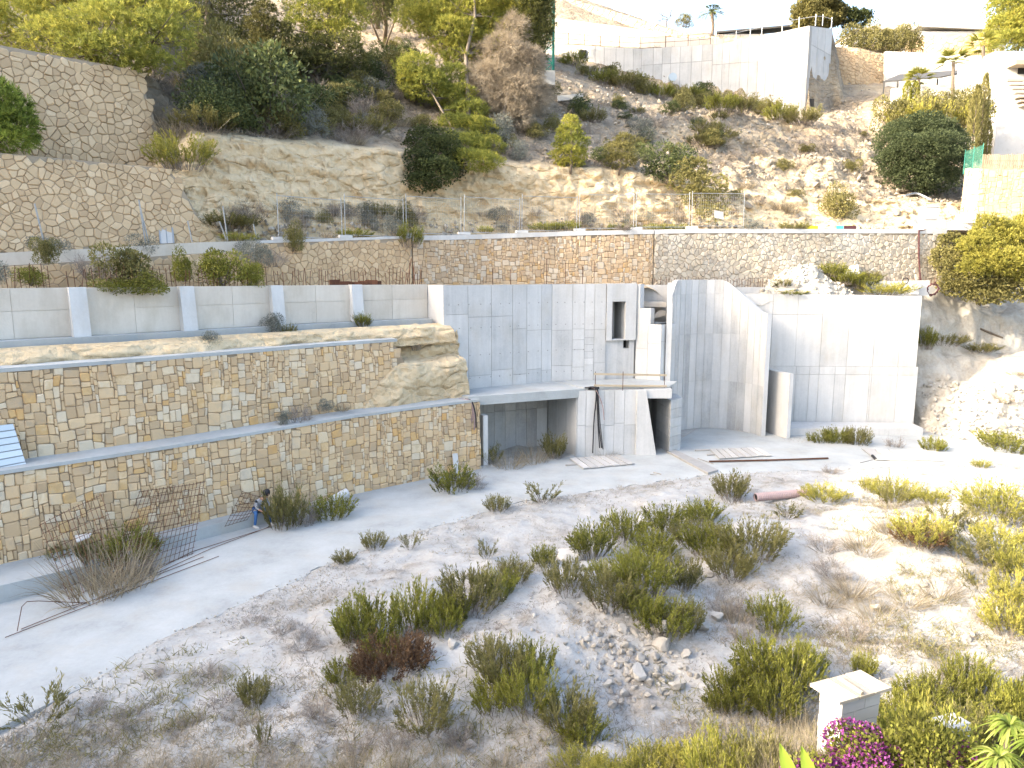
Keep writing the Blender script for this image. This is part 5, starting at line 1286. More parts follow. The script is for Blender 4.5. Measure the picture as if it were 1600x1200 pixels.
# ================================================================== shrubs one by one: foot pixel, width, height
def many(rows, where='ground'):
    for r in rows:
        kind, u, v, w, h, label = r[:6]; px_plant(kind, u, v, w, h, label, where=r[6] if len(r) > 6 else where)
many([
    ('olive', 446, 828, 56, 78, 'tall olive grey bush at the foot of the lowest wall beside the sitting person'),
    ('silver', 436, 818, 36, 46, 'silvery bush tucked behind the tall olive grey bush by the wall'),
    ('twig', 478, 826, 40, 62, 'bare grey twig bush between the two bushes at the wall foot'),
    ('green', 518, 812, 62, 46, 'bright green spreading bush beside the grey twig bush at the wall foot'),
    ('green', 706, 769, 60, 46, 'green bush at the wall foot just left of the open garage'),
    ('twig', 740, 766, 52, 40, 'greyish twig bush hugging the green bush left of the garage'),
    ('dry', 150, 932, 170, 125, 'big straw coloured grass clump sprawling over the rebar mesh'),
    ('dry', 195, 920, 130, 110, 'second straw grass clump right of the big one under the rebar mesh'),
    ('green', 205, 888, 80, 75, 'bright green bush growing behind the straw clump and rebar mesh'),
    ('olive', 110, 890, 60, 60, 'dull olive bush at the wall foot left of the straw clump'),
    ('twig', 225, 905, 50, 60, 'purplish bare twig bush at the right side of the straw clump'),
    ('sparse', 62, 1128, 100, 66, 'star shaped green shrub alone on the pale path at the lower left corner'),
    ('olive', 777, 798, 34, 28, 'small olive shrub on the path edge below the garage'),
    ('sparse', 850, 784, 62, 40, 'thin many armed shrub on the path edge below the boards'),
    ('olive', 1142, 780, 48, 50, 'upright olive shrub on the path edge in front of the curved wall'),
    ('yellow', 1287, 782, 58, 28, 'sunlit yellow green cushion shrub at the end of the ribbed pipe'),
    ('olive', 585, 856, 32, 30, 'small tidy shrub on the path edge, second from the left of four'),
    ('olive', 537, 878, 32, 22, 'flat dusky shrub on the path edge, first from the left of four'),
    ('sparse', 641, 858, 34, 36, 'wispy pale shrub on the dust, third from the left of four near the path edge'),
    ('sparse', 762, 872, 34, 40, 'tall wispy yellowish shrub at the upper edge of the thicket'),
    ('olive', 397, 1100, 48, 60, 'dusky upright shrub alone on the dusty ground at lower left'),
    ('sparse', 412, 1165, 30, 60, 'thin dark shrub near the bottom edge at left'),
    ('twig', 1298, 740, 30, 16, 'tiny spiky dry plant on the path below the long timber'),
    ('sparse', 1228, 808, 50, 30, 'dusky wispy shrub left of the sunlit cushion shrub'),
    ('yellow', 1356, 768, 22, 28, 'thin sunlit shrub on the dust, first right of the cushion shrub'),
    ('yellow', 1398, 782, 52, 42, 'sunlit yellow green shrub on the dust below the right path'),
    ('sparse', 1395, 795, 40, 60, 'tall thin sunlit shrub standing before the yellow green one below the right path'),
    ('yellow', 1456, 786, 40, 26, 'low sunlit shrub further right on the dust below the path'),
    ('yellow', 1532, 730, 20, 16, 'tiny sunlit plant alone on the white path at far right'),
    ('green', 1573, 706, 80, 36, 'wide sunlit green shrub at the foot of the white rubble fan'),
    ('green', 1457, 706, 34, 28, 'small green shrub at the foot of the rubble fan beside the step'),
    ('green', 1283, 694, 34, 22, 'green shrub in front of the concrete step, left one'),
    ('green', 1308, 694, 40, 32, 'taller green shrub in front of the concrete step, middle one'),
    ('olive', 1340, 698, 34, 36, 'upright olive shrub in front of the concrete step, right one'),
    ('twig', 1398, 702, 32, 26, 'dry reddish twig plant below the right end of the concrete step'),
    ('dry', 1245, 692, 50, 14, 'low dry grass tuft at the base of the concrete fin'),
    ('yellow', 1437, 850, 74, 56, 'big sunlit yellow green bush on the bright dusty mound'),
    ('brownish', 1440, 852, 60, 40, 'rusty brown bush at the foot of the big sunlit bush'),
    ('dry', 795, 728, 70, 48, 'grey dry weeds in the left half of the open garage'),
    ('sparse', 770, 730, 40, 40, 'thin weed at the left pier inside the garage'),
    ('dry', 835, 722, 60, 50, 'dry weeds in the middle of the garage floor'),
    ('olive', 866, 716, 36, 46, 'dusky upright weed at the right side of the garage floor'),
    ('dry', 948, 712, 50, 20, 'dry grass at the foot of the hanging cables'),
])
def at_line(kind, u, v, w, h, label, ln, d):
    """stands on the ledge that follows a plan line, d metres out from it"""
    best = None
    for s in np.linspace(0, ln.len, 900):
        p = ln.at(s, d); uu = proj((p[0], p[1], 5.0))[0]
        if best is None or abs(uu - u) < best[0]: best = (abs(uu - u), p)
    p = best[1]; P = aty(u, v, p[1]); P = np.array([p[0], p[1], P[2]]); f = proj(P)[2] / F_PX
    plant(kind, P - [0, 0, 0.03], h * f, w * f, label)
for r in [
    ('bush', 90, 410, 50, 44, 'grey green bush above the rusty bars, left of the big olive bush', CW, -1.6),
    ('silver', 10, 448, 50, 46, 'silvery bush at the left edge above the buttress wall', CW, -0.5),
    ('bright', 64, 446, 50, 30, 'small bright green bush among the rusty bars at left', CW, -0.6),
    ('bush', 205, 447, 104, 72, 'big olive bush overhanging the top of the buttress wall', CW, -0.9),
    ('bright', 232, 458, 80, 36, 'bright green skirt of leaves below the big olive bush', CW, -0.1),
    ('bright', 190, 458, 60, 24, 'green leaves hanging over the wall left of the bright skirt', CW, -0.1),
    ('twig', 160, 436, 64, 56, 'grey bare twig bush left of the big olive bush', CW, -1.4),
    ('bright', 300, 438, 40, 54, 'upright bright green bush above the rusty bars', CW, -0.9),
    ('bright', 356, 448, 76, 58, 'broad bright green bush spilling over the buttress wall', CW, -0.5),
    ('bright', 398, 448, 50, 40, 'right end of the green bush row above the buttress wall', CW, -0.5),
    ('silver', 404, 420, 66, 46, 'pale silver grey bush before the road wall, left of the rubble section', CW, -2.0),
    ('twig', 436, 416, 48, 36, 'grey twiggy bush at the left end of the rubble road wall', CW, -2.2),
    ('silver', 235, 398, 54, 34, 'grey bush on the road kerb before the white door', ROAD, -0.3),
    ('silver', 100, 402, 70, 34, 'pale wispy bush on the road kerb at far left', ROAD, -0.3),
    ('bush', 465, 392, 42, 44, 'brown green bush on the road edge above the rubble section', ROAD, 0.05),
    ('green', 643, 386, 34, 42, 'yellow green bush hanging over the end of the road coping', ROAD, 0.15),
    ('silver', 618, 371, 40, 34, 'grey bush beside the yellow green one on the road edge', ROAD, -0.5),
    ('silver', 424, 520, 46, 32, 'silvery green bush on the edge of the long footing, left one of the pair', CW, 0.5),
    ('olive', 448, 528, 26, 28, 'dark small shrub right of the silvery bush on the footing', CW, 0.65),
    ('green', 567, 512, 28, 28, 'green tuft shaped shrub on the footing near the grey building', CW, 0.6),
    ('silver', 326, 548, 46, 32, 'silvery cushion bush on the rock ledge below the footing', CW, 1.2),
    ('twig', 650, 547, 28, 28, 'brown twig plant at the right end of the middle terrace wall', CW, 1.6),
    ('twig', 464, 664, 48, 42, 'purple grey twig bush on the ledge of the lowest wall', LOW, -0.55),
    ('silver', 436, 664, 32, 24, 'grey green cushion left of the purple twig bush on the ledge', LOW, -0.5),
    ('silver', 508, 641, 28, 20, 'small silvery bush right of the purple twig bush on the ledge', LOW, -0.6),
    ('dry', 532, 641, 34, 16, 'short dry grass at the left end of the rock outcrop', LOW, -0.6),
    ('green', 850, 362, 46, 18, 'long bright green bush behind the fence on the road, left one', ROAD, -0.9),
    ('green', 880, 361, 44, 18, 'bright green bush beside the left one behind the road fence', ROAD, -0.9),
    ('green', 966, 361, 40, 15, 'bright green bush behind the fence, third along the road', ROAD, -0.9),
    ('green', 1022, 361, 36, 15, 'bright green bush behind the fence, fourth along the road', ROAD, -0.9),
    ('green', 1057, 361, 26, 13, 'small bright green bush behind the fence, fifth along the road', ROAD, -0.9),
    ('green', 760, 364, 24, 14, 'small green bush behind the road fence, before the dark evergreen', ROAD, -0.9),
    ('green', 560, 372, 50, 18, 'low green weeds along the road edge above the rubble section', ROAD, -0.8),
    ('dry', 520, 374, 30, 28, 'straw weeds on the road edge above the rubble section', ROAD, -0.7),
    ('olive', 1230, 361, 40, 18, 'dark olive bush on the road coping left of the yellow board', ROAD, -0.5),
    ('green', 385, 378, 50, 18, 'low green weeds on the road kerb right of the white door', ROAD, -0.5),
]: at_line(*r)
# bushes behind the tall right wall
for r in [('yellow', 1380, 461, 62, 24, 'sunlit yellow green bush on top of the tall right wall', 41.3), ('green', 1300, 432, 40, 26, 'green bush at the left of the leaning concrete slab', 42.3), ('green', 1322, 444, 44, 28, 'green bush before the leaning concrete slab', 42.0),
          ('green', 1346, 450, 40, 24, 'green bush between the leaning slab and the sunlit bush', 41.8), ('olive', 1362, 437, 30, 16, 'dusky bush under the road wall right of the leaning slab', 42.6), ('olive', 1222, 450, 26, 18, 'dry green weed on the left flank of the rubble heap', 41.4), ('green', 1236, 461, 40, 10, 'low weeds at the foot of the rubble heap', 41.0), ('yellow', 1261, 424, 16, 14, 'tiny green plant on the crest of the rubble heap', 42.2)]:
    px_plant(*r[:6], where=r[6])
for r in [('green', 1446, 545, 26, 40, 'green grass clump right beside the sunlit end of the tall wall'), ('olive', 1475, 540, 50, 22, 'dusky weeds on the ledge of the white slope, nearest the wall'), ('olive', 1530, 550, 50, 18, 'dusky weeds further along the ledge of the white slope'), ('dry', 1566, 628, 36, 24, 'dry twig tuft on the white rubble fan'), ('dry', 1590, 585, 40, 14, 'dry tuft at the right end of the white slope ledge')]:
    px_plant(*r, where='slope')

def rows_of(lst, nrow, text):
    words = {5: ['topmost row', 'second row from the top', 'middle row', 'second row from the bottom', 'lowest row'], 1: [''], 2: ['upper row', 'lower row'], 3: ['upper row', 'middle row', 'lower row'], 4: ['top row', 'upper middle row', 'lower middle row', 'bottom row']}[nrow]
    o = sorted(range(len(lst)), key=lambda i: lst[i][1]); lab = [None] * len(lst); n = len(lst); k = 0
    nth = ['leftmost', 'second from left', 'third from left', 'fourth from left', 'fifth from left', 'sixth from left', 'seventh from left', 'eighth from left', 'ninth from left', 'tenth from left', 'eleventh from left', 'twelfth from left', 'thirteenth from left']
    for r in range(nrow):
        m = n // nrow + (1 if r < n % nrow else 0); row = sorted(o[k:k + m], key=lambda i: lst[i][0]); k += m
        for a, i in enumerate(row): lab[i] = text + ', ' + nth[min(a, 12)] + (' of its ' + words[r] if words[r] else '')
    return lab
# the thicket around the rubble heap on the open ground, and others like it
TH = [(925, 872, 60, 66), (975, 842, 50, 52), (1038, 830, 50, 44), (1097, 818, 52, 44), (1112, 868, 62, 58), (1175, 868, 70, 66), (1142, 902, 60, 60), (1012, 925, 66, 70), (990, 905, 50, 54), (1062, 918, 56, 60), (955, 945, 66, 60),
      (1040, 990, 62, 56), (1003, 965, 60, 54), (1068, 985, 46, 60), (885, 925, 48, 62), (850, 884, 34, 38), (735, 955, 70, 76), (705, 972, 46, 56), (805, 910, 46, 44), (775, 935, 46, 54), (1085, 850, 50, 44), (1020, 870, 60, 50), (945, 910, 44, 40)]
for (u, v, w, h), lb in zip(TH, rows_of(TH, 4, 'thicket shrub above the rubble heap')):
    px_plant('green' if RNG.random() < 0.65 else 'olive', u, v, w * 1.15, h * 1.02, lb, 'shrubs of the thicket round the rubble heap')
TL = [(575, 1005, 80, 84), (555, 1000, 50, 70), (650, 985, 60, 90), (690, 990, 50, 60), (600, 1030, 60, 50), (535, 1062, 46, 40)]
for (u, v, w, h), lb in zip(TL, rows_of(TL, 2, 'green shrub of the clump round the brown bushes')):
    px_plant('green', u, v, w * 1.1, h, lb, 'green shrubs of the left clump')
LS = [(610, 1050, 90, 56), (650, 1035, 60, 46), (580, 1055, 50, 40)]
for (u, v, w, h), lb in zip(LS, rows_of(LS, 1, 'rusty brown bush inside the left clump')):
    px_plant('brownish', u, v, w, h, lb, 'rusty brown bushes of the left clump')
LS = [(665, 1135, 80, 76), (790, 1075, 80, 84), (825, 1110, 80, 90), (830, 1060, 60, 70), (885, 1140, 80, 80), (760, 1040, 60, 50), (560, 1110, 60, 56), (910, 1160, 70, 60), (770, 1110, 60, 60)]
for (u, v, w, h), lb in zip(LS, rows_of(LS, 2, 'dusky shrub below the rubble heap')):
    px_plant('olive' if RNG.random() < .6 else 'green', u, v, w, h, lb, 'shrubs below the rubble heap')
LS = [(1205, 985, 60, 60), (1185, 1065, 80, 80), (1150, 1105, 80, 70), (1232, 1085, 80, 90), (1212, 1120, 70, 70), (1255, 1055, 60, 60), (1170, 1090, 60, 50), (1125, 1110, 50, 50)]
for (u, v, w, h), lb in zip(LS, rows_of(LS, 2, 'dark green shrub left of the block pillar')):
    px_plant('green', u, v, w, h, lb, 'shrubs left of the block pillar')
LS = [(1480, 822, 66, 50), (1562, 808, 80, 60), (1592, 828, 60, 56), (1503, 872, 80, 66), (1542, 890, 70, 60), (1592, 905, 70, 66), (1575, 985, 70, 60), (1590, 945, 60, 60), (1535, 925, 60, 50), (1560, 860, 60, 50), (1610, 1000, 60, 60), (1520, 835, 50, 40)]
for (u, v, w, h), lb in zip(LS, rows_of(LS, 3, 'yellow green shrub of the right edge thicket')):
    px_plant('yellow' if RNG.random() < 0.55 else 'sparse', u, v, w * 1.1, h, lb, 'shrubs of the right edge thicket')
LS = [(1510, 1085, 60, 80), (1470, 1100, 60, 60), (1432, 1110, 70, 60), (1392, 1130, 60, 60), (1540, 1110, 60, 66), (1350, 1058, 36, 50), (1580, 1110, 50, 50), (1450, 1140, 70, 60), (1410, 1160, 70, 60), (1500, 1130, 60, 50)]
for (u, v, w, h), lb in zip(LS, rows_of(LS, 2, 'green shrub behind the block pillar')):
    px_plant('green', u, v, w, h, lb, 'shrubs behind the block pillar')
LS = [(u, 1222, 0, 0) for u in range(890, 1210, 26)]
for (u, _, _, _), lb in zip(LS, rows_of(LS, 1, 'sunlit yellow green shrub along the bottom edge')):
    px_plant('yellow', u + RNG.uniform(-8, 8), 1222 + RNG.uniform(-12, 14), 60, RNG.uniform(40, 72), lb, 'sunlit shrubs along the bottom edge')
LS = [(470, 1010, 70, 30), (440, 985, 50, 24), (330, 1065, 70, 34), (240, 1055, 40, 20), (345, 1100, 60, 30), (200, 1130, 80, 30), (140, 1110, 60, 26), (395, 975, 50, 20), (300, 1130, 50, 26), (500, 1120, 60, 40), (620, 1170, 60, 40), (560, 1180, 60, 50), (720, 1165, 60, 50), (1130, 960, 70, 50), (1160, 1000, 60, 50), (1300, 900, 70, 40), (1330, 1000, 70, 50), (1290, 860, 70, 36)]
for (u, v, w, h), lb in zip(LS, rows_of(LS, 3, 'low grey dry bush on the dusty ground')):
    px_plant('twig', u, v, w, h, lb, 'dry bushes scattered on the dust')
LS = [(1350, 860, 90, 46), (1390, 830, 80, 40), (1330, 930, 90, 46), (1420, 940, 90, 46), (1370, 965, 90, 46), (1470, 930, 80, 40), (1290, 940, 70, 40), (1150, 970, 60, 60), (1450, 1095, 80, 60), (1490, 1060, 70, 50), (1250, 1140, 60, 60), (1270, 1175, 60, 60), (1220, 1175, 60, 50), (1560, 1100, 60, 60), (1600, 1090, 50, 70)]
for (u, v, w, h), lb in zip(LS, rows_of(LS, 3, 'straw grass tuft near the pillar and mound')):
    px_plant('dry', u, v, w, h, lb, 'straw tufts at right', cat='grass tuft')
LS = [(u, 1210 + 20 * (k % 2), 0, 0) for k, u in enumerate(range(20, 900, 38))]
for (u, v, _, _), lb in zip(LS, rows_of(LS, 2, 'straw tuft along the bottom edge')):
    px_plant('dry', u + RNG.uniform(-12, 12), v + RNG.uniform(-8, 8), RNG.uniform(50, 80), RNG.uniform(30, 62), lb, 'straw tufts along the bottom edge', cat='grass tuft')

# scrub on the hillside: each bush its own object
def scrub(n, u0, u1, vf, kinds, hw, label, group, seed):
    rng = np.random.default_rng(seed)
    pl = []
    for i in range(n):
        u = rng.uniform(u0, u1); v0, v1 = vf(u); pl.append((u, rng.uniform(v0, v1)))
    for (u, v), lb in zip(pl, rows_of(pl, min(5, (n + 11) // 12), label)):
        P = on_hill(u, v); w = rng.uniform(*hw); plant(str(rng.choice(kinds)), P - [0, 0, 0.1], w * rng.uniform(0.45, 0.75), w, lb, group)
I1 = lambda xs, ys: (lambda u: float(np.interp(u, xs, ys)))
top_cliff = I1([250, 345, 450, 600, 750, 980], [200, 208, 215, 228, 250, 258])
scrub(60, 262, 620, lambda u: (100, top_cliff(u) - 2), ['twig', 'twig', 'bush', 'olive', 'silver'], (1.2, 3.0), 'grey scrub above the cream cliff', 'scrub above the cream cliff', 1)
scrub(16, 300, 480, lambda u: (110, 205), ['dark', 'bush'], (2.4, 4.2), 'dark mastic bush upper left', 'mastic bushes on the upper left slope', 2)
scrub(26, 560, 900, lambda u: (130, top_cliff(u) - 2), ['twig', 'bush', 'dry', 'silver'], (1.2, 2.4), 'grey scrub near the dead tree', 'scrub around the dead tree', 3)
scrub(34, 880, 1130, lambda u: (I1([880, 1130], [120, 180])(u), I1([880, 1000, 1130], [250, 255, 265])(u)), ['bush', 'twig', 'silver', 'dark', 'olive'], (1.2, 2.6), 'bush on the pale rocks', 'bushes on the rocky slope', 4)
scrub(30, 1130, 1380, lambda u: (I1([1130, 1380], [190, 200])(u), 330), ['twig', 'bush', 'dry', 'twig'], (0.9, 2.0), 'dry bush upper right slope', 'dry bushes on the upper right slope', 5)
scrub(20, 340, 640, lambda u: (330, 362), ['twig', 'bush', 'olive', 'silver'], (1.0, 2.0), 'dusty bush at the cliff foot', 'bushes at the cliff foot', 6)
scrub(22, 640, 1180, lambda u: (335, 358), ['twig', 'silver', 'twig'], (0.8, 1.8), 'grey weeds behind mesh fence', 'weeds behind the mesh fence', 7)
scrub(24, 480, 640, lambda u: (70, 190), ['dark', 'twig', 'bush'], (1.5, 3.2), 'shaded bush between big pines', 'bushes between the big pines', 8)
LBX = rows_of([(u, 1 + (k % 2)) for k, u in enumerate(range(24))], 2, 'green bush along the foot of the upper building')
for i, u in enumerate(np.linspace(895, 1250, 24)):
    v = float(np.interp(u, [895, 940, 1000, 1060, 1110, 1190, 1250], [95, 115, 130, 142, 155, 165, 180]))
    P = on_hill(u, v + 4 + 8 * (i % 2)); w = RNG.uniform(1.6, 3.0); plant(['green', 'bush', 'olive'][i % 3], P - [0, 0, 0.1], w * 0.7, w, LBX[i].replace('upper row', 'rear row').replace('lower row', 'front row'), 'bushes along the upper building')
for u, v, w, kind, lab in [(345, 150, 5.0, 'bush', 'big grey green bush in front of the shaded dark pine on the left slope'), (415, 200, 6.0, 'dark', 'big dark green bush at the brink of the cliff, upper left'), (325, 165, 3.2, 'silver', 'silvery bush left of the big dark bush, upper left slope'), (290, 262, 2.6, 'yellow', 'yellow green sapling at the right end of the tall sloping rubble wall'),
                           (275, 210, 2.6, 'dry', 'spiky esparto clump by the top right corner of the highest rubble wall'), (1045, 280, 3.6, 'dark', 'dark bush behind the thin leaning tree at the cliff end'), (1315, 335, 3.0, 'bush', 'olive bush on the slope above the coloured boards'), (1105, 155, 3.2, 'dark', 'dark fig like bush at the foot of the upper building'), (640, 155, 3.4, 'dark', 'very dark bush in the hollow left of the cascading pine'), (770, 225, 3.0, 'silver', 'pale bush at the foot of the dead tree')]:
    plant(kind, on_hill(u, v) - [0, 0, 0.15], w * 0.75, w, lab)

# dry stubble on open ground and slopes (nobody could count it)
def stubble(name, pts, hgt, nb, label, mat, seed, wd=0.012):
    rng = np.random.default_rng(seed); pts = np.asarray(pts); n = len(pts); idx = np.repeat(np.arange(n), nb)
    hh = hgt * rng.uniform(0.4, 1.25, n)
    B = pts[idx] + rng.normal(size=(len(idx), 3)) * [0.10, 0.10, 0] * (hh[idx] / 0.25)[:, None]; D = unit(rng.normal(size=(len(idx), 3)) * [0.6, 0.6, 0.1] + [0, 0, 0.75])
    V, F = blade_strips(B, D, hh[idx] * rng.uniform(0.5, 1.2, len(idx)), wd, 0.3, rng, 2)
    tn = np.tile(np.clip(rng.uniform(0, 1, n)[idx] * 0.6 + rng.uniform(0, 0.5, len(idx)), 0, 1), 2)
    o = link(name, np_mesh(name, V, F, mat, tone=tn)); tag(o, label, 'grass', kind='stuff')
def field(n, x0, x1, y0, y1, dens, seed):
    rng = np.random.default_rng(seed); X = rng.uniform(x0, x1, n * 6); Y = rng.uniform(y0, y1, n * 6); Zg = gz(X, Y); P = np.stack([X, Y, Zg - 0.02], -1)
    u, v, d = proj(P); ok = (u > -60) & (u < 1660) & (v > 620) & (v < 1290) & ~in_poly(X, Y, PATH_POLY) & (rng.uniform(0, 1, len(X)) < dens(P, u, v)); return P[ok][:n]
dn = lambda P, u, v: sstep(0.50, 0.66, fbm(P * [0.55, 0.55, 0], 4, 201)) * np.clip(0.25 + sstep(820, 1120, v) * 0.9 + sstep(1150, 1400, u) * 0.5, 0, 1)
stubble('dry_grass', field(9500, -16, 24, 9, 32, dn, 31), 0.20, 9, 'sparse dry stubble over the pale dusty ground', M['dry'], 32)
dn2 = lambda P, u, v: sstep(0.47, 0.62, fbm(P * [0.8, 0.8, 0], 4, 207)) * np.clip(0.2 + sstep(860, 1120, v), 0, 1)
stubble('withered_weeds', field(8000, -16, 22, 9, 30, dn2, 33), 0.17, 9, 'grey withered weeds matted over the dusty ground', M['twig'], 34)
dn3 = lambda P, u, v: sstep(0.52, 0.62, fbm(P * [0.7, 0.7, 0], 4, 213)) * np.clip(sstep(950, 1150, v) + sstep(1100, 1250, u) * sstep(900, 1000, v), 0, 1)
stubble('green_weeds', field(1700, -14, 20, 9, 24, dn3, 35), 0.24, 9, 'thin green weeds between the shrubs of the open ground', M['leaf_olive'], 36, 0.018)
rng = np.random.default_rng(77); fl = HP.reshape(-1, 3); sl = (slope.reshape(-1) > 0.5) & (HU.reshape(-1) > 230) & (HU.reshape(-1) < 1640) & (HV.reshape(-1) > -10)
pr = np.where(HU.reshape(-1) < 900, 1.0, 0.35) * sl * sstep(0.40, 0.60, fbm(fl * 0.35, 4, 221)); ids = rng.choice(len(fl), 11000, p=pr / pr.sum())
stubble('hill_grass', fl[ids] + rng.normal(size=(11000, 3)) * [0.12, 0.12, 0.0], 0.42, 8, 'dry grey brown undergrowth covering the hillside', M['twig'], 78, 0.03)
ids = rng.choice(len(fl), 6000, p=pr / pr.sum())
stubble('hill_straw', fl[ids] + rng.normal(size=(6000, 3)) * [0.12, 0.12, 0.0], 0.35, 8, 'straw coloured dry grass on the hillside', M['dry'], 79, 0.028)

def stand(kind, u, v, y, wpx, hpx, label, group=None, **kw):
    """foot on the real ground below the pixel, top hpx above it"""
    P = aty(u, v, y); z = float(gz(P[0:1], P[1:2])[0]); f = proj(P)[2] / F_PX
    return plant(kind, np.array([P[0], P[1], z - .03]), max(hpx * f + P[2] - z, .15), wpx * f, label, group, **kw)
LS = [(1120, 1190, 70, 60), (1150, 1170, 70, 70), (1180, 1195, 70, 70), (1300, 1200, 70, 30), (1225, 1165, 70, 70), (1395, 1190, 80, 40), (1420, 1165, 80, 60), (1465, 1195, 70, 50), (1525, 1150, 70, 60), (1560, 1150, 60, 50), (1480, 1140, 70, 70), (1590, 1130, 60, 70), (1540, 1195, 80, 40), (1200, 1215, 70, 50)]
for i, ((u, v, w, h), lb) in enumerate(zip(LS, rows_of(LS, 2, 'grassy shrub of the garden bank round the pillar'))):
    stand(['green', 'dry', 'olive', 'green', 'dry', 'bright'][i % 6], u, v, 9.4 + (1190 - v) * .02, w * 1.2, h, lb, 'plants of the garden bank')

dn4 = lambda P, u, v: np.clip(sstep(1060, 1180, v) + sstep(1090, 1300, u) * sstep(840, 930, v) * 0.7, 0, 1) * (0.25 + 0.75 * sstep(.42, .58, fbm(P * [.8, .8, 0], 3, 301)))
stubble('tall_dry_grass', field(2600, -14, 20, 8.6, 22, dn4, 302), 0.42, 10, 'tall straw grass merging between the shrubs near the bottom edge', M['dry'], 303, 0.009)
dn5 = lambda P, u, v: np.clip(sstep(1000, 1120, v) * 0.8 + sstep(1250, 1450, u) * sstep(760, 840, v), 0, 1) * sstep(.48, .6, fbm(P * [.9, .9, 0], 3, 305))
stubble('low_green_scrub', field(1500, -14, 24, 8.6, 28, dn5, 306), 0.40, 14, 'low yellow green scrub merging between the shrubs', M['leaf_olive'], 307, 0.016)
# ================================================================== site clutter and far things
M['white_paint'] = mat_tone('white_paint', [(0, (0.36, 0.35, 0.335)), (1, (0.54, 0.53, 0.51))], 0.2, 2, 0.7, 20, 0.2, 0.01, stain=(2.0, (0.30, 0.27, 0.22), 0.52, 0.78, 0.6))
M['galv'] = mat_tone('galvanised_steel', [(0, (0.24, 0.255, 0.265)), (1, (0.40, 0.415, 0.42))], 0.2, 6, 0.45, 20, 0.1, 0.01, 0.5, 0.4)
M['green_paint'] = mat_tone('green_paint', [(0, (0.015, 0.13, 0.10)), (1, (0.04, 0.22, 0.175))], 0.3, 4, 0.5)
M['wood'] = mat_tone('weathered_board', [(0, (0.26, 0.24, 0.21)), (0.5, (0.40, 0.385, 0.36)), (1, (0.52, 0.50, 0.47))], 0.25, 5, 0.85, 30, 0.4, 0.01)
M['plank'] = mat_tone('raw_plank', [(0, (0.30, 0.23, 0.15)), (1, (0.48, 0.40, 0.29))], 0.3, 6, 0.8)
M['black'] = mat_tone('black_rubber', [(0, (0.012, 0.012, 0.014)), (1, (0.05, 0.05, 0.055))], 0.3, 4, 0.6)
M['sheet'] = mat_tone('pale_blue_sheet', [(0, (0.42, 0.48, 0.51)), (1, (0.58, 0.63, 0.65))], 0.15, 2, 0.4, 12, 0.1, 0.01, 0.5, 0.2)
M['cloth_red'] = mat_tone('dark_red_board', [(0, (0.06, 0.025, 0.028)), (1, (0.11, 0.045, 0.048))], 0.2)
M['yellow'] = mat_tone('yellow_board', [(0, (0.6, 0.5, 0.02)), (1, (0.8, 0.7, 0.05))], 0.2)
M['blue'] = mat_tone('sky_blue_board', [(0, (0.05, 0.34, 0.62)), (1, (0.10, 0.48, 0.75))], 0.2)
M['pipe'] = mat_tone('pink_plastic', [(0, (0.26, 0.18, 0.17)), (1, (0.40, 0.31, 0.30))], 0.3, 5, 0.5)
M['tile'] = mat_tone('cream_stone_tile', [(0, (0.30, 0.25, 0.185)), (1, (0.44, 0.385, 0.31))], 0.3, 3, 0.7)
M['roof'] = mat_tone('grey_roof', [(0, (0.05, 0.05, 0.05)), (1, (0.12, 0.12, 0.12))], 0.3, 3)

def on_line(u, v, ln, d=0.0):
    best = None
    for s in np.linspace(0, ln.len, 1500):
        p = ln.at(s, d); uu = proj((p[0], p[1], 4.0))[0]
        if best is None or abs(uu - u) < best[0]: best = (abs(uu - u), p)
    p = best[1]; z = aty(u, v, p[1])[2]; return np.array([p[0], p[1], z])

# --- starter bars standing in the wall heads (thin bars, one mesh shared)
def bar_mesh(h, r=0.011):
    mb = MB(); mb.tube([(0, 0, 0), (0, 0, h)], r, 4, 0.3); return mb.mesh('starter_bar', M['rust'])
B1 = bar_mesh(0.85, 0.013); B2 = bar_mesh(0.55, 0.013)
rr = np.random.default_rng(5)
s_ = 1.0
while s_ < cw1 - 0.8:
    p = CW.at(s_, -0.28); u_ = proj((*p, 8.3))[0]
    if u_ > -30 and rr.random() < 0.9:
        o = link('starter_bar', B1, rw, (p[0] - rw.location.x, p[1] - rw.location.y, float(ztop(s_)) - 0.1 - rw.location.z)); o.rotation_euler = (rr.normal(0, .07), rr.normal(0, .07), 0); o.scale = (1, 1, rr.uniform(0.75, 1.1))
    s_ += rr.uniform(0.14, 0.22)
bk = thing('starter_bar_base', 'low concrete base with a row of thin rusty bars before the dusty rubble road wall', 'wall base', (14, 41.5, 7.0))
rl_ = Line(ROAD.at(np.linspace(su(1015), su(1462), 30), 0.32))
mb = MB(); mb.prism([(*rl_.at(0), 7.0), (*rl_.at(rl_.len), 7.0), (*rl_.at(rl_.len, 0.25), 7.0), (*rl_.at(rl_.len / 2, 0.25), 7.0), (*rl_.at(0, 0.25), 7.0)], (0, 0, 0.95), 0.4); mb.obj('base', M['concrete'], bk)
s_ = 0.1
while s_ < rl_.len:
    p = rl_.at(s_, 0.12); o = link('starter_bar', B2, bk, (p[0] - 14, p[1] - 41.5, 0.9)); o.rotation_euler = (rr.normal(0, .06), rr.normal(0, .06), 0); o.scale = (1, 1, rr.uniform(0.8, 1.2)); s_ += rr.uniform(0.13, 0.22)

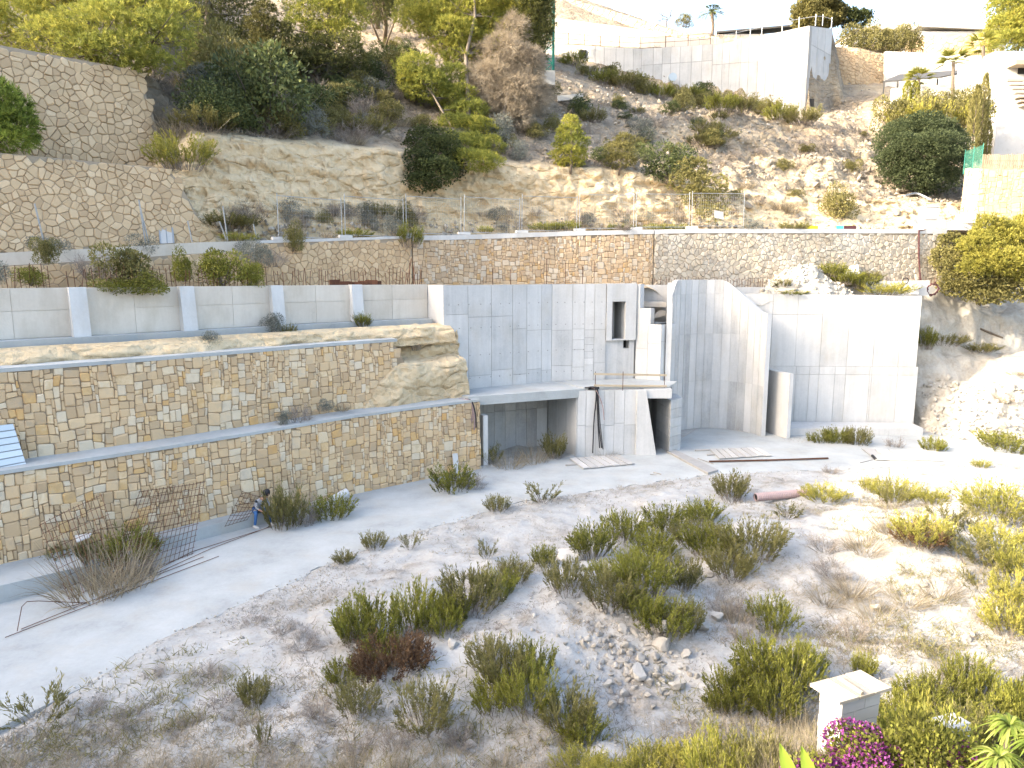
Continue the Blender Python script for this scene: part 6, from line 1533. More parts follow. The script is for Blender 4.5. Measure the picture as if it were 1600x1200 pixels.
# --- temporary mesh fence on the road
def fence_panel(w=3.1, h=1.95):
    t = thing('mesh_fence', 'temp', 'fence', (0, 0, 0))
    for x in (0.0, w):
        mb = MB(); mb.tube([(x, 0, 0.05), (x, 0, h + 0.12)], 0.021, 6, 0.6); mb.obj('post', M['galv'], t)
    for z in (0.15, h): mb = MB(); mb.tube([(0, 0, z), (w, 0, z)], 0.016, 5, 0.6); mb.obj('rail', M['galv'], t)
    mb = MB()
    for x in np.linspace(0.12, w - 0.12, 22): mb.tube([(x, 0, 0.15), (x, 0, h)], 0.0032, 3, 0.5, cap=False)
    for z in np.linspace(0.35, h - 0.2, 8): mb.tube([(0, 0, z), (w, 0, z)], 0.0032, 3, 0.5, cap=False)
    tag(mb.obj('wire_mesh', M['galv'], t), kind='stuff')
    mb = MB(); mb.prism([(-0.32, -0.11, 0), (0.32, -0.11, 0), (0.32, 0.11, 0), (-0.32, 0.11, 0)], (0, 0, 0.13), 0.7); mb.obj('foot', M['concrete'], t)
    return t
fp0 = fence_panel(); first = True
names = ['first', 'second', 'third', 'fourth', 'fifth', 'sixth', 'seventh', 'eighth', 'ninth', 'tenth', 'eleventh', 'twelfth']
s_ = su(440); k_ = 0
while s_ < su(1130) and k_ < 12:
    a, b = ROAD.at(s_, -0.22), ROAD.at(s_ + 3.2, -0.22); d = b - a
    o = fp0 if first else copy_tree(fp0); first = False
    o.location = (a[0], a[1], float(road_z(a[0])) + 0.02); o.rotation_euler = (RNG.normal(0, 0.02), RNG.normal(0, 0.012), math.atan2(d[1], d[0]))
    tag(o, f'{names[k_]} wire mesh fence panel from the left along the road above the stone wall', 'fence', 'mesh fence panels along the road'); s_ += 3.25; k_ += 1
for i, (u, v0, v1, du, lab) in enumerate([(95, 385, 318, -10, 'grey leaning fence pole on the road kerb at far left'), (245, 380, 312, -6, 'pair of pale poles left of the white door, front one'), (250, 380, 318, -9, 'pair of pale poles left of the white door, rear one'), (315, 378, 345, -5, 'short grey leaning pole right of the white door'), (368, 376, 322, -3, 'tall thin pole at the foot of the cream cliff, left one'), (366, 374, 346, -8, 'short leaning pole at the foot of the cream cliff'), (412, 374, 350, -4, 'leaning pole before the pale cliff foot')]):
    a = on_line(u, v0, ROAD, -0.3); b = on_line(u + du, v1, ROAD, -0.3); mb = MB(); mb.tube([a, b], 0.03, 6, 0.6); tag(mb.obj('fence_pole', M['galv']), lab, 'pole')
mb = MB(); a = on_line(1108, 340, ROAD, -0.15); mb.obox(a, (0.55, 0.08, -0.1), (0, 0.02, 0), (-0.05, 0, 0.42), 0.9); tag(mb.obj('white_notice', M['white_paint']), 'crumpled white notice sheet hung on the fence by the thin leaning tree', 'notice', kind='thing')
# barrier with coloured boards
a = on_line(1246, 361, ROAD, -0.3); bt = thing('low_barrier', 'low grey frame with yellow, blue and dark red boards on the road edge', 'barrier', a)
A0 = a; A1 = on_line(1324, 361, ROAD, -0.3); dv = A1 - A0
mb = MB()
for q in (0, 0.33, 0.66, 1.0): mb.tube([A0 + dv * q, A0 + dv * q + [0, 0, 0.5]], 0.018, 5, 0.5)
mb.tube([A0 + [0, 0, 0.5], A1 + [0, 0, 0.5]], 0.018, 5, 0.5); mb.obj('frame', M['galv'], bt)
for q0, q1, z0_, z1_, m_, nm in ((0.02, 0.24, 0.04, 0.30, 'yellow', 'yellow_board'), (0.60, 0.74, 0.05, 0.30, 'blue', 'blue_board'), (0.42, 0.60, 0.08, 0.13, 'white_paint', 'white_strip'), (0.75, 0.99, 0.04, 0.31, 'cloth_red', 'red_board')):
    mb = MB(); mb.obox(A0 + dv * q0 + [0, -0.03, z0_], dv * (q1 - q0), (0, 0.02, 0), (0, 0, z1_ - z0_), 0.6); mb.obj(nm, M[m_], bt)
# white utility cabinet on the road edge
a = on_line(1426, 364, ROAD, -0.2); ct = thing('utility_cabinet', 'tall white utility cabinet standing on the road edge at right', 'cabinet', a)
mb = MB(); mb.box(a[0], a[0] + 0.75, a[1] - 0.1, a[1] + 0.6, a[2] - 0.1, a[2] + 0.78, 0.25); mb.obj('plinth', M['white_paint'], ct)
mb = MB(); mb.box(a[0] - 0.02, a[0] + 0.77, a[1] - 0.13, a[1] + 0.62, a[2] + 0.79, a[2] + 1.5, 0.8); hs_ = mb.obj('housing', M['white_paint'], ct); mb = MB(); mb.box(a[0] + 0.06, a[0] + 0.69, a[1] - 0.145, a[1] - 0.132, a[2] + 0.85, a[2] + 1.44, 0.6); mb.obj('door', M['white_paint'], hs_)
mb = MB(); mb.box(a[0] - 0.05, a[0] + 0.80, a[1] - 0.17, a[1] + 0.66, a[2] + 1.505, a[2] + 1.56, 0.9); mb.obj('lid', M['white_paint'], ct)
mb = MB(); pts = [on_line(1431, 359, ROAD, 0.0), on_line(1420, 360, ROAD, 0.1), on_line(1423, 400, ROAD, 0.1), on_line(1429, 442, ROAD, 0.12)]; mb.tube(pts, 0.045, 6, 0.4); tag(mb.obj('drain_pipe', M['cloth_red']), 'thin dark red pipe running down the road wall at right', 'pipe')
# leaning slab, low wall, grey box, ring and hoses behind the tall wall
q = [aty(1307, 433, 42.6), aty(1345, 441, 42.4), aty(1341, 413, 42.9), aty(1308, 425, 42.9)]
mb = MB(); mb.prism(q, (0.05, 0.18, 0), 0.8); tag(mb.obj('concrete_slab', M['concrete']), 'pale concrete slab leaning among green bushes behind the tall wall', 'slab', kind='thing')
q = [aty(1352, 462, 41.6), aty(1452, 462, 42.2), aty(1453, 438, 42.3), aty(1350, 440, 41.7)]
mb = MB(); mb.prism(q, (0, 0.2, 0), 0.5); tag(mb.obj('low_wall', M['concrete']), 'low grey concrete wall with a meter box, beside the pine bush', 'low wall', kind='thing')
a = aty(1424, 460, 41.8); bx = thing('meter_box', 'small grey meter box on a post before the low concrete wall', 'meter box', a)
mb = MB(); mb.box(a[0], a[0] + 0.4, a[1], a[1] + 0.25, a[2], a[2] + 0.32, 0.5); mb.obj('post', M['concrete'], bx)
mb = MB(); mb.box(a[0] - 0.03, a[0] + 0.47, a[1] - 0.06, a[1] + 0.3, a[2] + 0.325, a[2] + 0.72, 0.9); hs_ = mb.obj('housing', M['white_paint'], bx)
mb = MB(); mb.box(a[0] - 0.03, a[0] + 0.12, a[1] - 0.075, a[1] - 0.062, a[2] + 0.4, a[2] + 0.52, 0.3); mb.obj('handle', M['galv'], hs_)
def ring(c, r, tube, nm, lab, mat, cat, n=20, turns=1, wob=0.0):
    mb = MB(); th = np.linspace(0, 2 * math.pi * turns, n * turns + 1); rg = np.random.default_rng(3)
    mb.tube([np.array(c) + [r * math.cos(t) * (1 + wob * rg.normal()), 0.03 * t / 6.28, r * math.sin(t) * (1 + wob * rg.normal())] for t in th], tube, 5, 0.4); tag(mb.obj(nm, mat), lab, cat)
ring(aty(1415, 439, 41.5), 0.17, 0.03, 'black_ring', 'black rubber ring hanging on the low concrete wall', M['black'], 'ring')
ring(aty(1458, 452, 42.2), 0.32, 0.03, 'hose_coil', 'coil of dark red hose at the end of the low concrete wall', M['cloth_red'], 'hose', turns=3, wob=0.12)

# --- rocks
def ico(sub=0):
    t = (1 + 5 ** .5) / 2
    v = [(-1, t, 0), (1, t, 0), (-1, -t, 0), (1, -t, 0), (0, -1, t), (0, 1, t), (0, -1, -t), (0, 1, -t), (t, 0, -1), (t, 0, 1), (-t, 0, -1), (-t, 0, 1)]
    f = [(0, 11, 5), (0, 5, 1), (0, 1, 7), (0, 7, 10), (0, 10, 11), (1, 5, 9), (5, 11, 4), (11, 10, 2), (10, 7, 6), (7, 1, 8), (3, 9, 4), (3, 4, 2), (3, 2, 6), (3, 6, 8), (3, 8, 9), (4, 9, 5), (2, 4, 11), (6, 2, 10), (8, 6, 7), (9, 8, 1)]
    v = [np.array(p) / np.linalg.norm(p) for p in v]
    for _ in range(sub):
        c = {}; nf = []
        def m(a, b):
            k = (min(a, b), max(a, b))
            if k not in c: p = v[a] + v[b]; v.append(p / np.linalg.norm(p)); c[k] = len(v) - 1
            return c[k]
        for a, b, d in f: x, y, z = m(a, b), m(b, d), m(d, a); nf += [(a, x, z), (b, y, x), (d, z, y), (x, y, z)]
        f = nf
    return np.array(v), np.array(f)
IV, IF = ico(1); IV0, IF0 = ico(0)
ROCKS = []
for k in range(8):
    rg = np.random.default_rng(300 + k); V = IV.copy()
    for _ in range(14):      # cut flat faces
        n = unit(rg.normal(size=3)); d = rg.uniform(0.38, 0.72); e = np.maximum(V @ n - d, 0); V = V - e[:, None] * n
    V = V * [1, rg.uniform(0.6, 0.95), rg.uniform(0.5, 0.8)]; ROCKS.append(np_mesh('rock', V, IF, M['rock'], tone=np.full(len(IF), rg.uniform(0.25, 0.8))))
HROCKS = []
for m_ in ROCKS: c_ = m_.copy(); c_.materials.clear(); c_.materials.append(M['hillrock']); HROCKS.append(c_)
def rock(P, r, label, group=None, rg=RNG):
    o = link('rock', (HROCKS if 'slope below' in label else ROCKS)[int(rg.integers(0, 8))], None, P); o.scale = (r, r, r); o.rotation_euler = (rg.normal(0, .4), rg.normal(0, .4), rg.uniform(0, 6.28)); tag(o, label, 'rock', group, 'thing')
rg = np.random.default_rng(12)
for i in range(170):
    u, v = rg.normal(985, 52), rg.normal(1015, 44)
    if not (880 < u < 1100 and 930 < v < 1100): continue
    P = on_ground(u, v); rock(P + [0, 0, 0.02], rg.uniform(0.04, 0.15) * (1.4 if rg.random() < .15 else 1), ('angular chip of pale limestone on the left flank of the rubble heap' if u < 960 else 'broken pale limestone block in the upper middle of the rubble heap' if v < 1015 else 'broken pale limestone block in the lower middle of the rubble heap'), 'blocks of the rubble heap', rg)
for i in range(40):
    u, v = rg.normal(1020, 30), rg.normal(1045, 26); P = on_ground(u, v); rock(P + [0, 0, rg.uniform(-0.03, 0.12)], rg.uniform(0.08, 0.2), 'larger limestone block on the lower right side of the rubble heap', 'large blocks of the rubble heap', rg)
for u, v, r, lab in [(1035, 985, .38, 'largest pale flat rock at the top of the rubble heap'), (1032, 1010, .34, 'second large flat rock under the topmost one of the rubble heap'), (998, 1058, .36, 'big angular rock at the foot of the rubble heap'), (1095, 905, .2, 'pale rock among the thicket shrubs above the rubble heap'), (1110, 900, .22, 'grey rock beside the pale rock in the thicket above the rubble heap'), (1122, 968, .3, 'rounded rock lying in the dry grass right of the thicket'),
                     (1510, 1002, .2, 'white squared rock on the dusty ground below the right edge thicket'), (1520, 995, .14, 'small white rock beside the squared one below the right edge thicket'), (1365, 950, .2, 'pale rock in the bright dry grass on the mound'), (1445, 915, .18, 'pale rock near the top of the bright mound'), (735, 1165, .16, 'orange tinted rock near the bottom edge'), (708, 1010, .22, 'long pale rock at the left side of the rubble heap'), (1100, 985, .22, 'grey rock right of the rubble heap'), (380, 998, .1, 'small white stone on the dust left of the thicket'), (288, 828, .12, 'small white stone on the plinth edge behind the rebar mesh')]:
    rock(on_ground(u, v) + [0, 0, r * .2], r, lab, rg=rg)
for i in range(60):
    P = on_slope(rg.uniform(1445, 1605), rg.uniform(585, 700)); rock(P, rg.uniform(0.08, 0.3), 'white broken stone on the sunlit rubble fan at the right edge', 'stones of the white rubble fan', rg)
for i in range(40):
    u_ = rg.uniform(880, 1400); P = on_hill(u_, rg.uniform(165, 245 if u_ < 1120 else 335)); rock(P - [0, 0, .1], rg.uniform(0.25, 0.7), 'pale boulder on the rocky slope below the upper building', 'boulders on the rocky slope', rg)
# rubble heap on top behind the tall wall
hp = thing('rubble_heap', 'heap of broken white stones piled behind the top of the tall right wall', 'rubble heap', (17.5, 42.0, 7.2))
th = np.linspace(0, 1, 40); U_, W_ = np.meshgrid(np.linspace(-1, 1, 50), np.linspace(-1, 1, 30), indexing='ij')
hx = 16.9 + U_ * 3.3; hy = 42.1 + W_ * 1.5; hz = 7.05 + 2.25 * np.clip(1 - np.abs(U_ + 0.05) ** 1.3, 0, 1) * np.clip(1 - W_ ** 2, 0, 1)
hz += (fbm(np.stack([hx, hy, hz * 0], -1) * 1.8, 4, 5) - 0.5) * 0.5
P = np.stack([hx, hy, hz], -1); link('mound', np_mesh('mound', P.reshape(-1, 3) - [17.5, 42.0, 7.2], grid_faces(30, 50)[:, ::-1], M['marl'], smooth=True), hp)
for i in range(220):
    a, b = rg.integers(3, 47), rg.integers(2, 16); p = P[a, b]; o = link('stone', ROCKS[int(rg.integers(0, 8))], hp, p - [17.5, 42.0, 7.2]); r = rg.uniform(0.08, 0.26); o.scale = (r, r, r); o.rotation_euler = tuple(rg.uniform(0, 6, 3))
# gravel: far too many to count
def gravel(name, pts, r0, r1, lab, seed, mat='rock'):
    rg = np.random.default_rng(seed); n = len(pts); s = rg.uniform(r0, r1, n) ** 1.0
    V = IV0[None] * s[:, None, None] * rg.uniform(0.6, 1.2, (n, 1, 3)) * (1 + 0.25 * rg.normal(size=(n, 12, 1))) + np.asarray(pts)[:, None, :]
    F = (IF0[None] + (np.arange(n) * 12)[:, None, None]).reshape(-1, 3); o = link(name, np_mesh(name, V.reshape(-1, 3), F, M[mat], tone=np.repeat(rg.uniform(0.2, 0.9, n), 20))); tag(o, lab, 'gravel', kind='stuff')
def gfield(n, dens, seed):
    return field(n, -16, 24, 9.5, 32, dens, seed)
hx_, hy_ = on_ground(985, 1010)[:2]
gravel('gravel', gfield(3500, lambda P, u, v: np.exp(-((u - 930) ** 2 / 130 ** 2 + (v - 985) ** 2 / 62 ** 2)) * 1.0, 51) + [0, 0, 0.01], 0.02, 0.065, 'loose white gravel spread over and around the rubble heap', 52)
gravel('loose_stones', gfield(4200, lambda P, u, v: 0.25 + 0.5 * sstep(.5, .65, fbm(P * [.9, .9, 0], 3, 240)), 53), 0.012, 0.04, 'small loose stones scattered over the dusty ground', 54)
pts = np.array([on_slope(rg.uniform(1440, 1615), rg.uniform(600, 705)) for _ in range(700)]) + rg.normal(size=(700, 3)) * 0.12
gravel('scree', pts, 0.03, 0.12, 'white scree on the rubble fan at the right edge', 55)
pts = fl[rng.choice(len(fl), 3500, p=(lambda w: w / w.sum())(sl * (HU.reshape(-1) > 850) * (HV.reshape(-1) > 100) * (HV.reshape(-1) < 345) * 1.0))] + rg.normal(size=(3500, 3)) * 0.15
gravel('hill_scree', pts, 0.05, 0.20, 'pale scree over the rocky slope below the upper building', 56, 'hillrock')
pts = fl[rng.choice(len(fl), 900, p=(lambda w: w / w.sum())((rowf.reshape(-1) > 0.9) * (rowf.reshape(-1) < 1.4) * (HU.reshape(-1) > 340) * (HU.reshape(-1) < 1450) * 1.0))] + rg.normal(size=(900, 3)) * 0.15
gravel('cliff_scree', pts, 0.05, 0.16, 'fallen stones at the foot of the cream cliff', 57, 'hillrock')

# --- plinths, rebar mats, bars, person, corrugated sheet
def wall_box(nm, lab, cat, ua, ub, d0, d1, h, mat, z0=0.0, tone=0.6, dend=None):
    sa, sb = LOW.s_at_u(ua, z0), LOW.s_at_u(ub, z0); mb = MB(); qs_ = np.linspace(sa, sb, 12)
    for a, b in zip(qs_[:-1], qs_[1:]):
        p0, p1, r0, r1 = LOW.at(a, d1), LOW.at(b, d1), LOW.at(a, d0), LOW.at(b, d0)
        mb.add([(*p0, z0 - .1), (*p1, z0 - .1), (*p1, z0 + h), (*p0, z0 + h), (*r0, z0 - .1), (*r1, z0 - .1), (*r1, z0 + h), (*r0, z0 + h)], [(0, 1, 2, 3), (3, 2, 6, 7)] + ([(1, 5, 6, 2)] if b == sb else []) + ([(4, 0, 3, 7)] if a == sa else []), tone)
    tag(mb.obj(nm, mat), lab, cat, kind='thing')
wall_box('concrete_plinth', 'long low concrete plinth at the wall foot where the person sits', 'plinth', 240, 418, -0.02, 0.62, 0.42, M['path'])
wall_box('concrete_plinth', 'broad low concrete plinth at the lower left edge of the path', 'plinth', -200, 112, -0.02, 1.75, 0.50, M['path'])
def rebar_mat(lab, q, nu_, nv_, r=0.008, sag=0.06, seed=1):
    q = [np.array(p) for p in q]; mb = MB(); rg = np.random.default_rng(seed)
    f = lambda a, b: q[0] * (1 - a) * (1 - b) + q[1] * a * (1 - b) + q[2] * a * b + q[3] * (1 - a) * b + np.array([0, 0, 1]) * sag * (math.sin(a * 3.1 + seed) * math.sin(b * 2.5))
    for a in np.linspace(0, 1, nu_): mb.tube([f(a, b) for b in np.linspace(-0.02, 1.02, 7)], r, 4, rg.uniform(0.1, 0.7), cap=False)
    for b in np.linspace(0, 1, nv_): mb.tube([f(a, b) for a in np.linspace(-0.02, 1.02, 7)], r, 4, rg.uniform(0.1, 0.7), cap=False)
    tag(mb.obj('rebar_mesh', M['rust']), lab, 'rebar mesh', kind='thing')
ol = on_line
rebar_mat('rusty rebar mesh standing tilted behind the straw grass clump at lower left', [atz(108, 935, 0.05), atz(200, 895, 0.05), ol(150, 772, LOW, 0.55), ol(50, 822, LOW, 0.55)], 14, 9, seed=1)
rebar_mat('large rusty rebar mesh leaning on the wall right of the straw grass clump', [atz(168, 915, 0.05), atz(300, 865, 0.05), ol(312, 752, LOW, 0.12), ol(210, 770, LOW, 0.12)], 18, 13, seed=2)
rebar_mat('small rusty rebar mesh leaning in front of the sitting person', [atz(352, 822, 0.46), atz(386, 812, 0.46), ol(402, 776, LOW, 0.15), ol(372, 768, LOW, 0.15)], 7, 8, seed=3)
def bar(lab, pts, r=0.010, tone=0.3, nm='rebar', mat='rust', cat='steel bar'):
    mb = MB(); mb.tube(pts, r, 5, tone); tag(mb.obj(nm, M[mat]), lab, cat)
bar('longest straight steel bar lying along the path edge below the rebar meshes', [atz(8, 996, 0.05), atz(342, 869, 0.05)])
bar('second straight steel bar lying just above the longest one', [atz(33, 983, 0.05), atz(152, 935, 0.05), atz(318, 870, 0.05)])
bar('steel bar lying along the foot of the long plinth toward the person', [atz(150, 938, 0.05), atz(300, 862, 0.05), atz(420, 824, 0.05)])
bar('steel bar beside the plinth running on toward the olive bush', [atz(180, 925, 0.05), atz(330, 857, 0.05), atz(424, 822, 0.05)])
bar('bent steel bar arching over the path at the lower left', [atz(27, 986, 0.05), atz(34, 948, 0.42), atz(42, 940, 0.46), atz(60, 939, 0.40), atz(138, 942, 0.05)])
bar('short steel bar under the arching bent one', [atz(98, 950, 0.05), atz(140, 940, 0.06)])
mb = MB(); mb.prism([atz(117, 838, 1.0), atz(143, 834, 1.05), atz(140, 840, 0.98), atz(120, 848, 0.9)], (0, 0, 0.03), 0.9); tag(mb.obj('paper_sheet', M['white_paint']), 'torn white sheet caught on top of the straw grass clump', 'sheet', kind='thing')
# corrugated sheet
t = thing('corrugated_sheet', 'pale blue corrugated metal sheet leaning on the ledge at the left edge', 'metal sheet', ol(10, 738, T2, 0.5))
q = [ol(-60, 752, T2, 0.75), ol(38, 732, T2, 0.75), ol(22, 662, T2, 0.12), ol(-60, 672, T2, 0.12)]
for i in range(7):
    a, b = i / 7, (i + 1) / 7; f = lambda x, y: q[0] * (1 - x) * (1 - y) + q[1] * x * (1 - y) + q[2] * x * y + q[3] * (1 - x) * y
    nn = np.cross(q[1] - q[0], q[3] - q[0]); nn /= np.linalg.norm(nn)
    mb = MB(); mb.prism([f(0, a + .012), f(1, a + .012), f(1, b - .012), f(0, b - .012)], nn * 0.03, RNG.uniform(0.4, 0.8)); mb.obj('slat', M['sheet'], t)
mb = MB(); mb.prism([p - nn * 0.01 for p in q], nn * 0.009, 0.2); mb.obj('backing', M['galv'], t)

# person sitting on the plinth
def person():
    hip = atz(392, 805, 0.50); s_ = LOW.s_at_u(392, 0.4); tq = LOW.at(s_ + 0.1) - LOW.at(s_); T = np.array([tq[0], tq[1], 0]) / np.linalg.norm(tq); O = np.array([T[1], -T[0], 0]); Z = np.array([0, 0, 1.0])
    hp_ = LOW.at(s_, 0.46); base = np.array([hp_[0], hp_[1], 0.0]); hip = np.array([hp_[0], hp_[1], 0.52])
    t = thing('person', 'person in blue jeans and white shoes sitting bent forward on the plinth by the wall', 'person', base)
    Vv = []; E = []; R = []; reg = []
    def add(p, r, par, g):
        Vv.append(tuple(np.array(p) - base)); R.append(r); reg.append(g)
        if par is not None: E.append((par, len(Vv) - 1))
        return len(Vv) - 1
    pel = add(hip, 0.135, None, 'j'); sp1 = add(hip + Z * .18 + O * .06 + T * .04, 0.135, pel, 's'); ch = add(hip + Z * .36 + O * .20 + T * .10, 0.15, sp1, 's'); nk = add(hip + Z * .47 + O * .30 + T * .15, 0.06, ch, 'k'); hd = add(hip + Z * .55 + O * .37 + T * .19, 0.085, nk, 'k'); hd2 = add(hip + Z * .64 + O * .41 + T * .21, 0.088, hd, 'k')
    for sg, ft in ((-1, -0.20), (1, 0.16)):
        h = add(hip + T * .10 * sg - Z * .01, 0.095, pel, 'j'); kn = add(hip + T * (.15 * sg + ft * .3) + O * .40 + Z * .03, 0.068, h, 'j'); an = add(base + T * (.13 * sg + ft * .7) + O * (.44 + .06 * sg) + Z * .10, 0.045, kn, 'j')
        sh = add(hip + Z * .40 + O * .20 + T * (.10 + .17 * sg), 0.055, ch, 's'); el = add(hip + Z * .18 + O * .33 + T * (.08 + .24 * sg), 0.042, sh, 's'); wr = add(hip + Z * .08 + O * .50 + T * (.06 + .12 * sg), 0.030, el, 'k')
        ha = add(hip + Z * .05 + O * .56 + T * (.05 + .09 * sg), 0.034, wr, 'k')
        for fi in range(5):
            dd = (fi - 2) * 0.018; L_ = (.05, .075, .08, .075, .06)[fi]; f1 = add(hip + Z * .04 + O * (.56 + L_ * .6) + T * (.05 + .09 * sg + dd), 0.010, ha, 'k'); add(hip + Z * .015 + O * (.56 + L_) + T * (.05 + .09 * sg + dd * 1.1), 0.008, f1, 'k')
        a = np.array(base + T * (.13 * sg + ft * .7) + O * (.44 + .06 * sg)); fd = unit(O + T * (0.5 if sg > 0 else 0.35)); sd = np.array([fd[1], -fd[0], 0])
        mb = MB(); prof = [(-.07, .045, .10), (0.02, .05, .105), (.10, .05, .075), (.17, .045, .05), (.20, .02, .035)]; vs = []; fs = []
        for x, w, hh in prof: vs += [a + fd * x - sd * w, a + fd * x + sd * w, a + fd * x + sd * w * .7 + Z * hh, a + fd * x - sd * w * .7 + Z * hh]
        for i in range(4):
            for j in range(4): fs.append((i * 4 + j, i * 4 + (j + 1) % 4, i * 4 + 4 + (j + 1) % 4, i * 4 + 4 + j))
        fs += [(3, 2, 1, 0), (16, 17, 18, 19)]; mb.add([v + Z * 0.02 for v in vs], fs, 0.9); mb.obj('shoe', M['white_paint'], t, smooth=True)
    me = bpy.data.meshes.new('body'); me.from_pydata(Vv, E, []); o = link('body', me, t)
    o.modifiers.new('skin', 'SKIN'); sub = o.modifiers.new('sub', 'SUBSURF'); sub.levels = 2; sub.render_levels = 2
    if not me.skin_vertices:
        bpy.context.view_layer.objects.active = o; bpy.ops.mesh.customdata_skin_add()
    for i, sv in enumerate(me.skin_vertices[0].data): sv.radius = (R[i], R[i]); sv.use_root = i == 0
    dg = bpy.context.evaluated_depsgraph_get(); me2 = bpy.data.meshes.new_from_object(o.evaluated_get(dg)); o.modifiers.clear(); o.data = me2
    me2.materials.clear()
    mj = mat_tone('blue_denim', [(0, (0.05, 0.13, 0.30)), (1, (0.13, 0.28, 0.52))], 0.2, 9, 0.9); ms = mat_tone('grey_shirt', [(0, (0.28, 0.29, 0.31)), (1, (0.40, 0.41, 0.43))], 0.2, 6, 0.9); mk = mat_tone('skin', [(0, (0.38, 0.22, 0.15)), (1, (0.46, 0.28, 0.19))], 0.1)
    for m_ in (mj, ms, mk): me2.materials.append(m_)
    VA = np.array(Vv); gi = {'j': 0, 's': 1, 'k': 2}
    for p in me2.polygons: p.material_index = gi[reg[int(np.argmin(((VA - np.array(p.center)) ** 2).sum(1)))]]; p.use_smooth = True
    c = np.array(Vv[hd2]) + base; hair = blob_rock('hair', c - O * .02 + Z * .03, (0.115, 0.115, 0.125), 3, M['black'], 0.12, 20, 12); hair.parent = t; hair.location = Vector(np.array(hair.location) - base)
    fc = np.array(Vv[hd2]) + base - Z * .06
    mb = MB(); mb.prism([fc + O * .09 - T * .012 + Z * .02, fc + O * .09 + T * .012 + Z * .02, fc + O * .09 + Z * .07], O * .03, .5); mb.obj('nose', mk, t)
    for sg in (-1, 1):
        mb = MB(); mb.obox(fc + O * .083 + T * (.035 * sg - .01) + Z * .065, T * .02, O * .008, Z * .012, .1); mb.obj('eye', M['black'], t)
    return t
person()
mb = MB(); a = ol(512, 782, LOW, 0.75); b = ol(524, 770, LOW, 0.65); mb.tube([a, b + [0.3, 0.1, 0]], 0.16, 10, 0.7); tag(mb.obj('concrete_pipe', M['concrete'], smooth=False), 'short white concrete pipe lying behind the bright green bush by the wall', 'pipe')
mb = MB(); q = [ol(708, 742, LOW, 0.3), ol(716, 741, LOW, 0.3), ol(713, 708, LOW, 0.08), ol(705, 709, LOW, 0.08)]; mb.prism(q, (0.02, -0.03, 0), 0.9); tag(mb.obj('white_board', M['white_paint']), 'narrow white board leaning on the wall behind the green bush by the garage', 'board', kind='thing')

# --- boards, timber, pipe, kerb on the path
def boards(lab, q, n, z=0.06, mat='wood', th=0.03, nm='formwork_panel'):
    q = [atz(u, v, z) for u, v in q]; t = thing(nm, lab, 'board panel', q[0])
    f = lambda x, y: q[0] * (1 - x) * (1 - y) + q[1] * x * (1 - y) + q[2] * x * y + q[3] * (1 - x) * y
    for i in range(n):
        a, b = i / n + .008, (i + 1) / n - .008; e = RNG.uniform(-.03, .03)
        mb = MB(); mb.prism([f(a, e), f(b, e), f(b, 1 + e), f(a, 1 + e)], (0, 0, th + RNG.uniform(0, .01)), RNG.uniform(0.35, 0.95)); mb.obj('plank', M[mat], t)
boards('pale formwork panel lying on the path in front of the hanging cables', [(911, 733), (992, 725), (965, 711), (890, 717)], 7)
boards('formwork panel of pale boards lying in front of the curved wall', [(1123, 717), (1206, 712), (1185, 700), (1108, 702)], 8)
boards('broken formwork boards lying at the right of the path', [(1368, 719), (1476, 720), (1450, 706), (1345, 701)], 5)
for lab, pts, r in [('long dark steel beam lying on the path in front of the curved wall', [atz(1108, 721, .08), atz(1205, 719, .08), atz(1294, 716, .08)], .045), ('short plank left of the pale formwork panel', [atz(884, 727, .06), atz(905, 725, .06)], .05), ('short plank end behind the curved wall boards', [atz(1086, 704, .06), atz(1108, 703, .06)], .05), ('second short plank end behind the curved wall boards', [atz(1105, 711, .06), atz(1117, 710, .06)], .05), ('thin lath lying across the path below the boards', [atz(1090, 716, .05), atz(1115, 725, .05)], .02), ('black bar end at the broken boards on the right', [atz(1363, 712, .1), atz(1369, 718, .06)], .07), ('thin lath left of the broken boards', [atz(1344, 723, .05), atz(1364, 718, .05)], .02), ('thin stick on the path below the garage corner', [atz(1021, 738, .05), atz(1033, 741, .05)], .025), ('second thin stick on the path below the first', [atz(1016, 741, .05), atz(1025, 742, .05)], .02)]:
    bar(lab, pts, r, 0.2, 'steel_beam' if 'beam' in lab else 'plank_piece', 'rust' if 'beam' in lab else ('black' if 'black' in lab else 'wood'), 'beam' if 'beam' in lab else 'plank')
q = [atz(1040, 706, .02), atz(1054, 705, .02), atz(1122, 737, .02), atz(1106, 742, .02)]; mb = MB(); mb.prism(q, (0, 0, 0.10), 0.25); tag(mb.obj('drain_kerb', M['joint']), 'grey kerb strip running from the dark doorway across the path', 'kerb', kind='thing')
a, b = atz(1180, 777, 0.17), atz(1262, 770, 0.17); t = thing('ribbed_pipe', 'faded pink ribbed plastic pipe lying at the path edge', 'pipe', a - [0, 0, .17]); mb = MB(); n = 60
mb.tube([a + (b - a) * i / n for i in range(n + 1)], [0.15 + 0.02 * (i % 2) for i in range(n + 1)], 12, 0.6, cap=False); mb.obj('ribbed_wall', M['pipe'], t)
mb = MB(); mb.tube([a + (b - a) * .03, a + (b - a) * .04], 0.135, 12, 0.1); mb.obj('bore_shade_disc', M['black'], t)  # black disc in the mouth stands for the shade inside the pipe
mb = MB(); c = on_ground(890, 872); pts_ = blob_rock('plastic_bag', c + [0, 0, .1], (0.42, 0.22, 0.16), 8, M['white_paint'], 0.7, 22, 14, 0.9); tag(pts_, 'crumpled white plastic bag lying in the thicket', 'bag', kind='thing')

